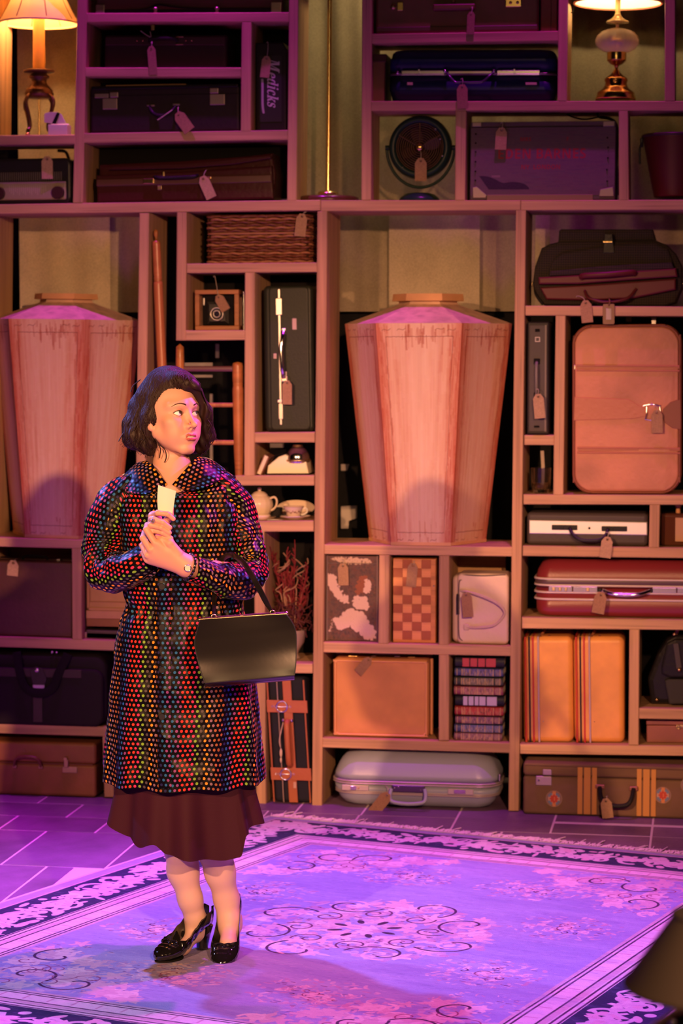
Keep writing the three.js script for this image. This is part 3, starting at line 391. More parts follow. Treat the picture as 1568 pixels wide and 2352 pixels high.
{ // brown tweed suitcase with yellow stripes on the floor
  const it = slot(1201, 1749, 1668, 1869, 0.035), t = thing('striped_suitcase', 'brown tweed suitcase with yellow vertical stripes and round stickers on the floor', 'suitcase', V(it.pos.x, 0.001, 0.035)), w = it.w, h = it.h, tw = mat([0.19, 0.105, 0.065], 0.85, { bump: T.weave, bumpScale: 0.0012, map: T.worn });
  const Y = (y) => it.L(1400, y)[1] , X = it.X;
  part('base', rbx(-w / 2, 0, -0.3, w / 2, h * 0.73, 0, 0.012, 4), tw, t); part('lid', rbx(-w / 2, h * 0.735, -0.3, w / 2, h, 0.001, 0.014, 4), tw, t); part('top_edge', rbx(-w / 2 + 0.004, h * 0.93, -0.03, w / 2 - 0.004, h * 0.99, 0.008, 0.005, 3), tw, t);
  const ym = mat([0.58, 0.27, 0.07], 0.7, { bump: T.weave, bumpScale: 0.001 });
  for (const c of [1348, 1484]) for (const [a, b] of [[-22, -11], [-7.5, 7.5], [11, 22]]) part('stripe', rbx(X(c + a), 0.006, -0.006, X(c + b), h * 0.985, 0.0035, 0.001), ym, t, 'yellow stripe');
  part('lock', [rbx(X(1230), Y(1801), 0, X(1267), Y(1779), 0.006, 0.003), rbx(X(1246), Y(1777), 0, X(1267), Y(1763), 0.007, 0.003)], mat([0.45, 0.36, 0.38], 0.35, { metalness: 0.7 }), t); part('lock_button', at(sph(0.005, 10, 8), X(1237), Y(1789), 0.007), M.chrome, t);
  const sticker = canvasTex(256, 256, (c) => { c.fillStyle = '#b0947e'; c.fillRect(0, 0, 256, 256); c.fillStyle = '#8f6d68'; c.beginPath(); c.arc(128, 128, 122, 0, 7); c.fill(); c.fillStyle = '#c9a08a'; c.beginPath(); c.arc(128, 128, 92, 0, 7); c.fill(); c.fillStyle = '#6f86a8'; for (let k = 0; k < 4; k++) { c.save(); c.translate(128, 128); c.rotate(0.78 + k * 1.57); c.fillRect(-34, -104, 68, 40); c.restore(); } c.fillStyle = '#d98a50'; c.fillRect(8, 100, 240, 50); c.fillStyle = '#c8412b'; c.beginPath(); for (let k = 0; k < 16; k++) { const r = k % 2 ? 52 : 78, a = k * Math.PI / 8; c.lineTo(128 + r * Math.cos(a), 128 + r * Math.sin(a)); } c.fill(); c.fillStyle = '#e07a52'; c.fillRect(98, 112, 60, 16); });
  const sm = mat([0.85, 0.85, 0.85], 0.5, { map: sticker }); for (const [sx, sy] of [[1272, 1831], [1522, 1815], [1582, 1790]]) part('sticker', at(cyl(0.031, 0.031, 0.002, 28), X(sx), Y(sy), 0.0015, Math.PI / 2), sm, t, 'round sticker with a red and blue emblem');
  part('handle_mount', [rbx(X(1367), Y(1803), 0, X(1389), Y(1794), 0.014, 0.003), rbx(X(1445), Y(1806), 0, X(1465), Y(1796), 0.014, 0.003)], mat([0.3, 0.12, 0.08], 0.3, { metalness: 0.4 }), t);
  part('handle', tube([[X(1377), Y(1800), 0.012], [X(1380), Y(1818), 0.03], [X(1388), Y(1830), 0.04], [X(1400), Y(1837), 0.044], [X(1432), Y(1837), 0.044], [X(1446), Y(1830), 0.04], [X(1452), Y(1818), 0.03], [X(1455), Y(1801), 0.012]], 0.0085, 40, 8), M.blackleather, t);
  tag('manila tag hanging from the handle of the striped brown suitcase', [1390, 1834], [1396, 1879], 26, 0.092, [1393, 1828], 0.075, 1);
}
// ---------------------------------------------------------------- lower middle unit
const onShelf = (x, y) => P(x, y, 0).y + 0.0008;   // height of a shelf top whose front edge is seen at (x, y)
{ // suitcase with peeling covering
  const it = slot(749, 1279, 868, 1476, -0.035), t = thing('worn_case', 'brown case standing on end with white peeling patches, left of the checkerboard box', 'suitcase', V(it.pos.x, onShelf(808, 1476.5), -0.035)), w = it.w, h = it.h;
  const tex = canvasTex(512, 840, (c, W, H) => { c.fillStyle = '#5f4038'; c.fillRect(0, 0, W, H); for (let i = 0; i < 2600; i++) { c.fillStyle = ['rgba(90,52,42,.3)', 'rgba(70,58,56,.3)', 'rgba(120,60,36,.25)', 'rgba(50,38,36,.3)'][i % 4]; c.fillRect(rnd() * W, rnd() * H, 4 + rnd() * 26, 3 + rnd() * 30); }
    const blob = (pts, n, col) => { for (let i = 0; i < n; i++) { const k = rnd() * (pts.length - 1), a = pts[Math.floor(k)], b = pts[Math.floor(k) + 1], f = k % 1, r = lerp(a[2], b[2], f); c.fillStyle = col; c.beginPath(); c.ellipse((lerp(a[0], b[0], f) + (rnd() - 0.5) * r * 1.6) * W, (lerp(a[1], b[1], f) + (rnd() - 0.5) * r) * H, r * W * (0.2 + 0.3 * rnd()), r * H * (0.12 + 0.2 * rnd()), rnd() * 3, 0, 7); c.fill(); } };
    blob([[0.72, 0.26, 0.08], [0.66, 0.4, 0.1]], 60, '#8a4a2c'); const wh = '#d2b2a6';
    blob([[0.06, 0.24, 0.08], [0.12, 0.32, 0.1], [0.2, 0.43, 0.08], [0.35, 0.52, 0.09]], 150, wh); blob([[0.83, 0.3, 0.07], [0.8, 0.4, 0.07]], 60, wh); blob([[0.56, 0.52, 0.08], [0.68, 0.56, 0.12], [0.8, 0.58, 0.05]], 90, wh);
    blob([[0.16, 0.76, 0.05], [0.3, 0.82, 0.1], [0.5, 0.7, 0.12], [0.7, 0.82, 0.14], [0.88, 0.94, 0.1]], 420, wh); blob([[0.1, 0.03, 0.03], [0.5, 0.05, 0.07], [0.85, 0.06, 0.05]], 160, '#c9ad92'); blob([[0.05, 0.9, 0.03], [0.12, 0.75, 0.03]], 20, wh); });
  part('body', rbx(-w / 2, 0, -0.24, w / 2, h, -0.003, 0.007, 3), mat([0.1, 0.055, 0.045], 0.6), t);
  const fg = new THREE.PlaneGeometry(w - 0.008, h - 0.008); part('front_panel', at(fg, 0, h / 2, -0.0022), mat([0.9, 0.9, 0.9], 0.6, { map: tex, bump: T.leather, bumpScale: 0.001 }), t, 'scuffed front with white peeled patches'); part('edge_trim', [rbx(-w / 2, h * 0.905, -0.01, w / 2, h * 0.912, 0.0005, 0.001), rbx(-w / 2 - 0.0005, 0, -0.01, -w / 2 + 0.006, h, 0.0005, 0.002), rbx(w / 2 - 0.006, 0, -0.01, w / 2 + 0.0005, h, 0.0005, 0.002)], mat([0.16, 0.1, 0.09], 0.5), t);
  tag('manila tag on the peeling brown case', [787, 1294], [789, 1345], 24, -0.028, [786, 1284], -0.034);
}
{ // checkerboard box
  const it = slot(902, 1287, 1000, 1480, -0.03), t = thing('checkerboard_box', 'folding wooden checkerboard box standing on end between two dividers', 'game box', V(it.pos.x, onShelf(950, 1479), -0.03)), w = it.w, h = it.h;
  part('frame', rbx(-w / 2, 0, -0.09, w / 2, h, -0.002, 0.003), mat([0.68, 0.30, 0.11], 0.5, { map: T.wood }), t);
  const n = 4, sx = w * 0.885 / n, sy = h * 0.955 / 9, A = [mat([0.85, 0.40, 0.17], 0.45, { map: T.wood }), mat([0.78, 0.35, 0.14], 0.45, { map: T.wood })], B = [mat([0.5, 0.17, 0.06], 0.45, { map: T.wood }), mat([0.44, 0.13, 0.045], 0.45, { map: T.wood })], g = [rbox(sx * 0.985, sy * 0.985, 0.004, 0.0005, 1), rbox(sx * 0.985, sy * 0.985, 0.004, 0.0005, 1)];
  for (let i = 0; i < n; i++) for (let j = 0; j < 9; j++) { const m = part('square', g[(i * 3 + j) % 2], ((i + j) % 2 ? B : A)[(i * 7 + j * 5) % 2], t); m.position.set(-w / 2 + w * 0.006 + sx * (i + 0.5), h * 0.035 + sy * (j + 0.5), -0.0015); }
  part('hinge', [at(sph(0.003, 8, 6), w * 0.46, h * 0.68, 0)], M.steel, t);
  tag('dark tag stuck near the top of the checkerboard box', [949, 1293], [943, 1348], 24, -0.02, [950, 1288], -0.028, 2);
}
{ // plywood scrap behind is part of the unit; cream handbag lying on its side
  const it = slot(1037, 1323, 1168, 1485, -0.03), t = thing('cream_handbag', 'cream leather handbag standing on its side with a looped handle', 'handbag', V(it.pos.x, onShelf(1100, 1486), -0.03)), w = it.w, h = it.h, cr = mat([0.66, 0.50, 0.43], 0.42, { bump: T.leather, bumpScale: 0.0007 }), cr2 = mat([0.55, 0.41, 0.33], 0.45), X = it.X, Y = (y) => it.Y(y);
  const b = ext(rshape(w * 0.9, h, 0.018, w * 0.045, h / 2), 0.14, 0.012, 4, 10); b.translate(0, 0, -0.14); part('body', b, cr, t); const g = ext(rshape(w * 0.24, h * 0.96, 0.02, -w * 0.38, h * 0.49), 0.13, 0.016, 4, 8); g.translate(0, 0, -0.145); part('gusset', g, cr2, t);
  part('piping', [tube([[X(1060), Y(1338), 0.0], [X(1054), Y(1345), 0.002], [X(1053), Y(1400), 0.002], [X(1054), Y(1465), 0.002], [X(1062), Y(1478), 0]], 0.0022, 30, 6), tube([[X(1062), Y(1327), -0.004], [X(1110), Y(1328), 0.001], [X(1160), Y(1325), -0.004]], 0.0025, 20, 6)], mat([0.09, 0.06, 0.06], 0.5), t);
  part('clasp_strip', rbx(X(1048), Y(1418), -0.02, X(1055), Y(1371), 0.003, 0.002), M.blackleather, t);
  part('handle', tube([[X(1057), Y(1362), 0.004], [X(1080), Y(1366), 0.016], [X(1105), Y(1373), 0.022], [X(1140), Y(1388), 0.022], [X(1158), Y(1405), 0.02], [X(1156), Y(1420), 0.02], [X(1135), Y(1440), 0.02], [X(1100), Y(1446), 0.014], [X(1070), Y(1446), 0.005]], 0.005, 60, 8), cr2, t); part('handle_end', rbx(X(1065), Y(1453), 0, X(1078), Y(1439), 0.01, 0.003), cr2, t);
  tag('manila tag tied to the cream handbag handle', [1070, 1361], [1075, 1418], 25, -0.002, [1064, 1360], -0.02);
}
{ // tan suitcase
  const it = slot(764, 1517, 984, 1698, -0.035), t = thing('suitcase', 'plain tan linen suitcase with dark top handle beside the stacked books', 'suitcase', V(it.pos.x, onShelf(870, 1700), -0.035), 0.015), w = it.w, h = it.h, X = it.X, Y = it.Y, tn = mat([0.60, 0.255, 0.10], 0.6, { bump: T.weave, bumpScale: 0.0008, map: T.worn }), dk = mat([0.09, 0.035, 0.025], 0.4);
  part('body', rbx(-w / 2, 0, -0.17, w / 2, h, 0, 0.02, 5), tn, t); part('front_edge', (() => { const q = curve(rshape(w - 0.02, h - 0.02, 0.016, 0, h / 2).getPoints(8).map((p) => V(p.x, p.y, 0.0)), true); return new THREE.TubeGeometry(q, 100, 0.0045, 6, true); })(), mat([0.66, 0.31, 0.14], 0.55), t);
  part('rim', rbx(w / 2 - 0.002, 0.004, -0.1, w / 2 + 0.008, h - 0.004, -0.07, 0.003), mat([0.55, 0.25, 0.11], 0.4), t); part('latch', [rbx(X(796), h - 0.004, -0.07, X(818), h + 0.005, -0.04, 0.002), rbx(X(933), h - 0.004, -0.07, X(950), h + 0.005, -0.04, 0.002), at(sph(0.005, 8, 6), X(801), h + 0.003, -0.04)], M.brass, t);
  part('handle', tube([[X(855), h, -0.05], [X(858), h + 0.012, -0.05], [X(885), h + 0.013, -0.05], [X(910), h + 0.012, -0.05], [X(913), h, -0.05]], 0.006, 30, 8), dk, t); part('handle_mount', [rbx(X(902), h, -0.07, X(916), h + 0.012, -0.03, 0.003), rbx(X(850), h, -0.07, X(860), h + 0.01, -0.03, 0.003)], dk, t);
  tag('reddish tag hanging over the top edge of the plain tan suitcase', [850, 1512], [821, 1546], 22, -0.02, [856, 1511], -0.075, 2);
}
{ // nine books stacked flat, spines out
  const rows = [[70, 140, [0.02, 0.02, 0.035], '#b0394a', 'dark blue book with four red spine panels, topmost of the stack'], [150, 210, [0.05, 0.06, 0.2], '#7a78d0', 'blue gilt-banded book, second from the top of the stack'], [220, 280, [0.05, 0.055, 0.06], '#8d8a86', 'grey-green gilt-banded book, third from the top of the stack'], [290, 354, [0.22, 0.05, 0.09], '#c98aa0', 'rose pink book with gilt lettering, fourth from the top of the stack'], [362, 436, [0.015, 0.015, 0.03], '#b7a8dd', 'black book with pale lilac spine panels in the stack middle'], [443, 510, [0.28, 0.025, 0.03], '#d84a45', 'bright red book just below the lilac-panelled one'], [518, 575, [0.13, 0.05, 0.10], '#a0719c', 'purple gilt-banded book, third from the bottom of the stack'], [580, 641, [0.04, 0.05, 0.17], '#7d8ad0', 'blue gilt-banded book, second from the bottom of the stack'], [648, 706, [0.17, 0.07, 0.11], '#b08a9a', 'mauve gilt-banded book at the bottom of the stack']];
  const yb = onShelf(1100, 1702.5);
  rows.forEach(([a, b, c, col, label], i) => {
    const x0 = 720 + (1083 + [2, 0, -4, -6, 4, 0, 4, -2, -4][i]) / 3.336, x1 = 720 + (1455 + [5, -2, -4, -3, 5, 0, -10, -8, -12][i]) / 3.336, it = slot(x0, 1490 + a / 3.336, x1, 1490 + b / 3.336, -0.035);
    const y = i === 8 ? yb : it.pos.y, w = it.w, h = it.h, d = 0.145, t = thing('book', label, 'book', V(it.pos.x, y, -0.035), [0.02, -0.015, 0.01, 0, 0.02, -0.01, 0.015, 0, 0.01][i], 'stack of books with decorated spines');
    const cm = mat(c, 0.45, { bump: T.leather, bumpScale: 0.0004 });
    part('cover', [rbx(-w / 2, 0, -d, w / 2, 0.003, -0.002, 0.001), rbx(-w / 2, h - 0.003, -d, w / 2, h, -0.002, 0.001), (() => { const s = new THREE.Shape(); s.moveTo(-0.002, 0); s.quadraticCurveTo(0.007, h * 0.1, 0.007, h / 2); s.quadraticCurveTo(0.007, h * 0.9, -0.002, h); s.lineTo(-0.005, h); s.lineTo(-0.005, 0); const g = ext(s, w, 0); g.rotateY(-Math.PI / 2); g.translate(w / 2, 0, 0); g.scale(1, 1, -1); const p = g.attributes.position; for (let k = 0; k < p.count; k += 3) { for (const at of ['position', 'normal', 'uv']) { const q = g.attributes[at], n = q.itemSize; for (let e = 0; e < n; e++) { const u = q.array[(k + 1) * n + e]; q.array[(k + 1) * n + e] = q.array[(k + 2) * n + e]; q.array[(k + 2) * n + e] = u; } } } for (let k = 0; k < p.count; k++) p.setZ(k, -p.getZ(k)); g.computeVertexNormals(); return g; })()], cm, t);
    part('pages', rbx(-w / 2 + 0.003, 0.003, -d + 0.003, w / 2 - 0.003, h - 0.003, -0.004, 0.001), M.paper, t);
    const pm = mat(new THREE.Color(col).toArray(), 0.5), gold = mat([0.75, 0.55, 0.25], 0.35, { metalness: 0.5 });
    const panels = i === 0 ? [[0.15, 0.29], [0.31, 0.45], [0.47, 0.61], [0.63, 0.83]] : i === 4 ? [[0.16, 0.25], [0.27, 0.375], [0.395, 0.475], [0.49, 0.62], [0.645, 0.85]] : null, sp = (x0, x1, z, ins) => rbx(-w / 2 + x0 * w, h * ins, 0.003, -w / 2 + x1 * w, h * (1 - ins), z, 0.001, 1);
    if (panels) part('spine_panel', panels.map(([u, v]) => sp(u, v, 0.0085, 0.04)), pm, t); else {
      const c2 = canvasTex(256, 48, (q, W, H) => { q.fillStyle = col; q.fillRect(0, 0, W, H); for (let k = 0; k < 90; k++) { q.fillStyle = ['rgba(30,15,35,.45)', 'rgba(240,205,140,.7)', 'rgba(255,240,230,.35)'][k % 3]; q.fillRect((k * 53 % 64) / 64 * W, rnd() * H * 0.8, 2 + rnd() * 5, 4 + rnd() * H * 0.7); } });
      const bandm = mat([0.55, 0.5, 0.5], 0.5, { map: c2 }), pg = new THREE.PlaneGeometry(w * 0.66, h * 0.86); part('spine_print', at(pg, -w * 0.02, h / 2, 0.0078), bandm, t); const pe = new THREE.PlaneGeometry(w * 0.12, h * 0.8); part('spine_print', at(pe, w * 0.4, h / 2, 0.0074), bandm, t);
      part('raised_band', [0.04, 0.14, 0.19, 0.31, 0.47, 0.63, 0.79, 0.93].map((u) => sp(u, u + 0.012, 0.0095, 0.06)), gold, t);
    }
  });
}
{ // pale blue-grey hard suitcase on the floor
  const it = slot(759, 1740, 1146, 1867, 0.02), t = thing('hard_suitcase', 'pale blue-grey hard-shell suitcase lying on the floor under the middle shelves', 'suitcase', V(it.pos.x, 0.001, 0.02)), w = it.w, h = it.h, d = 0.31, m = mat([0.31, 0.34, 0.46], 0.36, { bump: T.grain, bumpScale: 0.0005 }), X = it.X;
  const Y = (f) => h * f; part('lid', shellOut(w, d, [[Y(0.47), 0.002], [Y(0.6), 0.006], [Y(0.75), 0.02], [Y(0.83), 0.03], [Y(0.9), 0.045], [Y(0.965), 0.075], [Y(1.0), 0.11]], 0.09), m, t); part('base', shellOut(w, d, [[0, 0.06], [Y(0.04), 0.04], [Y(0.14), 0.022], [Y(0.3), 0.008], [Y(0.42), 0.002]], 0.085), m, t);
  const rim = mat([0.5, 0.42, 0.46], 0.35, { metalness: 0.3 }); for (const f of [0.475, 0.435, 0.28, 0.25]) part('rim', shellOut(w, d, [[Y(f) - 0.004, 0.004 + (f < 0.4 ? 0.008 : 0)], [Y(f) - 0.002, -0.003 + (f < 0.4 ? 0.008 : 0)], [Y(f) + 0.002, -0.003 + (f < 0.4 ? 0.008 : 0)], [Y(f) + 0.004, 0.004 + (f < 0.4 ? 0.008 : 0)]], 0.09), rim, t);
  const ym = Y(0.355); part('lock_plate', [rbx(X(785), ym - 0.011, -0.01, X(846), ym + 0.011, 0.002, 0.002), rbx(X(1028), ym - 0.014, -0.01, X(1087), ym + 0.008, 0.002, 0.002)], rim, t); part('latch', [rbx(X(805), ym - 0.008, 0, X(818), ym + 0.008, 0.007, 0.002), rbx(X(1042), ym - 0.01, 0, X(1070), ym + 0.005, 0.006, 0.002)], M.chrome, t); part('latch_stud', at(sph(0.004, 8, 6), X(823), ym, 0.004), M.brass, t);
  part('handle_plate', rbx(X(899), ym - 0.012, -0.01, X(976), ym + 0.016, 0.005, 0.004), mat([0.12, 0.08, 0.16], 0.2, { metalness: 0.7 }), t); part('stud', [[906, 0.004], [915, 0.008], [967, 0]].map(([x, o]) => at(sph(0.004, 8, 6), X(x), ym + o, 0.006)), M.chrome, t);
  part('handle', tube([[X(899), ym + 0.002, 0.01], [X(897), ym - 0.025, 0.026], [X(904), ym - 0.043, 0.034], [X(938), ym - 0.049, 0.036], [X(972), ym - 0.043, 0.034], [X(979), ym - 0.025, 0.026], [X(976), ym + 0.004, 0.01]], 0.0075, 40, 8), m, t); part('hinge_clip', rbx(X(1143), Y(0.52), -0.06, X(1147), Y(0.66), -0.03, 0.003), M.steel, t);
  tag('manila tag hanging in front of the pale blue-grey suitcase', [892, 1822], [856, 1868], 27, 0.062, [885, 1805], 0.028, 1);
}
// ---------------------------------------------------------------- tall hexagonal vases
const vaseMats = [0, 1, 2].map((k) => mat([0.84, 0.82, 0.82], 0.62, {
  map: canvasTex(512, 1024, (c, W, H) => {
    const base = ['#eac6b0', '#e2b89e', '#e6bea6'][k]; c.fillStyle = base; c.fillRect(0, 0, W, H);
    for (let i = 0; i < 520; i++) { const x = rnd() * W, y = rnd() * H * 1.1 - 80, l = 60 + rnd() * 380, e = Math.abs(x / W - 0.5) * 2; c.strokeStyle = rnd() < 0.45 + e * 0.4 ? `rgba(${168 + rnd() * 30 | 0},${78 + rnd() * 26 | 0},${52 + rnd() * 20 | 0},${0.02 + 0.075 * e})` : `rgba(248,222,206,${0.03 + 0.1 * rnd()})`; c.lineWidth = 4 + rnd() * 26; c.beginPath(); c.moveTo(x, y); c.lineTo(x + (rnd() - 0.5) * 14, y + l); c.stroke(); }
    for (let x = 0; x < W; x += 2) { const e = Math.pow(Math.abs(x / W - 0.5) * 2, 5); c.fillStyle = `rgba(176,62,34,${0.5 * e})`; c.fillRect(x, 0, 2, H); }
    for (let i = 0; i < 260; i++) { const s = rnd() < 0.5 ? rnd() * 0.13 : 1 - rnd() * 0.13, y = rnd() * H; c.strokeStyle = `rgba(${150 + rnd() * 30 | 0},50,28,${0.06 + rnd() * 0.2})`; c.lineWidth = 2 + rnd() * 9; c.beginPath(); c.moveTo(s * W, y); c.lineTo(s * W + (rnd() - 0.5) * 10, y + 20 + rnd() * 130); c.stroke(); }
    for (let i = 0; i < 46; i++) { const x = W * (0.3 + rnd() * 0.6), y = rnd() < 0.75 ? rnd() * 60 : H - rnd() * 130; c.strokeStyle = `rgba(150,48,28,${0.1 + rnd() * 0.22})`; c.lineWidth = 3 + rnd() * 12; c.beginPath(); c.moveTo(x, y); c.lineTo(x + (rnd() - 0.5) * 12, y + 18 + rnd() * 70); c.stroke(); }
    c.strokeStyle = 'rgba(92,34,30,.75)'; const wob = (x0, y0, x1, y1) => { c.beginPath(); for (let j = 0; j <= 50; j++) { const f = j / 50; c.lineWidth = 2.2; c.lineTo(lerp(x0, x1, f) + (rnd() - 0.5) * 3, lerp(y0, y1, f) + (rnd() - 0.5) * 3); } c.stroke(); };
    wob(54, 62, W - 46, 60); wob(56, 62, 66, H - 62); wob(W - 50, 60, W - 62, H - 62); wob(60, H - 60, W - 62, H - 60); c.lineWidth = 2;
    for (const [x, y] of [[60, 30], [150, 28], [W - 130, 26], [W - 60, 30], [80, H - 26], [170, H - 24], [W - 150, H - 26]]) { c.beginPath(); c.moveTo(x - 26, y + 6); c.bezierCurveTo(x - 10, y - 14, x + 6, y + 16, x + 26, y - 6); c.stroke(); }
  }) }));
const vaseTop = mat([0.72, 0.48, 0.36], 0.6, { map: T.worn }), vaseLip = mat([0.74, 0.40, 0.2], 0.6, { map: T.worn });
function vase(label, cxTop, cxBot, yB, yS, yL0, yL1, s, turn) {
  const zc = -0.2, bot = P(cxBot, yB, 0), H = P(cxBot, yS, 0.06).y - bot.y, t = thing('vase', label, 'vase', V(P(cxBot, yB, -0.2).x + 0.0, bot.y + 0.001, zc), turn, 'pair of tall painted hexagonal vases');
  const Rb = 0.228 * s, Rt = 0.325 * s, Hs = P(cxTop, yL1, -0.1).y - bot.y, Hl = P(cxTop, yL0, -0.1).y - bot.y, hx = (R, y, k, ro = 0) => { const a = (k - 0.5) * Math.PI / 3 + ro; return V(R * Math.sin(a), y, R * Math.cos(a)); };
  for (let k = 0; k < 6; k++) {
    const quad = (a, b, c, d, th) => { const cen = a.clone().add(b).add(c).add(d).multiplyScalar(0.25), n = b.clone().sub(a).cross(d.clone().sub(a)).normalize(), pos = [], uv = [], N = 10, M2 = 14, idx = []; for (let j = 0; j <= M2; j++) for (let i = 0; i <= N; i++) { const p = a.clone().lerp(b, i / N).lerp(d.clone().lerp(c, i / N), j / M2); pos.push(p.x, p.y, p.z); uv.push(i / N, j / M2); if (i < N && j < M2) { const q = j * (N + 1) + i; idx.push(q, q + 1, q + N + 2, q, q + N + 2, q + N + 1); } } const g = new THREE.BufferGeometry(); g.setAttribute('position', new THREE.Float32BufferAttribute(pos, 3)); g.setAttribute('uv', new THREE.Float32BufferAttribute(uv, 2)); g.setIndex(idx); g.computeVertexNormals(); const bk = g.clone(); bk.translate(-n.x * th, -n.y * th, -n.z * th); bk.setIndex(idx.slice().reverse()); bk.computeVertexNormals(); return [g, bk]; };
    part('side_panel', quad(hx(Rb, 0, k), hx(Rb, 0, k + 1), hx(Rt, H, k + 1), hx(Rt, H, k), 0.012), vaseMats[(k + (s < 1 ? 1 : 0)) % 3], t);
    part('shoulder_panel', quad(hx(Rt, H, k), hx(Rt, H, k + 1), hx(0.115 * s, Hs, k + 1), hx(0.115 * s, Hs, k), 0.01), vaseTop, t);
  }
  const ring = (R0, y0, R1, y1) => { const a = [], b = []; for (let k = 0; k < 6; k++) { a.push(hx(R0, y0, k)); b.push(hx(R1, y1, k)); } const g = loft([a, b], { caps: [true, true] }).toNonIndexed(); g.computeVertexNormals(); return g; };
  part('neck', ring(0.118 * s, Hs - 0.004, 0.112 * s, Hs + 0.012), vaseTop, t); part('lip', ring(0.14 * s, Hs + 0.012, 0.136 * s, Hl), vaseLip, t); part('foot', ring(Rb + 0.002, 0, Rb + 0.003, 0.012), vaseLip, t);
  return t;
}
vase('tall tapering hexagonal vase with rust streaks, in the middle of the shelving', 980, 981, 1252, 741, 673, 697, 1, 0);
vase('tall tapering hexagonal vase behind the woman, in the left-hand bay', 150, 150, 1238, 733, 674, 694, 0.94, 0);
// ---------------------------------------------------------------- lower left unit
{ // turned ladder-back chair, tilted in its bay
  const t = thing('ladder_back_chair', 'turned wooden ladder-back chair with purple rail, leaning behind the woman', 'chair', V(P(455, 1474, -0.035).x, P(455, 1475, 0).y + 0.001, -0.035)), o = t.position, wd = mat([0.55, 0.22, 0.07], 0.32, { map: T.wood }), W2 = (x, y, z = -0.035) => P(x, y, z).sub(o);
  const post = (a, b, prof) => { const A = W2(...a), B = W2(...b), L = A.distanceTo(B), g = lathe(prof.map(([r, f]) => [r, f * L]), 20), q = new THREE.Quaternion().setFromUnitVectors(V(0, 1, 0), B.clone().sub(A).normalize()); g.applyQuaternion(q); g.translate(A.x, A.y, A.z); return g; };
  const full = [[0.001, 0], [0.014, 0.002], [0.018, 0.08], [0.0185, 0.868], [0.017, 0.873], [0.0145, 0.876], [0.0165, 0.88], [0.0165, 0.884], [0.0145, 0.888], [0.0165, 0.893], [0.0165, 0.966], [0.015, 0.972], [0.006, 0.974], [0.0055, 0.98], [0.009, 0.988], [0.009, 0.994], [0.005, 0.999], [0.0005, 1]];
  part('post', post([401, 1474], [357.5, 527], full), wd, t);
  part('post', post([554, 1474], [545.5, 831], [[0.001, 0], [0.009, 0.002], [0.012, 0.3], [0.012, 0.55], [0.019, 0.68], [0.0215, 0.9], [0.0195, 0.912], [0.0185, 0.916], [0.0205, 0.92], [0.0185, 0.925], [0.0205, 0.93], [0.0205, 0.985], [0.018, 0.996], [0.0005, 1]]), wd, t); part('post', post([420, 1474], [413, 790], [[0.001, 0], [0.014, 0.01], [0.016, 0.95], [0.015, 0.99], [0.001, 1]]), wd, t);
  const rail = (y, h, r, m) => { const a = W2(388, y), b = W2(548, y), g = new THREE.CylinderGeometry(r, r, a.distanceTo(b), 10); g.rotateZ(Math.PI / 2); g.scale(1, h, 0.6); g.translate((a.x + b.x) / 2, (a.y + b.y) / 2, a.z); return g; };
  part('slat', rail(847, 1.2, 0.009), mat([0.14, 0.05, 0.07], 0.4), t, 'dark purple top rail'); part('slat', rail(930, 1, 0.0085), wd, t); part('slat', rail(1016, 1, 0.0095), wd, t); part('slat', rail(1120, 1, 0.0095), wd, t); part('slat', rail(1330, 1, 0.0095), wd, t);
}
{ // wicker basket
  const it = slot(474, 492, 712, 603, -0.05), t = thing('wicker_basket', 'brown wicker picnic basket on the shelf above the framed camera', 'basket', V(it.pos.x, onShelf(590, 604), -0.05)), w = it.w, h = it.h, d = 0.2, A = mat([0.17, 0.05, 0.03], 0.55), B = mat([0.36, 0.15, 0.085], 0.5);
  part('lining', rbx(-w / 2 + 0.008, 0.002, -d + 0.008, w / 2 - 0.008, h - 0.004, -0.008, 0.01), mat([0.05, 0.02, 0.015], 0.9), t);
  const rows = 17, rh = h / rows, outline = rshape(w - 0.01, d - 0.01, 0.025), n = 96, pts = outline.getSpacedPoints(n), ga = [], gb = [];
  for (let j = 0; j < rows; j++) { if (j === 10) continue; const ps = []; for (let i = 0; i < n; i++) { const p = pts[i], q = pts[(i + 1) % n], nx = q.y - p.y, ny = -(q.x - p.x), l = Math.hypot(nx, ny) || 1, o = 0.006 * Math.sin(i * Math.PI / 3 + (j % 2) * Math.PI) + 0.001; ps.push(V(p.x + nx / l * o, rh * (j + 0.5) + 0.0015 * Math.sin(i * 1.3 + j), p.y + ny / l * o - d / 2)); } (j % 3 ? ga : gb).push(new THREE.TubeGeometry(new THREE.CatmullRomCurve3(ps, true), 260, rh * 0.5, 5, true)); }
  part('weave', ga, A, t); part('weave_light', gb, B, t); const st = []; for (let i = 0; i < n; i += 6) { const p = pts[i]; st.push(at(cyl(0.0032, 0.0032, h, 6), p.x, h / 2, p.y - d / 2)); } part('stakes', st, A, t);
  part('lid_rim', (() => { const q = curve(pts.filter((_, i) => i % 2 === 0).map((p) => V(p.x * 1.01, h * 0.62, p.y * 1.01 - d / 2)), true); return new THREE.TubeGeometry(q, 160, 0.005, 6, true); })(), B, t); part('top_rim', (() => { const q = curve(pts.filter((_, i) => i % 2 === 0).map((p) => V(p.x, h - 0.004, p.y - d / 2)), true); return new THREE.TubeGeometry(q, 160, 0.005, 6, true); })(), A, t);
  tag('pinkish tag hanging on the right end of the wicker basket', [694, 491], [688, 543], 25, -0.02, [703, 486], -0.04, 1);
}
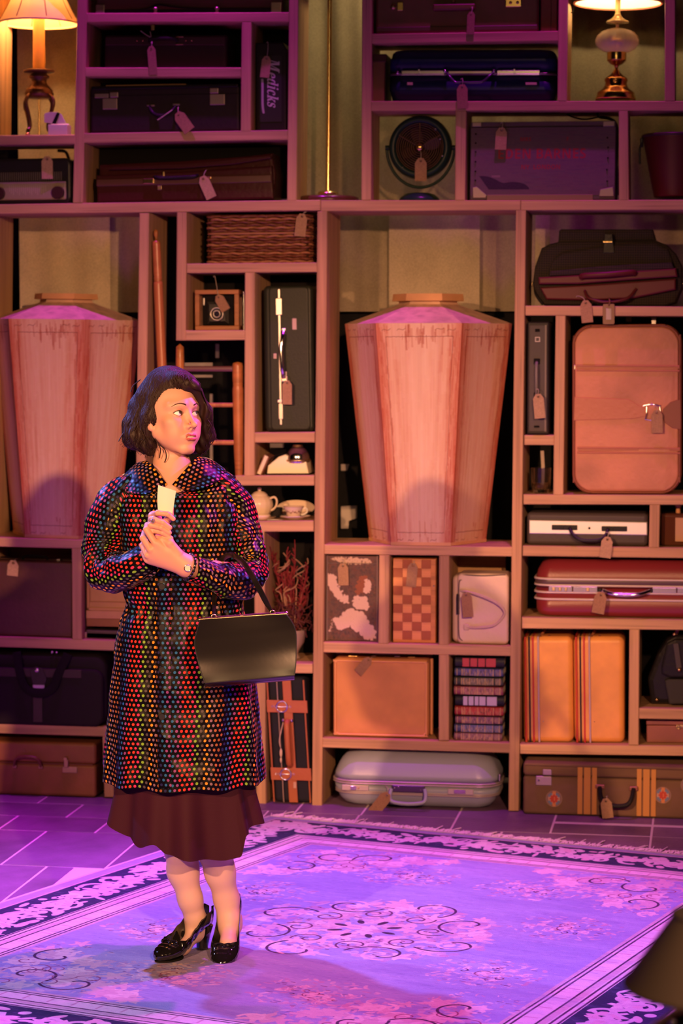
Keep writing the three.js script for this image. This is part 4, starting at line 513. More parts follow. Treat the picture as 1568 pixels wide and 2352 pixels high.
{ // folding camera in an open wooden frame
  const it = slot(448, 664, 548, 757, -0.06), t = thing('framed_camera', 'old black folding camera set inside an open wooden box frame', 'camera', V(it.pos.x, onShelf(495, 758), -0.06), 0.05), w = it.w, h = it.h, wd = mat([0.42, 0.16, 0.05], 0.45, { map: T.wood }), b = 0.017, d = 0.1;
  for (const z of [0, -d]) { part('frame_bar', rbx(-w / 2, 0, z - b, w / 2, b, z, 0.002), wd, t); part('frame_bar', rbx(-w / 2, h - b, z - b, w / 2, h, z, 0.002), wd, t); part('frame_bar', rbx(-w / 2, b, z - b, -w / 2 + b * 1.05, h - b, z, 0.002), wd, t); part('frame_bar', rbx(w / 2 - b * 1.05, b, z - b, w / 2, h - b, z, 0.002), wd, t); }
  for (const [x, y] of [[-1, 0], [1, 0], [-1, 1], [1, 1]]) part('frame_bar', rbx(x < 0 ? -w / 2 : w / 2 - b, y ? h - b : 0, -d, x < 0 ? -w / 2 + b : w / 2, y ? h : b, -b, 0.002), wd, t);
  part('camera_body', rbx(-w * 0.36, b, -0.085, w * 0.36, h - b - 0.004, -0.03, 0.006), M.black, t); for (let k = 0; k < 5; k++) part('bellows', at(rbox(w * (0.5 - k * 0.03), h * (0.56 - k * 0.03), 0.005, 0.002), 0, h * 0.43, -0.028 + k * 0.005), M.blackleather, t);
  const ch = mat([0.4, 0.38, 0.36], 0.3, { metalness: 0.8 }); part('lens_ring', [at(new THREE.TorusGeometry(0.024, 0.004, 8, 28), 0, h * 0.4, 0.0), at(new THREE.TorusGeometry(0.013, 0.003, 8, 24), 0, h * 0.4, 0.004)], ch, t); part('lens', at(new THREE.SphereGeometry(0.013, 16, 8, 0, Math.PI * 2, 0, 1.1), 0, h * 0.4, -0.006, Math.PI / 2), mat([0.02, 0.02, 0.03], 0.05), t); part('lever', rbx(-w * 0.33, h * 0.62, -0.03, -w * 0.3, h * 0.8, -0.02, 0.001), ch, t);
  tag('brown tag draped over the framed camera', [499, 678], [519, 713], 22, -0.04, [492, 634], -0.075, 2);
  const s2 = slot(552, 666, 562, 752, -0.12), c = thing('chrome_rod', 'chrome rod standing behind the divider beside the framed camera', 'rod', V(s2.pos.x + 0.006, onShelf(556, 758), -0.12)); part('rod', at(cyl(0.007, 0.008, s2.h, 14), 0, s2.h / 2, 0), M.chrome, c); part('cap', at(sph(0.0085, 12, 8), 0, s2.h, 0), M.chrome, c);
}
{ // green hard suitcase on end
  const it = slot(608, 655, 722, 991, -0.04), t = thing('green_suitcase', 'dark green hard suitcase standing on end with chrome latch rail', 'suitcase', V(it.pos.x, onShelf(660, 992.5), -0.04)), w = it.w, h = it.h, X = it.X, Y = it.Y, m = mat([0.018, 0.022, 0.014], 0.4, { bump: T.grain, bumpScale: 0.0005 });
  const b = ext(rshape(w, h, 0.02, 0, h / 2), 0.25, 0.016, 4, 10); b.translate(0, 0, -0.25); part('body', b, m, t); const f = ext(rshape(w * 0.8, h * 0.98, 0.018, w * 0.02, h / 2), 0.012, 0.006, 3, 8); f.translate(0, 0, -0.006); part('front_panel', f, mat([0.024, 0.029, 0.019], 0.42, { bump: T.grain, bumpScale: 0.0005 }), t);
  const ch = mat([0.6, 0.54, 0.5], 0.3, { metalness: 0.9 }); part('rail', rbx(X(643), Y(975), 0.004, X(648.5), Y(663), 0.009, 0.002), ch, t); part('latch', [rbx(X(638), Y(723), 0.004, X(653), Y(684), 0.014, 0.003), rbx(X(639), Y(924), 0.004, X(650), Y(917), 0.013, 0.002), rbx(X(641), Y(962), 0.004, X(651), Y(926), 0.01, 0.002)], ch, t); part('plate', [rbx(X(675), Y(757), 0.004, X(685), Y(731), 0.008, 0.002), rbx(X(631), Y(823), 0.002, X(638), Y(811), 0.007, 0.001)], mat([0.55, 0.4, 0.33], 0.5), t);
  part('handle', tube([[X(656), Y(760), 0.012], [X(655), Y(775), 0.03], [X(652), Y(800), 0.036], [X(653), Y(830), 0.036], [X(654), Y(852), 0.03], [X(655), Y(866), 0.012]], 0.0085, 36, 8), M.chrome, t); part('handle_mount', [rbx(X(651), Y(768), 0.004, X(661), Y(753), 0.016, 0.003), rbx(X(649), Y(876), 0.004, X(662), Y(852), 0.014, 0.003)], ch, t);
  tag('brown tag hanging from the dark green suitcase handle', [659, 874], [659, 929], 22, 0.002, [655, 862], -0.01, 2);
}
{ // cream slide viewer with a chrome dome
  const it = slot(606, 1026, 712, 1089, -0.05), t = thing('tabletop_viewer', 'cream metal base with a shiny chrome dome, above the teapot shelf', 'appliance', V(it.pos.x, onShelf(660, 1092.5), -0.05)), X = it.X, Y = it.Y, cr = mat([0.95, 0.88, 0.68], 0.25);
  const g = pext(it, [[612, 1088], [615, 1068], [640, 1048], [655, 1043], [668, 1052], [676, 1060], [703, 1060], [709, 1088]], -0.12, 0, 0.006); part('base', g, cr, t); part('plinth', rbx(X(610), 0, -0.125, X(712), Y(1086.5), 0.003, 0.002), M.black, t);
  part('dome', at(new THREE.SphereGeometry(0.046, 28, 18, 0, Math.PI * 2, 0, Math.PI * 0.62), X(681), Y(1052), -0.03), M.chrome, t); part('collar', at(new THREE.TorusGeometry(0.045, 0.005, 8, 28), X(681), Y(1057), -0.03, Math.PI / 2), M.dullbrass, t); part('dome_cap', at(cyl(0.018, 0.022, 0.008, 18), X(681), Y(1024), -0.03), M.dullbrass, t); part('wire', tube([[X(617), Y(1058), -0.01], [X(630), Y(1047), 0.004], [X(650), Y(1040), 0.004]], 0.0016, 14, 5), M.black, t);
  const q = slot(586, 1048, 616, 1090, -0.03), b = thing('brown_book', 'thin brown book leaning beside the cream chrome-domed viewer', 'book', V(q.pos.x, onShelf(600, 1092.5) + 0.001, -0.03)); part('cover', at(rbox(0.022, q.h * 1.12, 0.11, 0.002), 0.004, q.h * 0.54, -0.055, 0, 0, -0.42), mat([0.28, 0.11, 0.06], 0.6, { map: T.worn }), b); part('pages', at(rbox(0.014, q.h * 1.09, 0.112, 0.001), 0.004, q.h * 0.54, -0.055, 0, 0, -0.42), M.paper, b);
}
{ // teapot, cup, saucer
  const cr = mat([0.76, 0.62, 0.47], 0.22), yS = onShelf(640, 1197), z = -0.12;
  const it = slot(580, 1127, 630, 1176, z), t = thing('teapot', 'cream ribbed china teapot with lid beside the teacup', 'teapot', V(P(596, 1170, z).x, yS, z)), R = 0.05;
  const body = lathe([[0.001, 0], [0.03, 0], [0.034, 0.004], [0.044, 0.02], [0.052, 0.045], [0.05, 0.062], [0.04, 0.078], [0.03, 0.084]], 40), p = body.attributes.position; for (let i = 0; i < p.count; i++) { const a = Math.atan2(p.getZ(i), p.getX(i)), k = 1 + 0.025 * Math.cos(a * 14); p.setX(i, p.getX(i) * k); p.setZ(i, p.getZ(i) * k); } body.computeVertexNormals();
  part('body', body, cr, t); part('lid', lathe([[0.032, 0.082], [0.031, 0.088], [0.02, 0.097], [0.007, 0.101], [0.005, 0.104], [0.008, 0.109], [0.007, 0.114], [0.001, 0.116]], 28), cr, t); part('handle', tube([[0.04, 0.072, 0], [0.058, 0.078, 0], [0.068, 0.066, 0], [0.066, 0.046, 0], [0.056, 0.032, 0], [0.046, 0.026, 0]], 0.0042, 30, 8), cr, t); part('spout', tube([[-0.045, 0.035, 0], [-0.065, 0.045, 0], [-0.075, 0.07, 0], [-0.085, 0.082, 0]], 0.008, 20, 10), cr, t); part('foot_tray', at(cyl(0.062, 0.055, 0.006, 36), 0.002, 0.003, 0), cr, t); t.children.forEach((c) => { if (c.name !== 'foot_tray') c.position.y += 0.0055; });
  const s = thing('saucer', 'white saucer under the patterned teacup', 'saucer', V(P(678, 1190, -0.07).x, yS, -0.07)); part('dish', lathe([[0.001, 0.002], [0.026, 0.001], [0.03, 0.0], [0.034, 0.004], [0.058, 0.012], [0.06, 0.014], [0.056, 0.0145], [0.034, 0.008], [0.001, 0.006]], 40), mat([0.74, 0.63, 0.58], 0.2), s);
  const c = thing('teacup', 'white china teacup with brown pattern on its saucer', 'cup', V(P(674, 1186, -0.07).x, yS + 0.0065, -0.07)), tx = canvasTex(512, 128, (k, W, H) => { k.fillStyle = '#e4d2c8'; k.fillRect(0, 0, W, H); for (let i = 0; i < 24; i++) { const x = i * W / 24; k.fillStyle = i % 2 ? 'rgba(110,60,60,.8)' : 'rgba(150,100,110,.6)'; k.beginPath(); k.ellipse(x + 8, 52 + (i % 3) * 8, 8, 12, i, 0, 7); k.fill(); } k.fillStyle = 'rgba(140,100,80,.7)'; k.fillRect(0, 4, W, 3); });
  const cup = lathe([[0.001, 0], [0.02, 0], [0.022, 0.004], [0.026, 0.01], [0.031, 0.028], [0.041, 0.045], [0.042, 0.046], [0.039, 0.045], [0.029, 0.027], [0.022, 0.01], [0.001, 0.008]], 40); { const uv = cup.attributes.uv, pp = cup.attributes.position; for (let i = 0; i < uv.count; i++) uv.setXY(i, uv.getX(i), pp.getY(i) / 0.046); } part('bowl', cup, mat([0.9, 0.86, 0.84], 0.2, { map: tx }), c); part('handle', tube([[0.036, 0.036, 0], [0.05, 0.038, -0.004], [0.052, 0.024, -0.004], [0.04, 0.015, 0], [0.03, 0.013, 0]], 0.0028, 24, 8), M.white, c);
  const d = thing('small_dish', 'small cream dish in front of the teapot', 'dish', V(P(602, 1192, -0.045).x, yS, -0.045)); part('dish', lathe([[0.001, 0], [0.02, 0], [0.032, 0.012], [0.034, 0.02], [0.031, 0.019], [0.018, 0.005], [0.001, 0.004]], 32), cr, d);
  const e = thing('dark_cup', 'dark cup behind the white teacup saucer', 'cup', V(P(634, 1180, -0.17).x, yS, -0.17)); part('bowl', lathe([[0.001, 0], [0.016, 0], [0.024, 0.015], [0.028, 0.04], [0.026, 0.04], [0.021, 0.015], [0.001, 0.004]], 28), M.blackplastic, e); part('handle', tube([[0.026, 0.033, 0], [0.04, 0.032, 0], [0.038, 0.015, 0], [0.024, 0.012, 0]], 0.0025, 18, 6), M.blackplastic, e);
  const k = thing('spoon', 'dark spoon lying between small dish and saucer', 'spoon', V(P(628, 1193, -0.05).x, yS + 0.003, -0.05)); part('bowl', at(sph(0.009, 12, 8).scale(1, 0.35, 0.7), 0.03, 0, 0), M.steel, k); part('shaft', tube([[-0.035, 0, 0.006], [0, 0.001, 0.002], [0.024, 0, 0]], 0.002, 10, 6), M.steel, k);
  const pl = thing('plate', 'cream plate standing at the back of the tea shelf', 'plate', V(P(690, 1180, -0.25).x, yS, -0.25)); part('dish', at(lathe([[0.001, 0], [0.05, 0.0], [0.075, 0.01], [0.076, 0.013], [0.05, 0.005], [0.001, 0.004]], 40).scale(1, 1, 0.4), -0.02, 0.03, -0.02, Math.PI / 2 - 0.2), cr, pl);
}
{ // dried red grasses in a pot
  const pos = V(P(670, 1518, -0.13).x, onShelf(670, 1524.5), -0.13), t = thing('dried_grass_arrangement', 'dried red grasses and curled stems in a grey footed pot', 'dried plant', pos), pot = mat([0.30, 0.21, 0.20], 0.6);
  const g = lathe([[0.001, 0], [0.032, 0], [0.034, 0.006], [0.024, 0.02], [0.03, 0.035], [0.048, 0.065], [0.055, 0.1], [0.058, 0.115], [0.052, 0.115], [0.04, 0.06], [0.001, 0.05]], 36), p = g.attributes.position; for (let i = 0; i < p.count; i++) { const a = Math.atan2(p.getZ(i), p.getX(i)), k = 1 + 0.02 * Math.cos(a * 16) * (p.getY(i) > 0.03 ? 1 : 0); p.setX(i, p.getX(i) * k); p.setZ(i, p.getZ(i) * k); } g.computeVertexNormals(); part('pot', g, pot, t);
  const red = mat([0.20, 0.015, 0.02], 0.8), dr = mat([0.10, 0.02, 0.02], 0.85), st = mat([0.36, 0.2, 0.13], 0.8), plumes = [], fl = [], curls = [];
  for (let i = 0; i < 15; i++) { const a = rr(-1, 1), b = rr(-0.5, 0.5), H = rr(0.26, 0.45), top = V(a * 0.085 - 0.005, H, b * 0.08), q = [V(a * 0.02, 0.09, b * 0.02), V(a * 0.035, H * 0.5, b * 0.03), top]; plumes.push(tube(q, 0.0022, 12, 5)); const n = 24; for (let k = 0; k < n; k++) { const f = 0.5 + 0.5 * k / n, c = curve(q).getPoint(f), dd = V(rr(-1, 1), rr(0.6, 1.6), rr(-1, 1)).normalize().multiplyScalar(rr(0.015, 0.03)); plumes.push(new THREE.TubeGeometry(new THREE.LineCurve3(c, c.clone().add(dd)), 1, rr(0.0012, 0.003), 4)); } }
  for (let i = 0; i < 130; i++) { const a = rr(0, 6.28), r = rr(0.0, 0.085), y = rr(0.1, 0.21), c = V(r * Math.cos(a), y, r * 0.8 * Math.sin(a)); fl.push(tube([c, c.clone().add(V(rr(-0.02, 0.02), rr(0.0, 0.04), rr(-0.02, 0.03))), c.clone().add(V(rr(-0.04, 0.04), rr(-0.02, 0.05), rr(-0.02, 0.04)))], rr(0.0015, 0.004), 5, 4)); }
  for (let i = 0; i < 7; i++) { const a = rr(-0.05, 0.05), H = rr(0.38, 0.47); const ps = [V(a * 0.3, 0.1, 0), V(a + rr(-0.02, 0.02), H * 0.6, 0.02)]; for (let k = 0; k < 7; k++) ps.push(V(a + 0.028 * Math.sin(k * 1.1 + i), H * 0.66 + k * 0.018 + rr(-0.008, 0.008), 0.03 * Math.cos(k + i))); curls.push(tube(ps, 0.0024, 40, 5)); }
  part('plumes', plumes, red, t); part('dried_flowers', fl, dr, t); part('curled_stems', curls, st, t);
}
{ // navy travel case with brown straps, on end
  const it = slot(613, 1551, 709, 1839, -0.01), t = thing('strapped_travel_case', 'navy cloth travel case with brown leather straps standing on end', 'suitcase', V(it.pos.x, 0.001, -0.01), 0.02), w = it.w, h = it.h, Y = it.Y, X = (x, y = 1700) => it.X(x - (y - 1700) * 0.045 + 0), nv = mat([0.022, 0.022, 0.034], 0.8, { bump: T.weave, bumpScale: 0.0008 }), br = mat([0.36, 0.10, 0.035], 0.4, { bump: T.leather, bumpScale: 0.0008 });
  const g = new RoundedBoxGeometry(w * 0.92, h, 0.24, 5, 0.02); { const p = g.attributes.position; for (let i = 0; i < p.count; i++) { const f = p.getY(i) / h; p.setX(i, p.getX(i) - f * 0.028 + 0.004); p.setZ(i, p.getZ(i) * (1 - 0.1 * Math.abs(f) * 2 * (Math.abs(f) > 0.4 ? 1 : 0.3))); } g.computeVertexNormals(); } part('body', at(boxUV(g), 0, h / 2, -0.125), nv, t);
  const xo = (y) => -(Y(y) / h - 0.5) * 0.028 + 0.004, z0 = -0.003; const strip = (f0, f1, y0, y1, z, m, nm) => part(nm, (() => { const s = shape([[w * (f0) + xo(y1), Y(y1)], [w * f1 + xo(y1), Y(y1)], [w * f1 + xo(y0), Y(y0)], [w * f0 + xo(y0), Y(y0)]]), q = ext(s, 0.006, 0.0015); q.translate(0, 0, z); return q; })(), m, t);
  strip(-0.075, 0.13, 1552, 1836, z0, br, 'center_strap'); strip(-0.455, -0.42, 1555, 1836, z0, br, 'piping'); strip(0.41, 0.445, 1555, 1836, z0, br, 'piping'); strip(-0.22, -0.195, 1555, 1836, z0, mat([0.3, 0.2, 0.2], 0.5), 'zip');
  for (const [ya, yb] of [[1602, 1630], [1757, 1785]]) { strip(-0.475, 0.49, ya, yb, 0.0, br, 'belt'); const y = (ya + yb) / 2, cx = -0.11 * w + xo(y), cy = Y(y); part('buckle', at(new THREE.TorusGeometry(0.021, 0.0032, 8, 24), cx, cy, 0.01), M.chrome, t); part('buckle_pin', rbx(cx - 0.018, cy - 0.0015, 0.008, cx + 0.02, cy + 0.0015, 0.013, 0.001), M.chrome, t); part('eyelet', [-0.34, -0.27, 0.08].map((f) => at(new THREE.TorusGeometry(0.0035, 0.0013, 6, 12), f * w + xo(y), cy, 0.007)), M.chrome, t); }
  part('handle', tube([[xo(1650), Y(1648), 0.006], [xo(1655), Y(1657), 0.026], [xo(1690), Y(1690), 0.032], [xo(1720), Y(1718), 0.032], [xo(1745), Y(1742), 0.026], [xo(1750), Y(1750), 0.006]], 0.012, 36, 8), br, t); part('stud', [at(sph(0.007, 10, 8), -0.1 * w + xo(1647), Y(1647), 0.008), at(sph(0.007, 10, 8), 0.1 * w + xo(1648), Y(1648), 0.008)], M.chrome, t);
  part('key_tag', [tube([[-0.1 * w + xo(1650), Y(1652), 0.01], [-0.2 * w + xo(1680), Y(1690), 0.014], [-0.2 * w + xo(1710), Y(1708), 0.014]], 0.0018, 12, 5), at(sph(0.008, 10, 8).scale(0.7, 2.2, 0.6), -0.19 * w + xo(1720), Y(1722), 0.014), at(sph(0.006, 10, 8).scale(0.7, 1.8, 0.6), -0.2 * w + xo(1735), Y(1738), 0.014)], mat([0.6, 0.45, 0.38], 0.4), t); part('label_patch', rbx(0.05 * w + xo(1796), Y(1803), 0.002, 0.12 * w + xo(1796), Y(1789), 0.0055, 0.001), mat([0.5, 0.3, 0.25], 0.5), t);
}
{ // dark brown upright case, left edge
  const it = slot(-45, 1290, 165, 1463, -0.03), t = thing('suitcase', 'dark brown square suitcase in the bay below the left-hand vase', 'suitcase', V(it.pos.x, onShelf(60, 1465), -0.03)), w = it.w, h = it.h, X = it.X, m = mat([0.105, 0.034, 0.026], 0.5, { bump: T.leather, bumpScale: 0.0007, map: T.worn });
  part('body', rbx(-w / 2, 0, -0.18, w / 2, h, 0, 0.008, 3), m, t); part('top_edge', rbx(-w / 2, h - 0.006, -0.09, w / 2 - 0.002, h + 0.004, -0.06, 0.003), mat([0.07, 0.04, 0.03], 0.4), t); part('latch', [rbx(X(123), h, -0.05, X(132), h + 0.009, -0.03, 0.002)], M.steel, t); part('handle', tube([[X(40), h, -0.06], [X(45), h + 0.014, -0.06], [X(75), h + 0.016, -0.06], [X(95), h + 0.013, -0.06], [X(98), h, -0.06]], 0.005, 24, 6), M.blackleather, t);
  tag('brown tag hanging on the dark brown square suitcase', [31, 1287], [28, 1323], 26, -0.018, [40, 1284], -0.09, 2);
}
{ // box and books beside it
  const y0 = onShelf(240, 1475), book = (x0, x1, ya, yb, c, label, z = -0.04, d = 0.2) => { const it = slot(x0, ya, x1, yb, z), t = thing('book', label, 'book', V(it.pos.x, it.pos.y, z)), m = mat(c, 0.6, { map: T.worn }); t.position.y = book.y; book.y += it.h + 0.0003; part('cover', [rbx(-it.w / 2, 0, -d, it.w / 2, 0.003, 0, 0.001), rbx(-it.w / 2, it.h - 0.003, -d, it.w / 2, it.h, 0, 0.001), rbx(-it.w / 2, 0, -0.004, it.w / 2, it.h, 0.001, 0.002)], m, t); part('pages', rbx(-it.w / 2 + 0.003, 0.003, -d + 0.003, it.w / 2 - 0.003, it.h - 0.003, -0.004, 0.001), M.paper, t); };
  book.y = y0; book(194, 300, 1460, 1473, [0.42, 0.27, 0.22], 'pale pinkish book at the bottom under the yellow box'); book(198, 300, 1441, 1460, [0.09, 0.06, 0.045], 'dark brown book second from the bottom under the yellow box'); book(199, 298, 1423, 1441, [0.32, 0.15, 0.03], 'ochre book third from the bottom under the yellow box'); book(198, 300, 1405, 1423, [0.6, 0.33, 0.15], 'orange-tan book directly below the yellow box');
  const it = slot(199, 1268, 302, 1405, -0.04), t = thing('yellow_box', 'yellow framed box on top of the books behind the woman', 'box', V(it.pos.x, book.y, -0.04)), w = it.w, h = it.h, m = mat([0.62, 0.36, 0.11], 0.5, { map: T.worn }); part('body', rbx(-w / 2, 0, -0.15, w / 2, h, -0.004, 0.004), m, t); part('raised_frame', [rbx(-w / 2, 0, -0.01, w / 2, 0.012, 0, 0.002), rbx(-w / 2, h - 0.012, -0.01, w / 2, h, 0, 0.002), rbx(-w / 2, 0, -0.01, -w / 2 + 0.01, h, 0, 0.002), rbx(w / 2 - 0.01, 0, -0.01, w / 2, h, 0, 0.002)], mat([0.55, 0.3, 0.1], 0.5), t); part('inner_line', [rbx(-w * 0.44, h * 0.14, -0.006, w * 0.44, h * 0.155, -0.002, 0.001), rbx(-w * 0.44, h * 0.14, -0.006, -w * 0.42, h * 0.9, -0.002, 0.001)], mat([0.4, 0.2, 0.06], 0.5), t);
}
{ // black travel bag
  const it = slot(-50, 1499, 248, 1683, -0.03), t = thing('travel_bag', 'big black travel bag with webbing handles and silver clasp, bottom left', 'travel bag', V(it.pos.x, onShelf(100, 1667), 0.0)), X = it.X, Y = (y) => P(100, y, 0).y - t.position.y, w = it.w, m = mat([0.022, 0.018, 0.02], 0.65, { bump: T.weave, bumpScale: 0.0008 }), h = Y(1503);
  const b = ext(rshape(w, h, 0.05, 0, h / 2), 0.27, 0.025, 4, 12); b.translate(0, 0, -0.27); part('body', b, m, t); const l = ext(rshape(w * 0.97, h * 0.8, 0.04, 0, h * 0.4), 0.03, 0.012, 3, 12); l.translate(0, 0, -0.008); part('front_panel', l, m, t);
  part('trim_band', [rbx(X(-45), Y(1556), 0.0, X(196), Y(1537), 0.026, 0.003)], mat([0.05, 0.036, 0.032], 0.35), t); part('feet', [at(cyl(0.009, 0.009, 0.012, 12), X(15), -0.0, 0.0), at(cyl(0.01, 0.01, 0.014, 12), X(197), -0.0, 0.0)].map((g) => g.translate(0, 0.007, 0.004)), M.black, t);
  const web = (pts) => { const c = curve(pts.map(([x, y, z]) => V(X(x), Y(y), z))), n = 44, rings = []; for (let i = 0; i <= n; i++) { const f = i / n, p = c.getPoint(f), tg = c.getTangent(f), nn = V(-tg.y, tg.x, 0).normalize().multiplyScalar(0.017), zz = V(0, 0, 0.002); rings.push([p.clone().add(nn).add(zz), p.clone().sub(nn).add(zz), p.clone().sub(nn).sub(zz), p.clone().add(nn).sub(zz)]); } return loft(rings, { caps: [true, true] }); };
  part('handle', web([[46, 1500, 0.01], [56, 1545, 0.03], [70, 1580, 0.036], [100, 1592, 0.04], [130, 1580, 0.036], [145, 1545, 0.03], [163, 1502, 0.01]]), M.black, t);
  part('clasp_tab', pext(Object.assign({}, it, { L: (x, y) => [X(x), Y(y)] }), [[78, 1540], [92, 1532], [108, 1536], [117, 1560], [108, 1586], [88, 1586]], 0.02, 0.03, 0.003), mat([0.04, 0.034, 0.03], 0.35), t); part('clasp', [rbx(X(86), Y(1581), 0.028, X(113), Y(1573), 0.036, 0.002), rbx(X(82), Y(1590), 0.026, X(116), Y(1583), 0.032, 0.002)], M.steel, t); part('strap_tab', rbx(X(85), Y(1659), 0.02, X(106), Y(1600), 0.026, 0.002), mat([0.06, 0.045, 0.04], 0.4), t); part('stud', [at(sph(0.006, 10, 8), X(126), Y(1500), 0.004), at(sph(0.005, 10, 8), X(136), Y(1500), 0.004), at(sph(0.008, 10, 8).scale(1.3, 1, 0.6), X(95), Y(1540), 0.03)], M.steel, t);
}
{ // brown suitcase on the floor, bottom left
  const it = slot(-50, 1713, 220, 1837, 0.0), t = thing('suitcase', 'worn brown suitcase on the floor in the bottom left bay', 'suitcase', V(it.pos.x, 0.001, 0)), w = it.w, h = it.h, X = it.X, Y = it.Y, m = mat([0.33, 0.125, 0.045], 0.5, { bump: T.leather, bumpScale: 0.0006, map: T.worn });
  part('base', rbx(-w / 2, 0, -0.28, w / 2, h * 0.6, 0, 0.014, 4), m, t); part('lid', rbx(-w / 2, h * 0.605, -0.28, w / 2, h, 0, 0.014, 4), m, t); part('edge_trim', rbx(-w / 2 + 0.01, h * 0.592, -0.01, w / 2 - 0.012, h * 0.612, 0.002, 0.001), mat([0.2, 0.07, 0.03], 0.5), t);
  part('handle', tube([[X(34), Y(1771), 0.006], [X(38), Y(1756), 0.02], [X(48), Y(1747), 0.026], [X(68), Y(1745), 0.028], [X(86), Y(1748), 0.026], [X(94), Y(1757), 0.02], [X(96), Y(1771), 0.006]], 0.006, 36, 8), mat([0.17, 0.06, 0.03], 0.4), t); part('handle_mount', [rbx(X(31), Y(1774), 0, X(40), Y(1767), 0.012, 0.003), rbx(X(90), Y(1774), 0, X(100), Y(1766), 0.012, 0.003)], M.dullbrass, t); part('rivet', [at(sph(0.003, 8, 6), X(56), Y(1734), 0), at(sph(0.003, 8, 6), X(70), Y(1734), 0)], M.dullbrass, t);
  part('lock', [rbx(X(144), Y(1782), 0, X(178), Y(1768), 0.005, 0.002), rbx(X(148), Y(1770), 0.002, X(158), Y(1752), 0.01, 0.003), at(cyl(0.007, 0.009, 0.012, 12), X(152), Y(1750), 0.006, Math.PI / 2)], M.dullbrass, t);
}
// ---------------------------------------------------------------- upper units
{ // candlestick lamp, lit
  const z = -0.11, y0 = onShelf(90, 311), o = V(P(90, 300, z).x, y0, z), t = thing('table_lamp', 'candlestick table lamp with pleated cream shade and bronze tripod base, top left', 'lamp', o), s = P(100, 200, z).x - P(99, 200, z).x, Yp = (y) => P(90, y, z).y - y0, br = mat([0.13, 0.055, 0.035], 0.32, { metalness: 0.5 });
  for (let k = 0; k < 4; k++) { const a = k * Math.PI / 2 + 0.45, c = Math.cos(a), n = Math.sin(a), q = [[14, 218], [30, 221], [41, 232], [42, 245], [36, 262], [30, 285], [30, 296], [36, 303]].map(([r, y]) => V(c * r * s, Yp(y), n * r * s)); part('leg', new THREE.TubeGeometry(curve(q), 34, 0.0075, 8), br, t); part('foot', at(sph(0.009, 12, 8).scale(1.1, 0.8, 1.1), c * 37 * s, 0.0075, n * 37 * s), M.brass, t); }
  part('stem_rod', at(cyl(0.004, 0.004, Yp(225) - 0.004, 10), 0, Yp(225) / 2 + 0.002, 0), M.brass, t);
  part('base', lathe([[0.001, 228], [24, 228], [31, 222], [33, 216], [30, 213], [31, 210], [27, 205], [19, 196], [16, 190], [17, 184], [22, 181], [23, 177], [18, 173], [17, 171], [34, 168], [35, 164], [28, 162], [0.001, 161]].map(([r, y]) => [r * s, Yp(y)]), 40), br, t);
  part('candle_column', lathe([[0.001, 163], [13.5, 163], [14, 158], [13, 90], [13, 40], [0.001, 40]].map(([r, y]) => [r * s, Yp(y)]), 28), mat([0.72, 0.38, 0.13], 0.45), t);
  const prof = [[87, 57], [86.5, 50], [72, 24], [60, -2], [50, -30], [42, -60]], sh = mat([0.85, 0.55, 0.28], 0.9, { phys: 1, transmission: 0.16, thickness: 0, side: THREE.DoubleSide });
  const g = lathe(prof.map(([r, y]) => [r * s, Yp(y)]), 64); const p = g.attributes.position; for (let i = 0; i < p.count; i++) { const a = Math.atan2(p.getZ(i), p.getX(i)), k = 1 - 0.02 * Math.pow(Math.abs(Math.cos(a * 4)), 18); p.setX(i, p.getX(i) * k); p.setZ(i, p.getZ(i) * k); } g.computeVertexNormals(); part('shade', g, sh, t, 'glowing cream fabric shade');
  part('shade_trim', at(new THREE.TorusGeometry(87 * s, 0.0035, 8, 64), 0, Yp(56), 0, Math.PI / 2), mat([0.75, 0.5, 0.25], 0.8), t); for (let k = 0; k < 8; k++) { const a = k * Math.PI / 4 + 0.3; part('seam', tube(prof.slice(1).map(([r, y]) => V(Math.cos(a) * r * s, Yp(y), Math.sin(a) * r * s)), 0.002, 12, 5), mat([0.3, 0.12, 0.08], 0.8), t); }
  part('bulb', at(sph(0.025, 16, 12), 0, Yp(-5), 0), mat([1, 0.8, 0.5], 0.4, { emissive: new THREE.Color().setRGB(1, 0.62, 0.25), emissiveIntensity: 3 }), t); part('socket', at(cyl(0.012, 0.014, 0.07, 16), 0, Yp(35), 0), M.brass, t);
  const l = new THREE.PointLight(new THREE.Color().setRGB(1, 0.6, 0.25), 0.62); l.name = 'table_lamp_light'; l.position.set(o.x, o.y + Yp(-5), o.z + 0.0); l.castShadow = true; l.shadow.radius = 1.1; scene.add(l);
}
{ // small boxes beside the lamp
  const it = slot(110, 283, 154, 309, -0.02), t = thing('white_box', 'small open white box in front of the candlestick lamp', 'box', V(it.pos.x, onShelf(130, 310), -0.02)), wm = mat([0.6, 0.55, 0.55], 0.6); part('body', rbx(-it.w / 2, 0, -0.06, it.w / 2, it.h * 0.92, 0, 0.002), wm, t); part('flap', at(rbox(it.w * 0.9, 0.002, 0.03, 0.0005), 0, it.h * 0.95, -0.03, 0.3), wm, t);
  const q = slot(99, 257, 142, 284, -0.035), b = thing('crumpled_tissue', 'folded white paper with a dark stripe sticking out of the small box', 'paper', V(q.pos.x, t.position.y + it.h * 0.92 + 0.002, -0.05)); const f = (pts, z) => { const g = ext(shape(pts.map(([x, y]) => [q.X(x), P(120, y, -0.035).y - b.position.y])), 0.004, 0.001); g.translate(0, 0, z); return g; };
  part('paper', [f([[99, 280], [122, 284], [134, 262], [130, 257], [112, 257], [100, 260]].reverse(), 0), f([[126, 284], [150, 283], [140, 262], [134, 259]].reverse(), 0.006)], mat([0.52, 0.46, 0.48], 0.8), b); part('dark_stripe', f([[119, 283], [128, 284], [137, 260], [131, 258]].reverse(), 0.011), M.black, b);
}
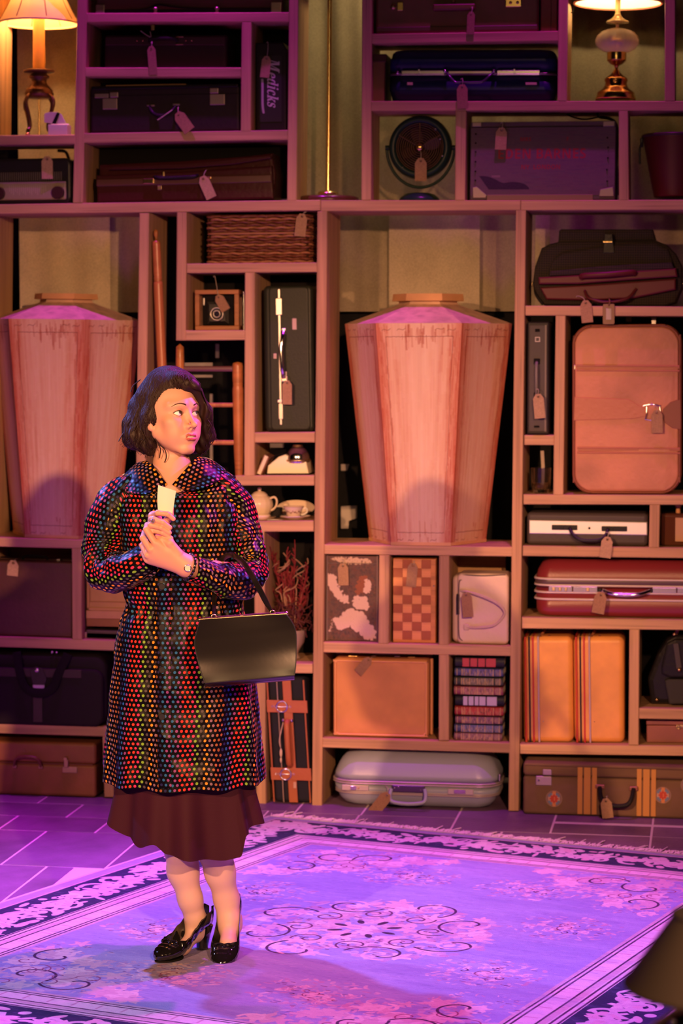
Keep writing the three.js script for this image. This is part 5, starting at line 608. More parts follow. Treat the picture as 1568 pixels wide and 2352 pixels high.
{ // radio
  const it = slot(-30, 353, 164, 456, -0.04), t = thing('radio', 'old dark table radio with pale dial panel and round knobs, left edge', 'radio', V(it.pos.x, P(80, 462.5, 0).y + 0.001, -0.04)), w = it.w, h = it.h + 0.004, X = it.X, Y = (y) => P(80, y, -0.04).y - t.position.y, bk = mat([0.018, 0.016, 0.02], 0.35);
  const b = ext(rshape(w, h, 0.03, 0, h / 2), 0.2, 0.012, 3, 10); b.translate(0, 0, -0.2); part('body', b, bk, t); part('dial_panel', rbx(X(-28), Y(454), -0.004, X(152), Y(414), 0.006, 0.006, 3), mat([0.30, 0.24, 0.19], 0.4), t, 'pale dial panel with printed scale'); part('panel_trim', rbx(X(-28), Y(416), 0.0, X(152), Y(412.5), 0.01, 0.002), mat([0.5, 0.38, 0.36], 0.3, { metalness: 0.6 }), t);
  part('dial_mark', Array.from({ length: 19 }, (_, i) => rbx(X(22 + i * 4.6), Y(435 + (i % 3) * 4), 0.004, X(23.2 + i * 4.6), Y(421), 0.0068, 0.0003, 1)), mat([0.42, 0.36, 0.26], 0.5), t); for (const x of [-1, 135]) { part('knob', at(cyl(0.0235, 0.025, 0.02, 28), X(x), Y(438), 0.014, Math.PI / 2), mat([0.05, 0.02, 0.02], 0.35), t); }
  part('grille_slat', Array.from({ length: 34 }, (_, i) => rbx(X(-22 + i * 4.9), Y(410), -0.002, X(-20 + i * 4.9), Y(390), 0.004, 0.0005, 1)), mat([0.11, 0.09, 0.07], 0.4), t);
  tag('pinkish tag hanging over the front of the dark radio', [108, 359], [109, 411], 25, -0.026, [109, 350], -0.05, 1);
  const c = thing('lamp_cord', 'black cord running down behind the radio corner', 'cord', V(P(150, 345, -0.1).x, 0, -0.12)), cy = P(150, 345, -0.12).y; part('cord', tube([[-0.04, cy + 0.0, -0.02], [-0.01, cy - 0.004, 0.0], [0.008, cy - 0.02, 0.02], [0.016, cy - 0.06, 0.02], [0.018, t.position.y + 0.004, 0.03]], 0.006, 24, 6), M.black, c);
}
const caseBox = (name, label, cat, x0, y0, x1, y1, ys, z, m, r = 0.01, d = 0.2) => { const it = slot(x0, y0, x1, y1, z), t = thing(name, label, cat, V(it.pos.x, ys, z)); it.Y2 = (y) => P((x0 + x1) / 2, y, z).y - ys; part('body', rbx(-it.w / 2, 0, -d, it.w / 2, it.h, 0, r, 3), m, t); return [it, t]; };
{ // top-left case with brass corners
  const [it, t] = caseBox('suitcase', 'brown case with brass corners on the topmost left board', 'suitcase', 221, -60, 648, 27, onShelf(430, 29), -0.03, mat([0.15, 0.065, 0.05], 0.6, { map: T.wood }), 0.006); const X = it.X, Y = it.Y2;
  part('bottom_piping', [tube([[X(235), Y(25), 0.002], [X(330), Y(22), 0.003], [X(362), Y(11), 0.004], [X(400), Y(17), 0.003], [X(470), Y(21), 0.003], [X(630), Y(21), 0.002]], 0.003, 40, 6), rbx(-it.w / 2 + 0.004, 0, -0.003, it.w / 2 - 0.004, Y(22), 0.002, 0.001)], M.blackleather, t); part('corner', [rbx(X(220), -0.0005, -0.03, X(240), Y(10), 0.006, 0.003), rbx(X(622), -0.0005, -0.03, X(646), Y(6), 0.006, 0.003)], mat([0.62, 0.55, 0.36], 0.3, { metalness: 0.8 }), t); part('foot_stud', [358, 499].map((x) => at(lathe([[0.001, 0], [0.009, 0], [0.005, 0.006], [0.006, 0.012], [0.009, 0.017], [0.007, 0.022], [0.001, 0.024]], 14), X(x), 0, 0.008)), mat([0.62, 0.55, 0.36], 0.3, { metalness: 0.8 }), t);
}
{ // dark satchel briefcase
  const [it, t] = caseBox('briefcase', 'dark purple-brown leather briefcase with strapped handle on second left shelf', 'briefcase', 238, 72, 520, 150, onShelf(380, 155.5), -0.05, mat([0.035, 0.016, 0.024], 0.5, { bump: T.leather, bumpScale: 0.001 }), 0.014); const X = it.X, Y = it.Y2, lm = mat([0.06, 0.028, 0.03], 0.4);
  part('band', rbx(X(242), Y(105), -0.004, X(515), Y(86), 0.008, 0.003), lm, t); part('handle', tube([[X(342), Y(97), 0.008], [X(350), Y(91), 0.024], [X(380), Y(90), 0.03], [X(402), Y(91), 0.026], [X(408), Y(96), 0.01]], 0.007, 30, 8), M.blackleather, t); part('stud', [315, 328, 427, 440].map((x) => at(sph(0.0035, 8, 6), X(x), Y(95), 0.009)), M.brass, t); part('buckle', [rbx(X(404), Y(105), 0.006, X(421), Y(102), 0.012), rbx(X(404), Y(88), 0.006, X(421), Y(85), 0.012)], M.dullbrass, t); part('top_clasp', rbx(X(344), Y(70), -0.02, X(352), Y(55), -0.006, 0.002), M.dullbrass, t); part('bow_string', tube([[X(324), Y(73), 0.02], [X(340), Y(84), 0.026], [X(350), Y(88), 0.034], [X(348), Y(76), 0.03]], 0.0016, 16, 5), M.string, t);
  tag('long narrow tag hanging from the purple-brown briefcase over the shelf edge', [347, 106], [352, 172], 20, 0.012, [348, 96], -0.018, 1);
}
{ // black suitcase with two silver locks
  const [it, t] = caseBox('suitcase', 'black suitcase with two worn silver locks on third left shelf', 'suitcase', 207, 194, 551, 300, onShelf(370, 302.5), -0.035, mat([0.022, 0.012, 0.018], 0.5, { bump: T.leather, bumpScale: 0.0008 }), 0.012); const X = it.X, Y = it.Y2, lk = mat([0.38, 0.30, 0.26], 0.4, { metalness: 0.7 });
  part('seam', rbx(-it.w / 2 + 0.002, Y(218), -0.004, it.w / 2 - 0.002, Y(216.5), 0.0012, 0.0005), M.black, t); part('top_edge', rbx(-it.w / 2 + 0.006, Y(203), -0.02, it.w / 2 - 0.006, Y(195), 0.006, 0.004), M.blackleather, t);
  part('lock', [rbx(X(236), Y(249), 0, X(270), Y(223), 0.006, 0.003), rbx(X(482), Y(243), 0, X(517), Y(218), 0.006, 0.003)], lk, t); part('hasp', [rbx(X(253), Y(222), 0, X(273), Y(209), 0.009, 0.004), rbx(X(482), Y(217), 0, X(503), Y(204), 0.009, 0.004), rbx(X(218), Y(222), 0, X(250), Y(212), 0.004, 0.003)], lk, t); part('handle', tube([[X(345), Y(242), 0.006], [X(350), Y(254), 0.02], [X(362), Y(264), 0.026], [X(378), Y(266), 0.026], [X(393), Y(260), 0.022], [X(404), Y(245), 0.006]], 0.005, 30, 8), M.blackleather, t); part('handle_mount', [rbx(X(338), Y(244), 0, X(356), Y(239), 0.008), rbx(X(397), Y(243), 0, X(414), Y(238), 0.008)], lk, t);
  part('spare_strap', rbx(X(235), Y(193.5), -0.08, X(420), Y(189), -0.05, 0.002), mat([0.42, 0.26, 0.1], 0.6), t); part('string', tube([[X(366), Y(277), 0.03], [X(385), Y(265), 0.034], [X(400), Y(254), 0.03]], 0.0018, 12, 5), M.string, t);
  tag('manila tag tilted from the handle of the black silver-locked suitcase', [406, 259], [437, 301], 27, 0.0, [409, 246], -0.026);
}
{ // burgundy satchel
  const it = slot(220, 352, 628, 461, -0.04), t = thing('satchel', 'large soft burgundy leather satchel with gold clasp, lowest upper left shelf', 'satchel', V(it.pos.x, onShelf(420, 461.5), -0.04)), X = it.X, Y = (y) => P(424, y, -0.04).y - t.position.y, L = (x, y) => [X(x), Y(y)], q = { L }, m = mat([0.055, 0.012, 0.014], 0.34, { bump: T.leather, bumpScale: 0.001 });
  part('body', pext(q, [[224, 372], [420, 366], [560, 358], [622, 352], [630, 400], [626, 461], [222, 461]], -0.19, -0.025, 0.012), m, t); part('lower_body', pext(q, [[221, 398], [420, 392], [624, 382], [628, 458], [222, 461]], -0.05, 0.0, 0.008), m, t); part('flap_ledge', pext(q, [[252, 386], [262, 378], [420, 375], [500, 370], [560, 363], [622, 359], [624, 366], [540, 378], [420, 386]], -0.05, 0.012, 0.003), m, t);
  part('band', pext(q, [[222, 408], [622, 403], [624, 420], [222, 424]], -0.01, 0.006, 0.003), mat([0.1, 0.04, 0.03], 0.35), t); part('clasp', [rbx(X(330), Y(420), 0.004, X(355), Y(408), 0.014, 0.002), rbx(X(475), Y(411), 0.004, X(486), Y(405), 0.012, 0.002)], M.brass, t); part('handle', tube([[X(359), Y(404), 0.008], [X(362), Y(406), 0.028], [X(380), Y(408), 0.036], [X(430), Y(407), 0.036], [X(452), Y(405), 0.028], [X(455), Y(402), 0.008]], 0.0065, 30, 8), M.blackleather, t); part('top_tab', [rbx(X(374), Y(404), 0.004, X(379), Y(392), 0.01), rbx(X(362), Y(434), 0.004, X(372), Y(424), 0.008)], M.dullbrass, t);
  tag('pink-lit tag hanging from the burgundy satchel clasp', [464, 405], [486, 455], 25, -0.006, [474, 390], -0.03, 1);
}
{ // black case with white script lettering
  const it = slot(587, 94, 657, 298, -0.05), t = thing('lettered_case', 'narrow black case standing on end with white script lettering', 'case', V(it.pos.x, onShelf(620, 299), -0.05)), w = it.w, h = it.h, X = it.X, Y = (y) => P(622, y, -0.05).y - t.position.y, s = shape([[-w / 2, 0], [w / 2, 0], [w / 2, h * 0.93], [w * 0.38, h], [-w / 2, h]]), b = ext(s, 0.18, 0.006); b.translate(0, 0, -0.18); part('body', b, mat([0.016, 0.011, 0.012], 0.45), t);
  const tx = canvasTex(256, 1024, (c, W, H) => { c.fillStyle = '#1a1413'; c.fillRect(0, 0, W, H); c.save(); c.translate(150, 40); c.rotate(Math.PI / 2); c.fillStyle = '#cdbfc6'; c.font = 'italic bold 200px serif'; c.save(); c.transform(1, 0, -0.15, 1, 0, 0); c.fillText('M', 0, 60); c.font = 'italic bold 170px serif'; c.fillText('edicks', 205, 60); c.restore(); c.lineWidth = 26; c.strokeStyle = '#b9aab2'; c.lineCap = 'round'; c.beginPath(); c.moveTo(330, 118); c.bezierCurveTo(500, 110, 700, 126, 840, 104); c.stroke(); c.restore(); });
  const pw = w * 0.72, ph = P(622, 128, -0.05).y - P(622, 280, -0.05).y; part('front_panel', at(new THREE.PlaneGeometry(pw, ph), w * -0.01, Y(204), 0.0012), mat([0.8, 0.8, 0.8], 0.6, { map: tx }), t, 'white script lettering running downwards');
  tag('dark red tag hanging beside the white script lettering', [613, 129], [607, 178], 22, -0.04, [614, 96], -0.05, 2);
}
{ // brass floor lamp: pole on a round base, standing on the lower units
  const z = -0.15, y0 = onShelf(755, 459.5), o = V(P(753, 458, z).x, y0, z), t = thing('floor_lamp', 'slim brass lamp pole on a round wooden base between the upper shelves', 'lamp', o), s = P(100, 450, z).x - P(99, 450, z).x;
  part('base', lathe([[0.001, 0], [66, 0], [68, 3], [66, 10], [60, 13], [30, 14], [0.001, 14]].map(([r, y]) => [r * s, y * s]), 48), mat([0.09, 0.03, 0.02], 0.25), t); part('collar', lathe([[0.001, 13], [22, 13], [23, 15], [21, 22], [12, 25], [0.001, 25]].map(([r, y]) => [r * s, y * s]), 32), M.brass, t); const top = P(758, -80, z), g = tube([[0, 20 * s, 0], [(top.x - o.x) * 0.5, (top.y - o.y) / 2, 0], [top.x - o.x, top.y - o.y, 0]], 5 * s, 8, 14); part('pole', g, M.brass, t);
}
{ // upper right: brown suitcase with brass latches
  const [it, t] = caseBox('suitcase', 'brown leather suitcase with brass latches on the topmost right shelf', 'suitcase', 862, -60, 1237, 74, onShelf(1050, 75.5), -0.035, mat([0.20, 0.075, 0.05], 0.5, { bump: T.leather, bumpScale: 0.0008, map: T.worn }), 0.012); const X = it.X, Y = it.Y2;
  part('edge_trim', rbx(-it.w / 2 + 0.004, Y(72), -0.01, it.w / 2 - 0.004, Y(61), 0.003, 0.003), mat([0.1, 0.05, 0.035], 0.5), t); part('latch', [rbx(X(1160), Y(20), 0, X(1197), Y(-2), 0.008, 0.003), rbx(X(912), Y(24), 0, X(925), Y(4), 0.006, 0.002)], M.brass, t); part('latch_knob', [at(sph(0.006, 10, 8), X(1172), Y(10), 0.008), at(sph(0.006, 10, 8), X(1188), Y(10), 0.008), at(sph(0.012, 12, 8), X(903), Y(15), 0.002), at(sph(0.008, 12, 8), X(1041), Y(4), 0.004)], M.dullbrass, t); part('handle', rbx(X(995), Y(26), 0.006, X(1092), Y(12), 0.026, 0.006, 3), mat([0.12, 0.035, 0.025], 0.4), t);
  tag('narrow tag hanging below the brown suitcase handle, top right unit', [1082, 27], [1080, 79], 18, 0.008, [1083, 16], -0.008);
  const [i2, t2] = caseBox('red_case', 'dark red case wedged beside the brown brass-latched suitcase', 'case', 1241, -60, 1279, 71, onShelf(1260, 72), -0.04, mat([0.22, 0.03, 0.035], 0.5, { map: T.worn }), 0.004); part('spine_line', rbx(i2.w * 0.1, 0.004, -0.01, i2.w * 0.16, i2.h - 0.004, 0.002, 0.001), mat([0.1, 0.015, 0.02], 0.5), t2);
}
{ // small brown case
  const [it, t] = caseBox('small_case', 'small reddish-brown case with dark cap left of the blue suitcase', 'case', 854, 119, 882, 229, onShelf(868, 232), -0.04, mat([0.24, 0.075, 0.04], 0.5, { map: T.worn }), 0.004, 0.17); part('cap', rbx(-it.w / 2, it.h * 0.83, -0.17, it.w / 2 + 0.006, it.h, 0.004, 0.004), mat([0.07, 0.025, 0.02], 0.5), t); part('side_strip', rbx(it.w * 0.42, 0, -0.165, it.w / 2 + 0.004, it.h * 0.83, -0.004, 0.002), mat([0.03, 0.018, 0.016], 0.5), t);
}
{ // blue hard-shell suitcase
  const it = slot(888, 107, 1279, 230, -0.03), t = thing('hard_suitcase', 'navy blue hard-shell suitcase with chrome latches beside the glass lamp', 'suitcase', V(it.pos.x, onShelf(1080, 232), -0.03)), w = it.w, h = it.h, d = 0.2, m = mat([0.018, 0.022, 0.075], 0.3, { bump: T.grain, bumpScale: 0.0004 }), X = it.X, Y = (f) => h * f;
  part('lid', shellOut(w, d, [[Y(0.53), 0.003], [Y(0.8), 0.003], [Y(0.82), 0.007], [Y(0.92), 0.012], [Y(0.97), 0.022], [Y(1), 0.05]], 0.05), m, t); part('base', shellOut(w, d, [[0, 0.03], [Y(0.05), 0.014], [Y(0.2), 0.006], [Y(0.22), 0.003], [Y(0.5), 0.003]], 0.05), m, t); const ch = mat([0.55, 0.52, 0.5], 0.25, { metalness: 0.9 });
  part('rim', shellOut(w, d, [[Y(0.49), 0.003], [Y(0.5), -0.003], [Y(0.535), -0.003], [Y(0.545), 0.003]], 0.053), mat([0.2, 0.16, 0.15], 0.3, { metalness: 0.7 }), t); const ym = Y(0.54);
  for (const [a, b] of [[921, 1020], [1140, 1238]]) part('latch', [rbx(X(a), ym - 0.010, -0.002, X(b), ym - 0.006, 0.008, 0.001), rbx(X(a), ym - 0.006, -0.002, X(b), ym + 0.008, 0.005, 0.002), rbx(X(a + 38), ym - 0.004, 0.004, X(a + 42), ym + 0.012, 0.009, 0.001)], ch, t); part('stud', [at(sph(0.007, 10, 8), X(912), ym, 0.003), at(sph(0.007, 10, 8), X(1021), ym + 0.005, 0.006), at(sph(0.007, 10, 8), X(1133), ym + 0.005, 0.006)], M.chrome, t);
  part('center_bar', rbx(X(1028), ym - 0.004, -0.002, X(1128), ym + 0.006, 0.004, 0.002), mat([0.5, 0.44, 0.36], 0.3, { metalness: 0.8 }), t); part('handle', tube([[X(1024), ym, 0.006], [X(1032), ym - 0.015, 0.022], [X(1044), ym - 0.036, 0.03], [X(1054), ym - 0.04, 0.031], [X(1100), ym - 0.04, 0.031], [X(1112), ym - 0.034, 0.03], [X(1124), ym - 0.015, 0.022], [X(1132), ym, 0.006]], 0.0048, 50, 8), mat([0.1, 0.1, 0.13], 0.2, { metalness: 0.5 }), t); part('badge', [rbx(X(1206), Y(0.31), 0, X(1232), Y(0.355), 0.002, 0.0008), rbx(X(934), Y(0.31), 0, X(947), Y(0.36), 0.002, 0.0008)], mat([0.5, 0.35, 0.25], 0.4), t);
  tag('dark manila tag hanging from the navy blue suitcase over the board', [1061, 194], [1062, 250], 25, 0.01, [1060, 180], 0.0, 2);
}
{ // glass lamp, lit
  const z = -0.11, y0 = onShelf(1414, 232), o = V(P(1413, 230, z).x, y0, z), t = thing('table_lamp', 'copper and brass table lamp with ribbed glass globe and white-lined shade', 'lamp', o), s = P(1414, 200, z).x - P(1413, 200, z).x, Yp = (y) => P(1413, y, z).y - y0, px = (a) => a.map(([r, y]) => [Math.max(r, 0.02) * s, Yp(y)]);
  const cop = mat([0.75, 0.34, 0.13], 0.2, { metalness: 1 });
  part('base', lathe([[0, 231], [46, 231], [47, 227], [45, 221], [44, 218]].map(([r, y]) => [Math.max(r, 0.02) * s, Math.max(0, Yp(y))]), 48), M.brass, t); part('bell', lathe(px([[44, 218], [43, 213], [30, 204], [26, 197], [25, 190], [27, 186], [26, 181], [20, 176], [14, 172]]), 48), cop, t); part('stem', lathe(px([[14, 172], [10, 168], [7, 163], [4, 160], [4, 155], [6, 151], [13, 148], [21, 141], [22, 139], [0, 139]]), 36), cop, t); part('globe_collar', lathe(px([[0, 140], [21.5, 140], [22.5, 138], [22.5, 122], [21.5, 120], [0, 120]]), 36), M.brass, t);
  const gl = lathe(px([[20, 121], [30, 119], [42, 112], [49, 103], [50.5, 95], [47, 84], [39, 75], [27, 69], [12, 66], [4, 64]]), 72), p = gl.attributes.position; for (let i = 0; i < p.count; i++) { const a = Math.atan2(p.getZ(i), p.getX(i)), k = 1 + 0.012 * Math.cos(a * 24); p.setX(i, p.getX(i) * k); p.setZ(i, p.getZ(i) * k); } gl.computeVertexNormals(); part('globe', gl, mat([0.95, 0.85, 0.72], 0.22, { phys: 1, transmission: 0.62, thickness: 0, ior: 1.45, side: THREE.DoubleSide }), t, 'clear ribbed glass globe'); part('inner_rod', at(cyl(3 * s, 3 * s, Yp(62) - Yp(122), 12), 0, (Yp(62) + Yp(122)) / 2, 0), M.brass, t); part('inner_cap', lathe(px([[14, 96], [13, 90], [9, 84], [0, 83]]), 24), M.brass, t);
  part('neck', lathe(px([[4, 66], [4, 55], [26, 53], [27, 50], [14, 44], [8, 37], [6, 30], [6, -10], [0, -10]]), 36), mat([0.82, 0.66, 0.36], 0.25, { metalness: 0.8 }), t);
  const outer = lathe(px([[100.5, 9], [101, 5], [88, -26], [72, -62]]), 64), inner = lathe(px([[99, 9.5], [99, 4], [86, -26], [70, -62]]), 64); part('shade', [outer], mat([0.5, 0.2, 0.1], 0.8, { side: THREE.DoubleSide }), t); part('shade_lining', inner, mat([0.85, 0.8, 0.6], 0.8, { side: THREE.DoubleSide }), t, 'bright cream lining'); part('shade_trim', at(new THREE.TorusGeometry(100.5 * s, 0.004, 8, 64), 0, Yp(8), 0, Math.PI / 2), mat([0.5, 0.16, 0.09], 0.7), t);
  part('bulb', at(sph(0.028, 16, 12), 0, Yp(-30), 0), mat([1, 0.9, 0.7], 0.4, { emissive: new THREE.Color().setRGB(1, 0.75, 0.4), emissiveIntensity: 4 }), t);
  const l = new THREE.PointLight(new THREE.Color().setRGB(1, 0.7, 0.34), 3.0); l.name = 'glass_lamp_light'; l.position.set(o.x, o.y + Yp(-30), o.z); l.castShadow = true; l.shadow.radius = 1.3; scene.add(l);
  const c = thing('lamp_cord', 'thin dark cord looping beside the glass lamp shade', 'cord', V(P(1312, 20, -0.15).x, P(1312, 20, -0.15).y, -0.15)); part('cord', tube([[-0.012, 0.05, -0.06], [-0.008, 0.02, -0.02], [0.004, 0.012, 0], [0.008, -0.006, 0.0], [0.0, -0.015, 0.0], [-0.016, -0.012, -0.02]], 0.0022, 24, 6), M.black, c);
}
{ // desk fan
  const z = -0.12, y0 = onShelf(963, 459.5), o = V(P(963, 455, z).x, y0, z), t = thing('desk_fan', 'dark green round desk fan with brass hub on a curved stand', 'fan', o), s = P(964, 350, z).x - P(963, 350, z).x, cy = P(963, 339, z).y - y0, gr = mat([0.012, 0.035, 0.03], 0.28);
  const rim = at(lathe([[48, -0.05], [60, -0.055], [70, -0.035], [73, -0.01], [71, 0.012], [66, 0.024], [59, 0.026], [55, 0.018], [53, 0.0], [52, -0.04], [48, -0.05]].map(([r, y]) => [r * s, y]), 64), 0, cy, 0, Math.PI / 2); part('rim', rim, gr, t);
  const back = at(lathe([[0.001, -0.11], [20 * s, -0.108], [44 * s, -0.085], [60 * s, -0.05]], 48), 0, cy, 0, Math.PI / 2); part('housing', back, mat([0.02, 0.025, 0.022], 0.5, { side: THREE.DoubleSide }), t);
  const gm = mat([0.11, 0.055, 0.035], 0.4, { metalness: 0.5 }); part('grille_ring', [14, 19, 24, 29, 34, 39, 44, 49, 53].map((r) => at(new THREE.TorusGeometry(r * s, 0.0017, 6, 56), 0, cy, 0.014)), gm, t); part('grille_spoke', [[-2.62], [-0.52], [1.57 + 3.14]].map(([a]) => { const c = Math.cos(a), n = Math.sin(a); return tube([[c * 8 * s, cy - n * 8 * s, 0.016], [c * 56 * s, cy - n * 56 * s, 0.016]].map((q) => V(...q)), 0.0024, 2, 6); }), gm, t);
  for (let k = 0; k < 4; k++) { const sh = new THREE.Shape(); sh.moveTo(0.01, -0.008); sh.bezierCurveTo(0.04, -0.035, 0.075, -0.03, 0.078, 0.0); sh.bezierCurveTo(0.075, 0.025, 0.04, 0.022, 0.01, 0.008); const g = new THREE.ExtrudeGeometry(sh, { depth: 0.002, bevelEnabled: false, curveSegments: 10 }); g.rotateX(0.45); g.rotateZ(k * Math.PI / 2 + 0.4); g.translate(0, cy, -0.025); part('blade', g, mat([0.10, 0.05, 0.03], 0.4, { metalness: 0.3 }), t); }
  part('hub', at(sph(0.0145, 18, 12).scale(1, 1, 0.6), 0, cy, 0.018), M.brass, t); part('bolt', [[36, 40], [-38, -46], [53, -20], [47, 18]].map(([x, y]) => at(sph(0.004, 8, 6), x * s, cy + y * s, 0.022)), M.steel, t);
  const st = []; for (let i = 0; i <= 14; i++) { const a = Math.PI + (Math.PI) * i / 14; st.push(V(78 * s * Math.cos(a), cy + 92 * s * Math.sin(a) + 0.004, -0.012)); } part('yoke', new THREE.TubeGeometry(curve(st), 48, 0.0058, 8), gr, t); part('pivot', [at(cyl(0.01, 0.01, 0.02, 12), -75 * s, cy, -0.012, 0, 0, Math.PI / 2), at(cyl(0.01, 0.01, 0.02, 12), 75 * s, cy, -0.012, 0, 0, Math.PI / 2)], gr, t);
  part('base', lathe([[0.001, 0], [46, 0], [47, 3], [44, 9], [34, 17], [22, 20], [0.001, 20]].map(([r, y]) => [r * s, y * s]), 40), gr, t);
  tag('brown tag hanging on the grille of the green desk fan', [966, 363], [966, 416], 27, -0.085, [963, 345], -0.098, 2);
}
{ // grey trunk with faint red stencil letters
  const it = slot(1078, 279, 1413, 454, -0.03), t = thing('trunk', 'grey fibre trunk with faded red stencilled letters and metal corners', 'trunk', V(it.pos.x, onShelf(1240, 460), -0.03)), w = it.w, h = P(1245, 279, -0.03).y - t.position.y, X = it.X, Y = (y) => P(1245, y, -0.03).y - t.position.y;
  const tx = canvasTex(1024, 544, (c, W, H) => { c.fillStyle = '#74625f'; c.fillRect(0, 0, W, H); for (let i = 0; i < 900; i++) { c.fillStyle = `rgba(${60 + rnd() * 70 | 0},${50 + rnd() * 50 | 0},${60 + rnd() * 50 | 0},.12)`; c.fillRect(rnd() * W, rnd() * H, 20 + rnd() * 90, 2 + rnd() * 12); } c.fillStyle = 'rgba(190,52,36,.8)'; c.textAlign = 'center'; c.font = 'bold 40px sans-serif'; c.fillText('MRS', 390, 142); c.fillText('F', 690, 142); c.font = 'bold 104px sans-serif'; c.save(); c.translate(505, 272); c.scale(0.92, 1); c.fillText('EDEN BARNES', 0, 0); c.restore(); c.font = 'bold 46px sans-serif'; c.fillText('NY  LONDON', 500, 350); c.fillStyle = 'rgba(30,24,30,.75)'; c.beginPath(); c.moveTo(60, 400); c.bezierCurveTo(170, 390, 200, 460, 250, 450); c.bezierCurveTo(360, 430, 420, 470, 420, 500); c.lineTo(130, 500); c.fill(); c.fillStyle = 'rgba(190,160,150,.45)'; c.fillRect(150, 395, 60, 14); for (let i = 0; i < 5000; i++) { c.fillStyle = 'rgba(96,78,88,.5)'; c.fillRect(rnd() * W, rnd() * H, 3, 3); } });
  part('body', rbx(-w / 2, 0.0, -0.19, w / 2, h, -0.002, 0.008, 3), mat([0.09, 0.065, 0.08], 0.7, { map: T.worn }), t); part('front_panel', at(new THREE.PlaneGeometry(w * 0.985, h * 0.93), 0, h * 0.53, -0.0012), mat([0.85, 0.85, 0.85], 0.75, { map: tx, bump: T.weave, bumpScale: 0.001 }), t, 'faded front with red stencilled letters');
  part('lid_line', rbx(-w / 2 + 0.002, Y(292.5), -0.01, w / 2 - 0.002, Y(291), 0.001, 0.0005), M.black, t); const cm = mat([0.26, 0.2, 0.2], 0.5, { metalness: 0.6 }); part('corner', [rbx(X(1083), Y(290), -0.01, X(1104), Y(280), 0.004, 0.002), rbx(X(1383), Y(292), -0.01, X(1409), Y(280), 0.004, 0.002), pext({ L: (x, y) => [X(x), Y(y)] }, [[1085, 430], [1095, 428], [1118, 448], [1116, 455], [1086, 455]], -0.01, 0.004, 0.002), pext({ L: (x, y) => [X(x), Y(y)] }, [[1376, 452], [1378, 436], [1408, 430], [1410, 452]], -0.01, 0.004, 0.002)], cm, t); part('rivet', [[1091, 307], [1091, 328], [1091, 348], [1091, 371], [1091, 393], [1091, 414], [1393, 318], [1395, 340], [1395, 364], [1393, 391], [1394, 417], [1097, 285.5], [1392, 286]].map(([x, y]) => at(sph(0.0034, 8, 6), X(x), Y(y), 0)), M.black, t); part('bottom_slat', rbx(X(1118), 0.0, -0.1, X(1362), Y(447), 0.002, 0.002), mat([0.22, 0.14, 0.09], 0.7), t);
  tag('purple-lit tag on the front of the grey stencilled trunk', [1152, 293], [1149, 344], 26, -0.022, [1152, 281], -0.03, 1);
  const c = thing('cable', 'black cable bundle draped over the trunk and down its side', 'cable', V(P(1400, 268, -0.1).x, P(1400, 268, -0.1).y, -0.1)), cq = (x, y, zz) => { const p = P(x, y, zz); return [p.x - c.position.x, p.y - c.position.y, zz + 0.1]; };
  part('cord', [tube([cq(1300, 262, -0.15), cq(1320, 270, -0.1), cq(1345, 274, -0.07), cq(1380, 268, -0.07), cq(1402, 272, -0.06), cq(1416, 286, -0.055), cq(1418, 320, -0.05), cq(1417, 380, -0.05), cq(1418, 430, -0.05), cq(1416, 455, -0.05)], 0.0032, 60, 6), tube([cq(1370, 258, -0.1), cq(1376, 270, -0.07), cq(1395, 273, -0.05), cq(1410, 280, -0.05), cq(1418, 300, -0.05), cq(1414, 350, -0.042), cq(1419, 400, -0.045), cq(1419, 448, -0.05)], 0.0032, 60, 6)], M.black, c);
}
{ // red fire bucket
  const z = -0.12, y0 = onShelf(1550, 459), o = V(P(1551, 455, z).x, y0, z), t = thing('bucket', 'dark red metal bucket with side handle at the right edge', 'bucket', o), s = P(1551, 400, z).x - P(1550, 400, z).x, Yp = (y) => Math.max(0, P(1551, y, z).y - y0), m = mat([0.09, 0.012, 0.011], 0.4, { metalness: 0.2, side: THREE.DoubleSide });
  part('body', lathe([[0.001, 454], [49, 454], [51, 451], [77, 320], [78, 314], [76, 313], [74, 320], [48, 448], [0.001, 449]].map(([r, y]) => [r * s, Yp(y)]), 48), m, t); part('rim', at(new THREE.TorusGeometry(78 * s, 0.006, 8, 48), 0, Yp(314), 0, Math.PI / 2), mat([0.05, 0.02, 0.03], 0.35), t); part('lug', at(rbox(0.012, 0.035, 0.02, 0.004), -80 * s, Yp(328), 0.01), M.blackplastic, t); part('handle', tube([[-80 * s, Yp(328), 0.02], [-84 * s, Yp(345), 0.025], [-83 * s, Yp(378), 0.025]], 0.004, 14, 8), M.blackplastic, t);
}
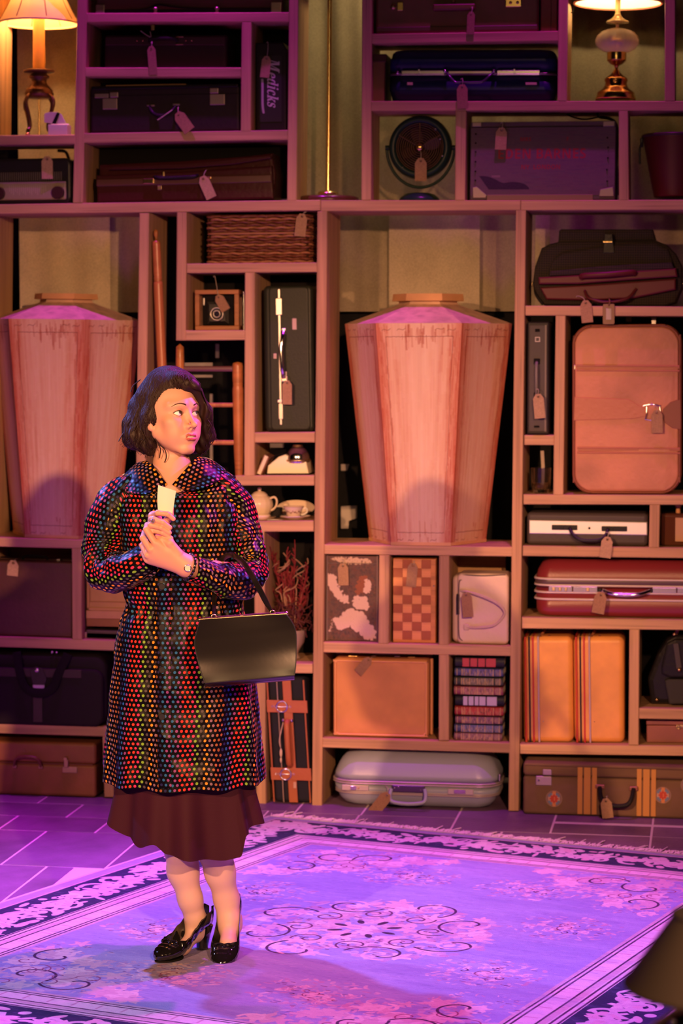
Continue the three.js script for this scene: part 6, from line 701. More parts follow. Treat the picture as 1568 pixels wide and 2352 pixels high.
// ---------------------------------------------------------------- rug
{
  const B = V(-0.125, 0, 0.25), BR = V(2.03, 0, 0.828), FL = V(-1.17, 0, 2.84), FR = V(1.19, 0, 3.5), W = 2.23, Hh = 2.79;
  const tex = canvasTex(1638, 2048, (c, TW, TH) => {
    c.scale(TW / W, TH / Hh); const R = (x0, y0, x1, y1, f) => { c.fillStyle = f; c.fillRect(x0, y0, x1 - x0, y1 - y0); };
    const pale = '#e6d3df', pink = '#dcbfcb', navy = '#1d1c4e', field = '#a8a6dc', cream = '#efe2e4', dline = '#4a2050';
    R(0, 0, W, Hh, '#a9a7cc'); R(0.055, 0.055, W - 0.055, Hh - 0.055, pink); R(0.063, 0.063, W - 0.063, Hh - 0.063, navy);
    const blob = (x, y, r, col, a = 0) => { c.fillStyle = col; c.beginPath(); for (let k = 0; k <= 18; k++) { const t = k / 18 * 6.283, q = r * (0.72 + 0.34 * Math.sin(t * 5 + a) + 0.1 * Math.sin(t * 3)); c.lineTo(x + q * Math.cos(t), y + q * Math.sin(t)); } c.fill(); };
    const curl = (x, y, r, a, col, lw, turns = 1.3, dir = 1, st = 0) => { c.strokeStyle = col; c.lineWidth = lw; c.lineCap = 'round'; c.beginPath(); for (let k = 0; k <= 30; k++) { const f = k / 30, t = a + dir * f * turns * 6.283, q = r * (1 - f * 0.82); c.lineTo(x + q * Math.cos(t), y + q * Math.sin(t) * (1 - st)); } c.stroke(); };
    const band = (n, pos) => { for (let i = 0; i < n; i++) { const [x, y] = pos((i + 0.5) / n); const q = (d) => d * 0.9; blob(x + (rnd() - 0.5) * 0.05, y + (rnd() - 0.5) * 0.05, 0.028 + rnd() * 0.03, i % 3 ? pale : cream, rnd() * 6); curl(x + (rnd() - 0.5) * 0.1, y + (rnd() - 0.5) * 0.1, 0.03 + rnd() * 0.025, rnd() * 6.28, pale, 0.017, 0.9, rnd() < 0.5 ? 1 : -1); for (let k = 0; k < 4; k++) { c.fillStyle = k % 2 ? pale : '#e9c6d4'; c.beginPath(); c.ellipse(x + (rnd() - 0.5) * 0.15, y + (rnd() - 0.5) * 0.15, 0.012 + rnd() * 0.024, 0.006 + rnd() * 0.01, rnd() * 6.28, 0, 7); c.fill(); } } };
    const a = 0.165; c.save(); c.beginPath(); c.rect(0.068, 0.068, W - 0.136, 0.194); c.rect(0.068, Hh - 0.262, W - 0.136, 0.194); c.rect(0.068, 0.068, 0.194, Hh - 0.136); c.rect(W - 0.262, 0.068, 0.194, Hh - 0.136); c.clip();
    band(44, (f) => [f * W, a]); band(44, (f) => [f * W, Hh - a]); band(56, (f) => [a, f * Hh]); band(56, (f) => [W - a, f * Hh]); c.restore();
    for (const [o, col, l] of [[0.268, cream, 0.135], [0.30, pink, 0.1]]) R(o, o, W - o, Hh - o, col); R(0.318, 0.318, W - 0.318, Hh - 0.318, '#f2e0e8');
    c.fillStyle = '#d8a8c0'; for (let i = 0; i < 40; i++) { for (const [x, y, w2, h2] of [[0.34 + i * 0.07, 0.335, 0.006, 0.035], [0.34 + i * 0.07, Hh - 0.37, 0.006, 0.035], [0.335, 0.34 + i * 0.1, 0.035, 0.006], [W - 0.37, 0.34 + i * 0.1, 0.035, 0.006]]) if (x < W - 0.3 && y < Hh - 0.3) c.fillRect(x, y, w2, h2); }
    c.strokeStyle = dline; c.lineWidth = 0.006; for (const o of [0.274, 0.292, 0.322, 0.376, 0.39]) c.strokeRect(o, o, W - 2 * o, Hh - 2 * o); R(0.395, 0.395, W - 0.395, Hh - 0.395, pink); R(0.405, 0.405, W - 0.405, Hh - 0.405, field);
    for (let i = 0; i < 900; i++) { c.fillStyle = ['rgba(140,140,205,.10)', 'rgba(196,196,232,.12)', 'rgba(128,120,196,.08)'][i % 3]; c.beginPath(); c.ellipse(0.4 + rnd() * (W - 0.8), 0.4 + rnd() * (Hh - 0.8), 0.05 + rnd() * 0.16, 0.01 + rnd() * 0.035, 0.1, 0, 7); c.fill(); }
    const spray = (x, y, r, n = 26) => { for (let i = 0; i < n; i++) { const t = rnd() * 6.28, q = r * Math.sqrt(rnd()), px = x + q * Math.cos(t), py = y + q * 0.8 * Math.sin(t); c.globalAlpha = 0.85; blob(px, py, r * (0.1 + rnd() * 0.1), i % 4 ? '#dcbccf' : '#e8d0da', rnd() * 6); curl(px, py, r * (0.12 + rnd() * 0.14), rnd() * 6.28, '#eed8de', r * 0.035, 0.8); } c.globalAlpha = 1; for (let i = 0; i < n * 0.4; i++) { const t = rnd() * 6.28, q = r * 0.8 * Math.sqrt(rnd()); curl(x + q * Math.cos(t), y + q * 0.8 * Math.sin(t), r * (0.06 + rnd() * 0.12), rnd() * 6.28, rnd() < 0.5 ? '#8a4a72' : '#56306a', 0.0045, 0.6); } blob(x, y, r * 0.3, '#e6cad6', 1); curl(x, y, r * 0.36, 1, '#8a4474', 0.004, 0.95, 1); };
    const cx = W / 2, cy = Hh / 2; const petals = (x, y, r, n) => { for (let i = 0; i < n; i++) { const t = rnd() * 6.28, q = r * Math.sqrt(rnd()); c.globalAlpha = 0.35 + 0.5 * rnd(); c.fillStyle = ['#e6c8d6', '#d9b0c8', '#c79abf', '#ecd8de'][i % 4]; c.beginPath(); c.ellipse(x + q * Math.cos(t), y + q * Math.sin(t) * 0.85, r * (0.03 + 0.07 * rnd()), r * (0.015 + 0.03 * rnd()), rnd() * 6.28, 0, 7); c.fill(); } c.globalAlpha = 1; for (let i = 0; i < n / 6; i++) { const t = rnd() * 6.28, q = r * 0.9 * Math.sqrt(rnd()); c.fillStyle = 'rgba(110,50,110,.7)'; c.fillRect(x + q * Math.cos(t), y + q * Math.sin(t) * 0.85, 0.008 + 0.012 * rnd(), 0.004); } };
    petals(cx, cy, 0.40, 420);
    for (let i = 0; i < 60; i++) { const t = rnd() * 6.28, q = 0.36 * Math.sqrt(rnd()); blob(cx + q * Math.cos(t), cy + q * Math.sin(t), 0.02 + rnd() * 0.03, i % 3 ? '#e2c2d2' : '#ecd8de', rnd() * 6); }
    for (let k = 0; k < 8; k++) { const t = k * Math.PI / 4 + 0.2; curl(cx + 0.30 * Math.cos(t), cy + 0.30 * Math.sin(t), 0.105, t + 2.2, '#4a1a55', 0.0075, 0.72, k % 2 ? 1 : -1); curl(cx + 0.3 * Math.cos(t), cy + 0.3 * Math.sin(t), 0.06, t, '#ecc8d6', 0.01, 0.8); curl(cx + 0.19 * Math.cos(t + 0.3), cy + 0.19 * Math.sin(t + 0.3), 0.05, t + 1, '#6a3468', 0.006, 1.2); c.fillStyle = '#43184f'; c.beginPath(); c.ellipse(cx + 0.085 * Math.cos(t), cy + 0.085 * Math.sin(t), 0.022, 0.01, t, 0, 7); c.fill(); } blob(cx, cy, 0.03, '#f2d6dd', 0); for (let i = 0; i < 60; i++) { const t = rnd() * 6.28, q = 0.12 + 0.2 * rnd(); c.fillStyle = '#6d3a6c'; c.fillRect(cx + q * Math.cos(t), cy + q * Math.sin(t), 0.012, 0.006); }
    for (let k = 0; k < 8; k++) { const t = k * Math.PI / 4 + 0.42; spray(cx + 0.56 * Math.cos(t) * 0.98, cy + 0.74 * Math.sin(t), 0.105, 16); petals(cx + 0.56 * Math.cos(t) * 0.98, cy + 0.74 * Math.sin(t), 0.17, 150); }
    for (const [sx, sy] of [[0, 0], [1, 0], [0, 1], [1, 1]]) { const x = sx ? W - 0.44 : 0.44, y = sy ? Hh - 0.44 : 0.44, dx = sx ? -1 : 1, dy = sy ? -1 : 1; petals(x + dx * 0.18, y + dy * 0.15, 0.22, 200); petals(x + dx * 0.36, y + dy * 0.08, 0.13, 70); petals(x + dx * 0.08, y + dy * 0.36, 0.13, 70); for (let i = 0; i < 40; i++) { const u = rnd(), v = rnd() * (1 - u), px = x + dx * u * 0.52, py = y + dy * v * 0.52; blob(px, py, 0.026 + rnd() * 0.028, i % 3 ? '#dcbccd' : '#e8d0da', rnd() * 6); if (i % 3 === 0) curl(px, py, 0.04, rnd() * 6.28, '#f0d8e0', 0.012, 0.8); } for (const [u, v, a2] of [[0.13, 0.1, 0.4], [0.28, 0.08, 2.6], [0.09, 0.3, 4.2]]) curl(x + dx * u, y + dy * v, 0.085, a2 + sx * 3.14 * (dx < 0 ? 1 : 0), '#4a1a55', 0.0075, 0.75, dx * dy); for (let i = 0; i < 8; i++) curl(x + dx * rnd() * 0.36, y + dy * rnd() * 0.24, 0.03 + rnd() * 0.03, rnd() * 6.28, '#9a4f7c', 0.004, 0.8); }
    for (let i = 0; i < 26000; i++) { c.fillStyle = ['rgba(70,50,130,.10)', 'rgba(255,240,250,.12)', 'rgba(150,90,160,.08)'][i % 3]; c.fillRect(rnd() * W, rnd() * Hh, 0.004 + rnd() * 0.022, 0.0025 + rnd() * 0.004); }
  });
  const t = thing('rug', 'large floral area rug with navy border and fringed back edge', 'rug', [0, 0, 0]), nx = 60, ny = 70, pos = [], uv = [], idx = [], th = 0.009;
  for (let j = 0; j <= ny; j++) for (let i = 0; i <= nx; i++) { const u = i / nx, v = j / ny, p = B.clone().lerp(BR, u).lerp(FL.clone().lerp(FR, u), v), e = Math.min(u, 1 - u, v, 1 - v) * 30; const wob = 0.006 * (noise3(u * 9, 4, v * 9) - 0.5) * (v < 0.02 ? 1 : 0.3); pos.push(p.x, th * clamp(0.4 + e) + 0.0015 * noise3(u * 14, v * 18, 1), p.z + wob); uv.push(u, 1 - v); if (i < nx && j < ny) { const a = j * (nx + 1) + i; idx.push(a, a + nx + 1, a + nx + 2, a, a + nx + 2, a + 1); } }
  const g = new THREE.BufferGeometry(); g.setAttribute('position', new THREE.Float32BufferAttribute(pos, 3)); g.setAttribute('uv', new THREE.Float32BufferAttribute(uv, 2)); g.setIndex(idx); g.computeVertexNormals();
  const ed = (a, b) => { const n = b.clone().sub(a), L = n.length(); const q = new THREE.BoxGeometry(L, th * 0.6, 0.012); q.rotateY(-Math.atan2(n.z, n.x)); q.translate((a.x + b.x) / 2, th * 0.3 + 0.0004, (a.z + b.z) / 2); return q; };
  tex.anisotropy = 8; part('pile', g, mat([0.68, 0.64, 0.66], 0.95, { map: tex, bump: dataTex(256, 256, (u, v) => { const f = pf(u, v, 90, 90, 4, 2); return [f, f, f]; }, false, [14, 16]), bumpScale: 0.002 }), t); part('binding', [ed(B, BR), ed(B, FL), ed(BR, FR), ed(FL, FR)], mat([0.5, 0.42, 0.52], 0.9), t);
  const fr = [], dir = BR.clone().sub(B).normalize(), out = V(dir.z, 0, -dir.x), L = B.distanceTo(BR); for (let i = 0; i < 620; i++) { const f = (i + rnd() * 0.8) / 620, p = B.clone().addScaledVector(dir, f * L), l = 0.035 + 0.03 * rnd() + (rnd() < 0.02 ? 0.05 : 0), sk = (rnd() - 0.5) * 0.05; fr.push(tube([p.clone().add(V(0, 0.006, 0.004)), p.clone().addScaledVector(out, l * 0.5).addScaledVector(dir, sk * 0.4).setY(0.006), p.clone().addScaledVector(out, l).addScaledVector(dir, sk).setY(0.0025 + rnd() * 0.002)], 0.0022, 4, 4)); } const fo = part('fringe', fr, mat([0.75, 0.62, 0.68], 0.9), t); fo.userData.kind = 'stuff';
}
{ // lamp in the foreground, out of focus
  const d0 = 3.25, at2 = (x, y) => camera.position.clone().addScaledVector(ray(x, y), d0 / fwd.length()), o = at2(1640, 2330), t = thing('foreground_lamp', 'blurred table lamp with brown cone shade at the lower right corner', 'lamp', V(o.x, 0, o.z)), s = d0 / FPX, Y = (y) => at2(1640, y).y;
  const side = { side: THREE.DoubleSide }; part('shade', lathe([[203, 2262], [202, 2256], [97, 2102], [95, 2098]].map(([r, y]) => [r * s, Y(y)]), 64), mat([0.62, 0.44, 0.31], 0.9, side), t); part('shade_trim', [at(new THREE.TorusGeometry(95 * s, 0.003, 8, 48), 0, Y(2098), 0, Math.PI / 2), at(new THREE.TorusGeometry(203 * s, 0.003, 8, 64), 0, Y(2262), 0, Math.PI / 2)], mat([0.5, 0.36, 0.24], 0.8), t);
  part('base', lathe([[0.001, 0.40], [0.12, 0.40], [0.125, 0.42], [0.10, 0.45], [0.06, 0.5]].concat([[0.08, Y(2520)], [0.105, Y(2460)], [0.1, Y(2380)], [0.06, Y(2330)], [0.012, Y(2300)], [0.01, Y(2150)], [0.001, Y(2150)]]).sort((a, b) => a[1] - b[1]), 40), M.blackleather, t); part('stud', [[-120, 2346], [-92, 2326]].map(([x, y]) => at(sph(0.006, 12, 8), x * s, Y(y), 0.06)), M.chrome, t);
  const tb = thing('side_table', 'small black side table carrying the blurred foreground lamp', 'table', V(o.x, 0, o.z)); part('table_top', at(cyl(0.26, 0.26, 0.03, 48), 0, 0.383, 0), M.black, tb); part('leg', at(cyl(0.025, 0.025, 0.366, 16), 0, 0.185, 0), M.black, tb); part('base', at(cyl(0.16, 0.18, 0.02, 40), 0, 0.011, 0), M.black, tb);
}
// ---------------------------------------------------------------- distance fields and their mesher (surface nets)
const sl = (x, y, z) => Math.sqrt(x * x + y * y + z * z);
const smin = (a, b, k) => { const h = Math.max(k - Math.abs(a - b), 0) / k; return Math.min(a, b) - h * h * k * 0.25; };
const smax = (a, b, k) => -smin(-a, -b, k);
const ell = (x, y, z, c, r) => { const a = (x - c[0]) / r[0], b = (y - c[1]) / r[1], d = (z - c[2]) / r[2], k0 = Math.sqrt(a * a + b * b + d * d), e = a / r[0], f = b / r[1], g = d / r[2], k1 = Math.sqrt(e * e + f * f + g * g); return k0 < 1e-6 ? -Math.min(...r) : k0 * (k0 - 1) / k1; };
const cap = (x, y, z, a, b, ra, rb) => { const bx = b[0] - a[0], by = b[1] - a[1], bz = b[2] - a[2], px = x - a[0], py = y - a[1], pz = z - a[2], t = clamp((px * bx + py * by + pz * bz) / (bx * bx + by * by + bz * bz + 1e-12)); return sl(px - bx * t, py - by * t, pz - bz * t) - (ra + (rb - ra) * t); };
function surfaceNets(f, lo, hi, cell) {
  const n = [0, 1, 2].map((k) => Math.ceil((hi[k] - lo[k]) / cell) + 1), [nx, ny, nz] = n, val = new Float32Array(nx * ny * nz), vid = new Int32Array(nx * ny * nz).fill(-1), pos = [], idx = [];
  let q = 0; for (let k = 0; k < nz; k++) for (let j = 0; j < ny; j++) for (let i = 0; i < nx; i++) val[q++] = f(lo[0] + i * cell, lo[1] + j * cell, lo[2] + k * cell);
  const I = (i, j, k) => i + nx * (j + ny * k), E = [[0, 1], [2, 3], [4, 5], [6, 7], [0, 2], [1, 3], [4, 6], [5, 7], [0, 4], [1, 5], [2, 6], [3, 7]];
  const c = new Float32Array(8);
  for (let k = 0; k < nz - 1; k++) for (let j = 0; j < ny - 1; j++) for (let i = 0; i < nx - 1; i++) {
    let m = 0; for (let s = 0; s < 8; s++) { c[s] = val[I(i + (s & 1), j + ((s >> 1) & 1), k + (s >> 2))]; if (c[s] < 0) m |= 1 << s; }
    if (m === 0 || m === 255) continue;
    let x = 0, y = 0, z = 0, w = 0; for (const [a, b] of E) { if ((c[a] < 0) === (c[b] < 0)) continue; const t = c[a] / (c[a] - c[b]); x += lerp(a & 1, b & 1, t); y += lerp((a >> 1) & 1, (b >> 1) & 1, t); z += lerp(a >> 2, b >> 2, t); w++; }
    vid[I(i, j, k)] = pos.length / 3; pos.push(lo[0] + (i + x / w) * cell, lo[1] + (j + y / w) * cell, lo[2] + (k + z / w) * cell);
  }
  const quad = (a, b, d, e, flip) => { if (a < 0 || b < 0 || d < 0 || e < 0) return; if (flip) idx.push(a, e, d, a, d, b); else idx.push(a, b, d, a, d, e); };
  for (let k = 1; k < nz - 1; k++) for (let j = 1; j < ny - 1; j++) for (let i = 1; i < nx - 1; i++) {
    const s = val[I(i, j, k)] < 0;
    if (s !== val[I(i + 1, j, k)] < 0) quad(vid[I(i, j - 1, k - 1)], vid[I(i, j, k - 1)], vid[I(i, j, k)], vid[I(i, j - 1, k)], !s);
    if (s !== val[I(i, j + 1, k)] < 0) quad(vid[I(i - 1, j, k - 1)], vid[I(i - 1, j, k)], vid[I(i, j, k)], vid[I(i, j, k - 1)], !s);
    if (s !== val[I(i, j, k + 1)] < 0) quad(vid[I(i - 1, j - 1, k)], vid[I(i, j - 1, k)], vid[I(i, j, k)], vid[I(i - 1, j, k)], !s);
  }
  const nor = new Float32Array(pos.length), e = cell * 0.4; for (let v = 0; v < pos.length; v += 3) { const [x, y, z] = [pos[v], pos[v + 1], pos[v + 2]]; let a = f(x + e, y, z) - f(x - e, y, z), b = f(x, y + e, z) - f(x, y - e, z), d = f(x, y, z + e) - f(x, y, z - e); const l = sl(a, b, d) || 1; nor[v] = a / l; nor[v + 1] = b / l; nor[v + 2] = d / l; }
  const g = new THREE.BufferGeometry(); g.setAttribute('position', new THREE.BufferAttribute(new Float32Array(pos), 3)); g.setAttribute('normal', new THREE.BufferAttribute(nor, 3)); g.setAttribute('uv', new THREE.BufferAttribute(new Float32Array(pos.length / 3 * 2), 2)); g.setIndex(idx); return g;
}
function paint(g, fn) { const p = g.attributes.position, c = new Float32Array(p.count * 3); for (let i = 0; i < p.count; i++) { const q = fn(p.getX(i), p.getY(i), p.getZ(i)); c[i * 3] = q[0]; c[i * 3 + 1] = q[1]; c[i * 3 + 2] = q[2]; } g.setAttribute('color', new THREE.BufferAttribute(c, 3)); return g; }
// ---------------------------------------------------------------- the woman
const PO = F(470, 2196), person = thing('person', 'woman in a black raincoat with rainbow polka dots, hands clasped, looking up to her left', 'person', PO, YAW);
const pn_ = V(Math.sin(YAW), 0, Math.cos(YAW));
const Q = (px, py, dz = 0) => { const d = ray(px, py), t = (PO.clone().addScaledVector(pn_, dz).sub(camera.position).dot(pn_)) / d.dot(pn_), w = camera.position.clone().addScaledVector(d, t).sub(PO); return [w.x * Math.cos(YAW) - w.z * Math.sin(YAW), w.y, w.x * Math.sin(YAW) + w.z * Math.cos(YAW)]; };
const QV = (...a) => V(...Q(...a));
const PX = 1 / (Q(501, 1500)[0] - Q(500, 1500)[0]);   // pixels per metre at her
// head frame
const HC = QV(392, 954, 0.01), HR = new THREE.Matrix4().makeRotationFromEuler(new THREE.Euler(-0.10, 0.78, -0.03, 'YXZ')), HRi = HR.clone().invert(), he = HRi.elements;
const toHead = (x, y, z) => { const a = x - HC.x, b = y - HC.y, c = z - HC.z; return [he[0] * a + he[4] * b + he[8] * c, he[1] * a + he[5] * b + he[9] * c, he[2] * a + he[6] * b + he[10] * c]; };
const fromHead = (x, y, z) => V(x, y, z).applyMatrix4(HR).add(HC);
const almond = (x, y, w, h) => { const R = (w * w + h * h) / (2 * h); return Math.max(Math.hypot(x, y + (R - h)) - R, Math.hypot(x, y - (R - h)) - R); };
const EX = 0.0308, EY = 0.0, EZ = 0.0615;
function lipUp(ax, y, z) { return smin(cap(ax, y, z, [0.0258, -0.0672, 0.0735], [0.0095, -0.0628, 0.0885], 0.0018, 0.0032), cap(ax, y, z, [0.0095, -0.0628, 0.0885], [0, -0.0637, 0.0912], 0.0032, 0.003), 0.004); }
function lipLow(ax, y, z) { return smin(cap(ax, y, z, [0.0255, -0.0685, 0.0735], [0.0105, -0.0735, 0.0865], 0.0018, 0.0039), cap(ax, y, z, [0.0105, -0.0735, 0.0865], [0, -0.0745, 0.089], 0.0039, 0.0041), 0.004); }
function headSDF(x, y, z) {
  const ax = Math.abs(x);
  let d = ell(x, y, z, [0, 0.03, -0.012], [0.0735, 0.085, 0.092]);
  d = smin(d, ell(x, y, z, [0, -0.03, 0.022], [0.0575, 0.075, 0.058]), 0.03);
  d = smin(d, cap(ax, y, z, [0.049, -0.05, 0.0], [0.014, -0.1, 0.06], 0.0175, 0.0125), 0.026);
  d = smin(d, ell(x, y, z, [0, -0.099, 0.065], [0.0175, 0.0145, 0.0155]), 0.016);
  d = smin(d, ell(ax, y, z, [0.041, -0.024, 0.052], [0.021, 0.017, 0.018]), 0.022);
  d = smin(d, ell(ax, y, z, [0.03, -0.055, 0.051], [0.024, 0.026, 0.024]), 0.022);
  d = smin(d, ell(x, y, z, [0, -0.068, 0.066], [0.027, 0.021, 0.0195]), 0.014);
  d = smin(d, cap(ax, y, z, [0.018, 0.0215, 0.0735], [0.049, 0.0225, 0.056], 0.006, 0.006), 0.022);
  d = smax(d, -ell(ax, y, z, [EX, EY - 0.001, 0.0835], [0.019, 0.0125, 0.0125]), 0.014);
  let nose = smin(cap(x, y, z, [0, 0.004, 0.0745], [0, -0.029, 0.0980], 0.0058, 0.0066), ell(x, y, z, [0, -0.0345, 0.1015], [0.0088, 0.0082, 0.0088]), 0.008);
  nose = smin(nose, ell(ax, y, z, [0.0105, -0.0385, 0.0855], [0.0066, 0.0062, 0.0085]), 0.006);
  nose = smin(nose, cap(x, y, z, [0, -0.036, 0.098], [0, -0.044, 0.0855], 0.0045, 0.005), 0.006);
  d = smin(d, nose, 0.012);
  d = smax(d, -ell(ax, y, z, [0.0058, -0.0448, 0.0915], [0.003, 0.0028, 0.0045]), 0.003);
  // lids round the eyeball
  const lid = sl(ax - EX, y - EY, z - EZ) - 0.01515; d = smin(d, lid, 0.006);
  d = smax(d, -Math.max(almond(ax - EX, y - EY + (ax - EX) * -0.08, 0.0152, 0.0068), EZ + 0.002 - z), 0.0016);
  d = smin(d, smin(lipUp(ax, y, z), lipLow(ax, y, z), 0.0015), 0.005);
  d = smax(d, -cap(ax, y, z, [0, -0.0688, 0.092], [0.0165, -0.0682, 0.0845], 0.0026, 0.0014), 0.0015);
  d = smax(d, -ell(x, y, z, [0, -0.054, 0.0935], [0.0022, 0.006, 0.002]), 0.003);
  let ear = ell(ax, y, z, [0.0735, -0.01, -0.012], [0.008, 0.031, 0.018]); ear = smax(ear, -ell(ax, y, z, [0.081, -0.007, -0.009], [0.006, 0.02, 0.0105]), 0.005); ear = smin(ear, ell(ax, y, z, [0.0715, -0.037, -0.004], [0.006, 0.0085, 0.008]), 0.006);
  return smin(d, ear, 0.006);
}
const SK = [0.52, 0.285, 0.20];
function skinAt(x, y, z) { // head coordinates
  const ax = Math.abs(x), m = (c, k) => c.map((v, i) => lerp(SK[i], v, k)); let c = SK;
  const lip = Math.min(lipUp(ax, y, z), lipLow(ax, y, z)); if (lip < 0.0016 && z > 0.07 && y < -0.055) return m([0.34, 0.075, 0.06], sstep(0.0016, 0.0002, lip));
  const ed = Math.hypot((ax - EX) / 1.15, (y - EY - 0.0005) * 1.35); if (z > 0.045 && ed < 0.02) { const a = almond(ax - EX, y - EY, 0.0157, 0.0074); if (a < 0.0008) return m([0.12, 0.045, 0.035], 0.75); c = m(y > EY ? [0.36, 0.13, 0.10] : [0.52, 0.25, 0.19], 0.65 * sstep(0.02, 0.011, ed)); }
  const ch = Math.hypot(ax - 0.042, y + 0.034); if (z > 0.02 && ch < 0.03) c = c.map((v, i) => lerp(v, [0.62, 0.27, 0.2][i], 0.4 * sstep(0.03, 0.01, ch)));
  return c;
}
{
  const geos = [];
  // head and neck
  const NB = Q(398, 1122, -0.01), N0 = fromHead(0, -0.045, -0.022).toArray(), N1 = Q(396, 1075, -0.012);
  const headAll = (x, y, z) => { const h = toHead(x, y, z); let d = headSDF(h[0], h[1], h[2]); d = smin(d, cap(x, y, z, N0, N1, 0.045, 0.0495), 0.014); d = smin(d, cap(x, y, z, N1, NB, 0.0495, 0.066), 0.02); d = smin(d, cap(x, y, z, CH0, CH1, 0.04, 0.036), 0.03); return smin(d, cap(x, y, z, CH2, CH3, 0.035, 0.035), 0.03); }, CH0 = Q(393, 1078, 0.0), CH1 = Q(393, 1128, 0.055), CH2 = Q(352, 1120, 0.0), CH3 = Q(440, 1112, 0.0);
  const lo = [HC.x - 0.15, Q(390, 1128)[1], HC.z - 0.15], hi = [HC.x + 0.14, HC.y + 0.135, HC.z + 0.14];
  geos.push(paint(surfaceNets(headAll, lo, hi, 0.0021), (x, y, z) => { const h = toHead(x, y, z); return skinAt(...h); }));
  // hands
  const chains = [];
  const ch = (pts, r0, r1) => chains.push([pts.map((p) => Q(...p)), r0, r1]);
  // her right hand (upper fist)
  ch([[350, 1184, 0.205], [362, 1178, 0.246], [385, 1181, 0.252], [398, 1192, 0.247]], 0.0088, 0.0066);
  ch([[347, 1195, 0.205], [351, 1192, 0.252], [374, 1200, 0.262], [390, 1212, 0.258]], 0.0090, 0.0070);
  ch([[346, 1208, 0.205], [346, 1206, 0.252], [370, 1212, 0.263], [389, 1224, 0.259]], 0.0088, 0.0068);
  ch([[347, 1222, 0.205], [350, 1218, 0.246], [373, 1224, 0.259], [393, 1236, 0.255]], 0.0082, 0.0062);
  ch([[362, 1222, 0.20], [380, 1200, 0.212], [391, 1182, 0.222], [393, 1168, 0.226]], 0.0125, 0.0075);
  // her left hand (lower, wrapped round)
  ch([[356, 1247, 0.262], [336, 1216, 0.250], [338, 1206, 0.218], [352, 1203, 0.195]], 0.0098, 0.0070);
  ch([[345, 1262, 0.260], [328, 1236, 0.240], [332, 1223, 0.207], [348, 1218, 0.19]], 0.0098, 0.0070);
  ch([[338, 1275, 0.252], [327, 1253, 0.226], [333, 1241, 0.197], [348, 1236, 0.185]], 0.0094, 0.0068);
  ch([[337, 1286, 0.238], [329, 1270, 0.216], [336, 1258, 0.192], [348, 1252, 0.18]], 0.0086, 0.0062);
  ch([[408, 1272, 0.250], [390, 1248, 0.258], [373, 1240, 0.252], [360, 1234, 0.24]], 0.0155, 0.0085);
  const WR = Q(428, 1300, 0.235), EL = Q(568, 1318, 0.05), WR2 = Q(352, 1262, 0.19), EL2 = Q(246, 1308, 0.055), MA1 = Q(252, 1200, 0.005), MA2 = Q(552, 1190, 0.0);
  const palm = [[WR, Q(362, 1250, 0.256), 0.0255, 0.0155], [WR, Q(350, 1264, 0.252), 0.0255, 0.0155], [WR, Q(344, 1276, 0.244), 0.025, 0.0145], [WR, Q(344, 1286, 0.232), 0.024, 0.013], [WR, Q(394, 1266, 0.25), 0.0255, 0.016], [Q(352, 1186, 0.205), Q(356, 1232, 0.2), 0.015, 0.02], [Q(360, 1190, 0.205), Q(366, 1232, 0.2), 0.014, 0.022], [Q(360, 1230, 0.2), WR2, 0.024, 0.024]];
  const handSDF = (x, y, z) => { let d = 1; for (const [a, b, r0, r1] of palm) d = smin(d, cap(x, y, z, a, b, r0, r1), 0.012); d = smin(d, cap(x, y, z, WR, Q_WE, 0.0255, 0.03), 0.012); for (const [p, r0, r1] of chains) { let e = 1; for (let i = 0; i < 3; i++) { const a = lerp(r0, r1, i / 3), b = lerp(r0, r1, (i + 1) / 3); e = smin(e, cap(x, y, z, p[i], p[i + 1], a, b), 0.003); } d = smin(d, e, 0.0035); } return d; };
  const Q_WE = Q(470, 1312, 0.2);
  { const a = Q(312, 1150, 0.14), b = Q(452, 1345, 0.3); geos.push(paint(surfaceNets(handSDF, [a[0], b[1], 0.15], [b[0], a[1], 0.295], 0.0021), () => [0.52, 0.265, 0.185])); }
  // legs in sheer stockings, feet inside the shoes
  const L1 = [[Q(418, 1850, -0.02), 0.062], [Q(417, 1945, -0.015), 0.049], [Q(420, 2000, -0.03), 0.044], [Q(437, 2066, -0.03), 0.0335], [Q(449, 2112, -0.035), 0.0285], [Q(452, 2140, -0.045), 0.029]], L2 = [[Q(492, 1850, 0.0), 0.064], [Q(492, 1945, 0.005), 0.051], [Q(505, 2003, -0.015), 0.042], [Q(520, 2066, -0.03), 0.0345], [Q(526, 2110, -0.02), 0.031], [Q(528, 2128, -0.02), 0.0305]];
  const feet = [[Q(452, 2136, -0.045), Q(421, 2178, 0.03), 0.025, 0.0165], [Q(423, 2176, 0.026), Q(403, 2194, 0.05), 0.0155, 0.011], [Q(464, 2112, -0.056), Q(453, 2128, -0.04), 0.013, 0.016], [Q(528, 2126, -0.02), Q(524, 2168, 0.045), 0.0295, 0.022], [Q(524, 2168, 0.045), Q(521, 2194, 0.07), 0.019, 0.012], [Q(531, 2092, -0.045), Q(528, 2116, -0.02), 0.015, 0.022]];
  const legSDF = (x, y, z) => { let d = 1; for (const L of [L1, L2]) { let e = 1; for (let i = 0; i < L.length - 1; i++) e = smin(e, cap(x, y, z, L[i][0], L[i + 1][0], L[i][1], L[i + 1][1]), 0.02); d = Math.min(d, e); } let e1 = 1, e2 = 1; for (let i = 0; i < 3; i++) e1 = smin(e1, cap(x, y, z, ...feet[i]), 0.02); for (let i = 3; i < 6; i++) e2 = smin(e2, cap(x, y, z, ...feet[i]), 0.02); return Math.min(smin(d, e1, 0.02), smin(d, e2, 0.02)); };
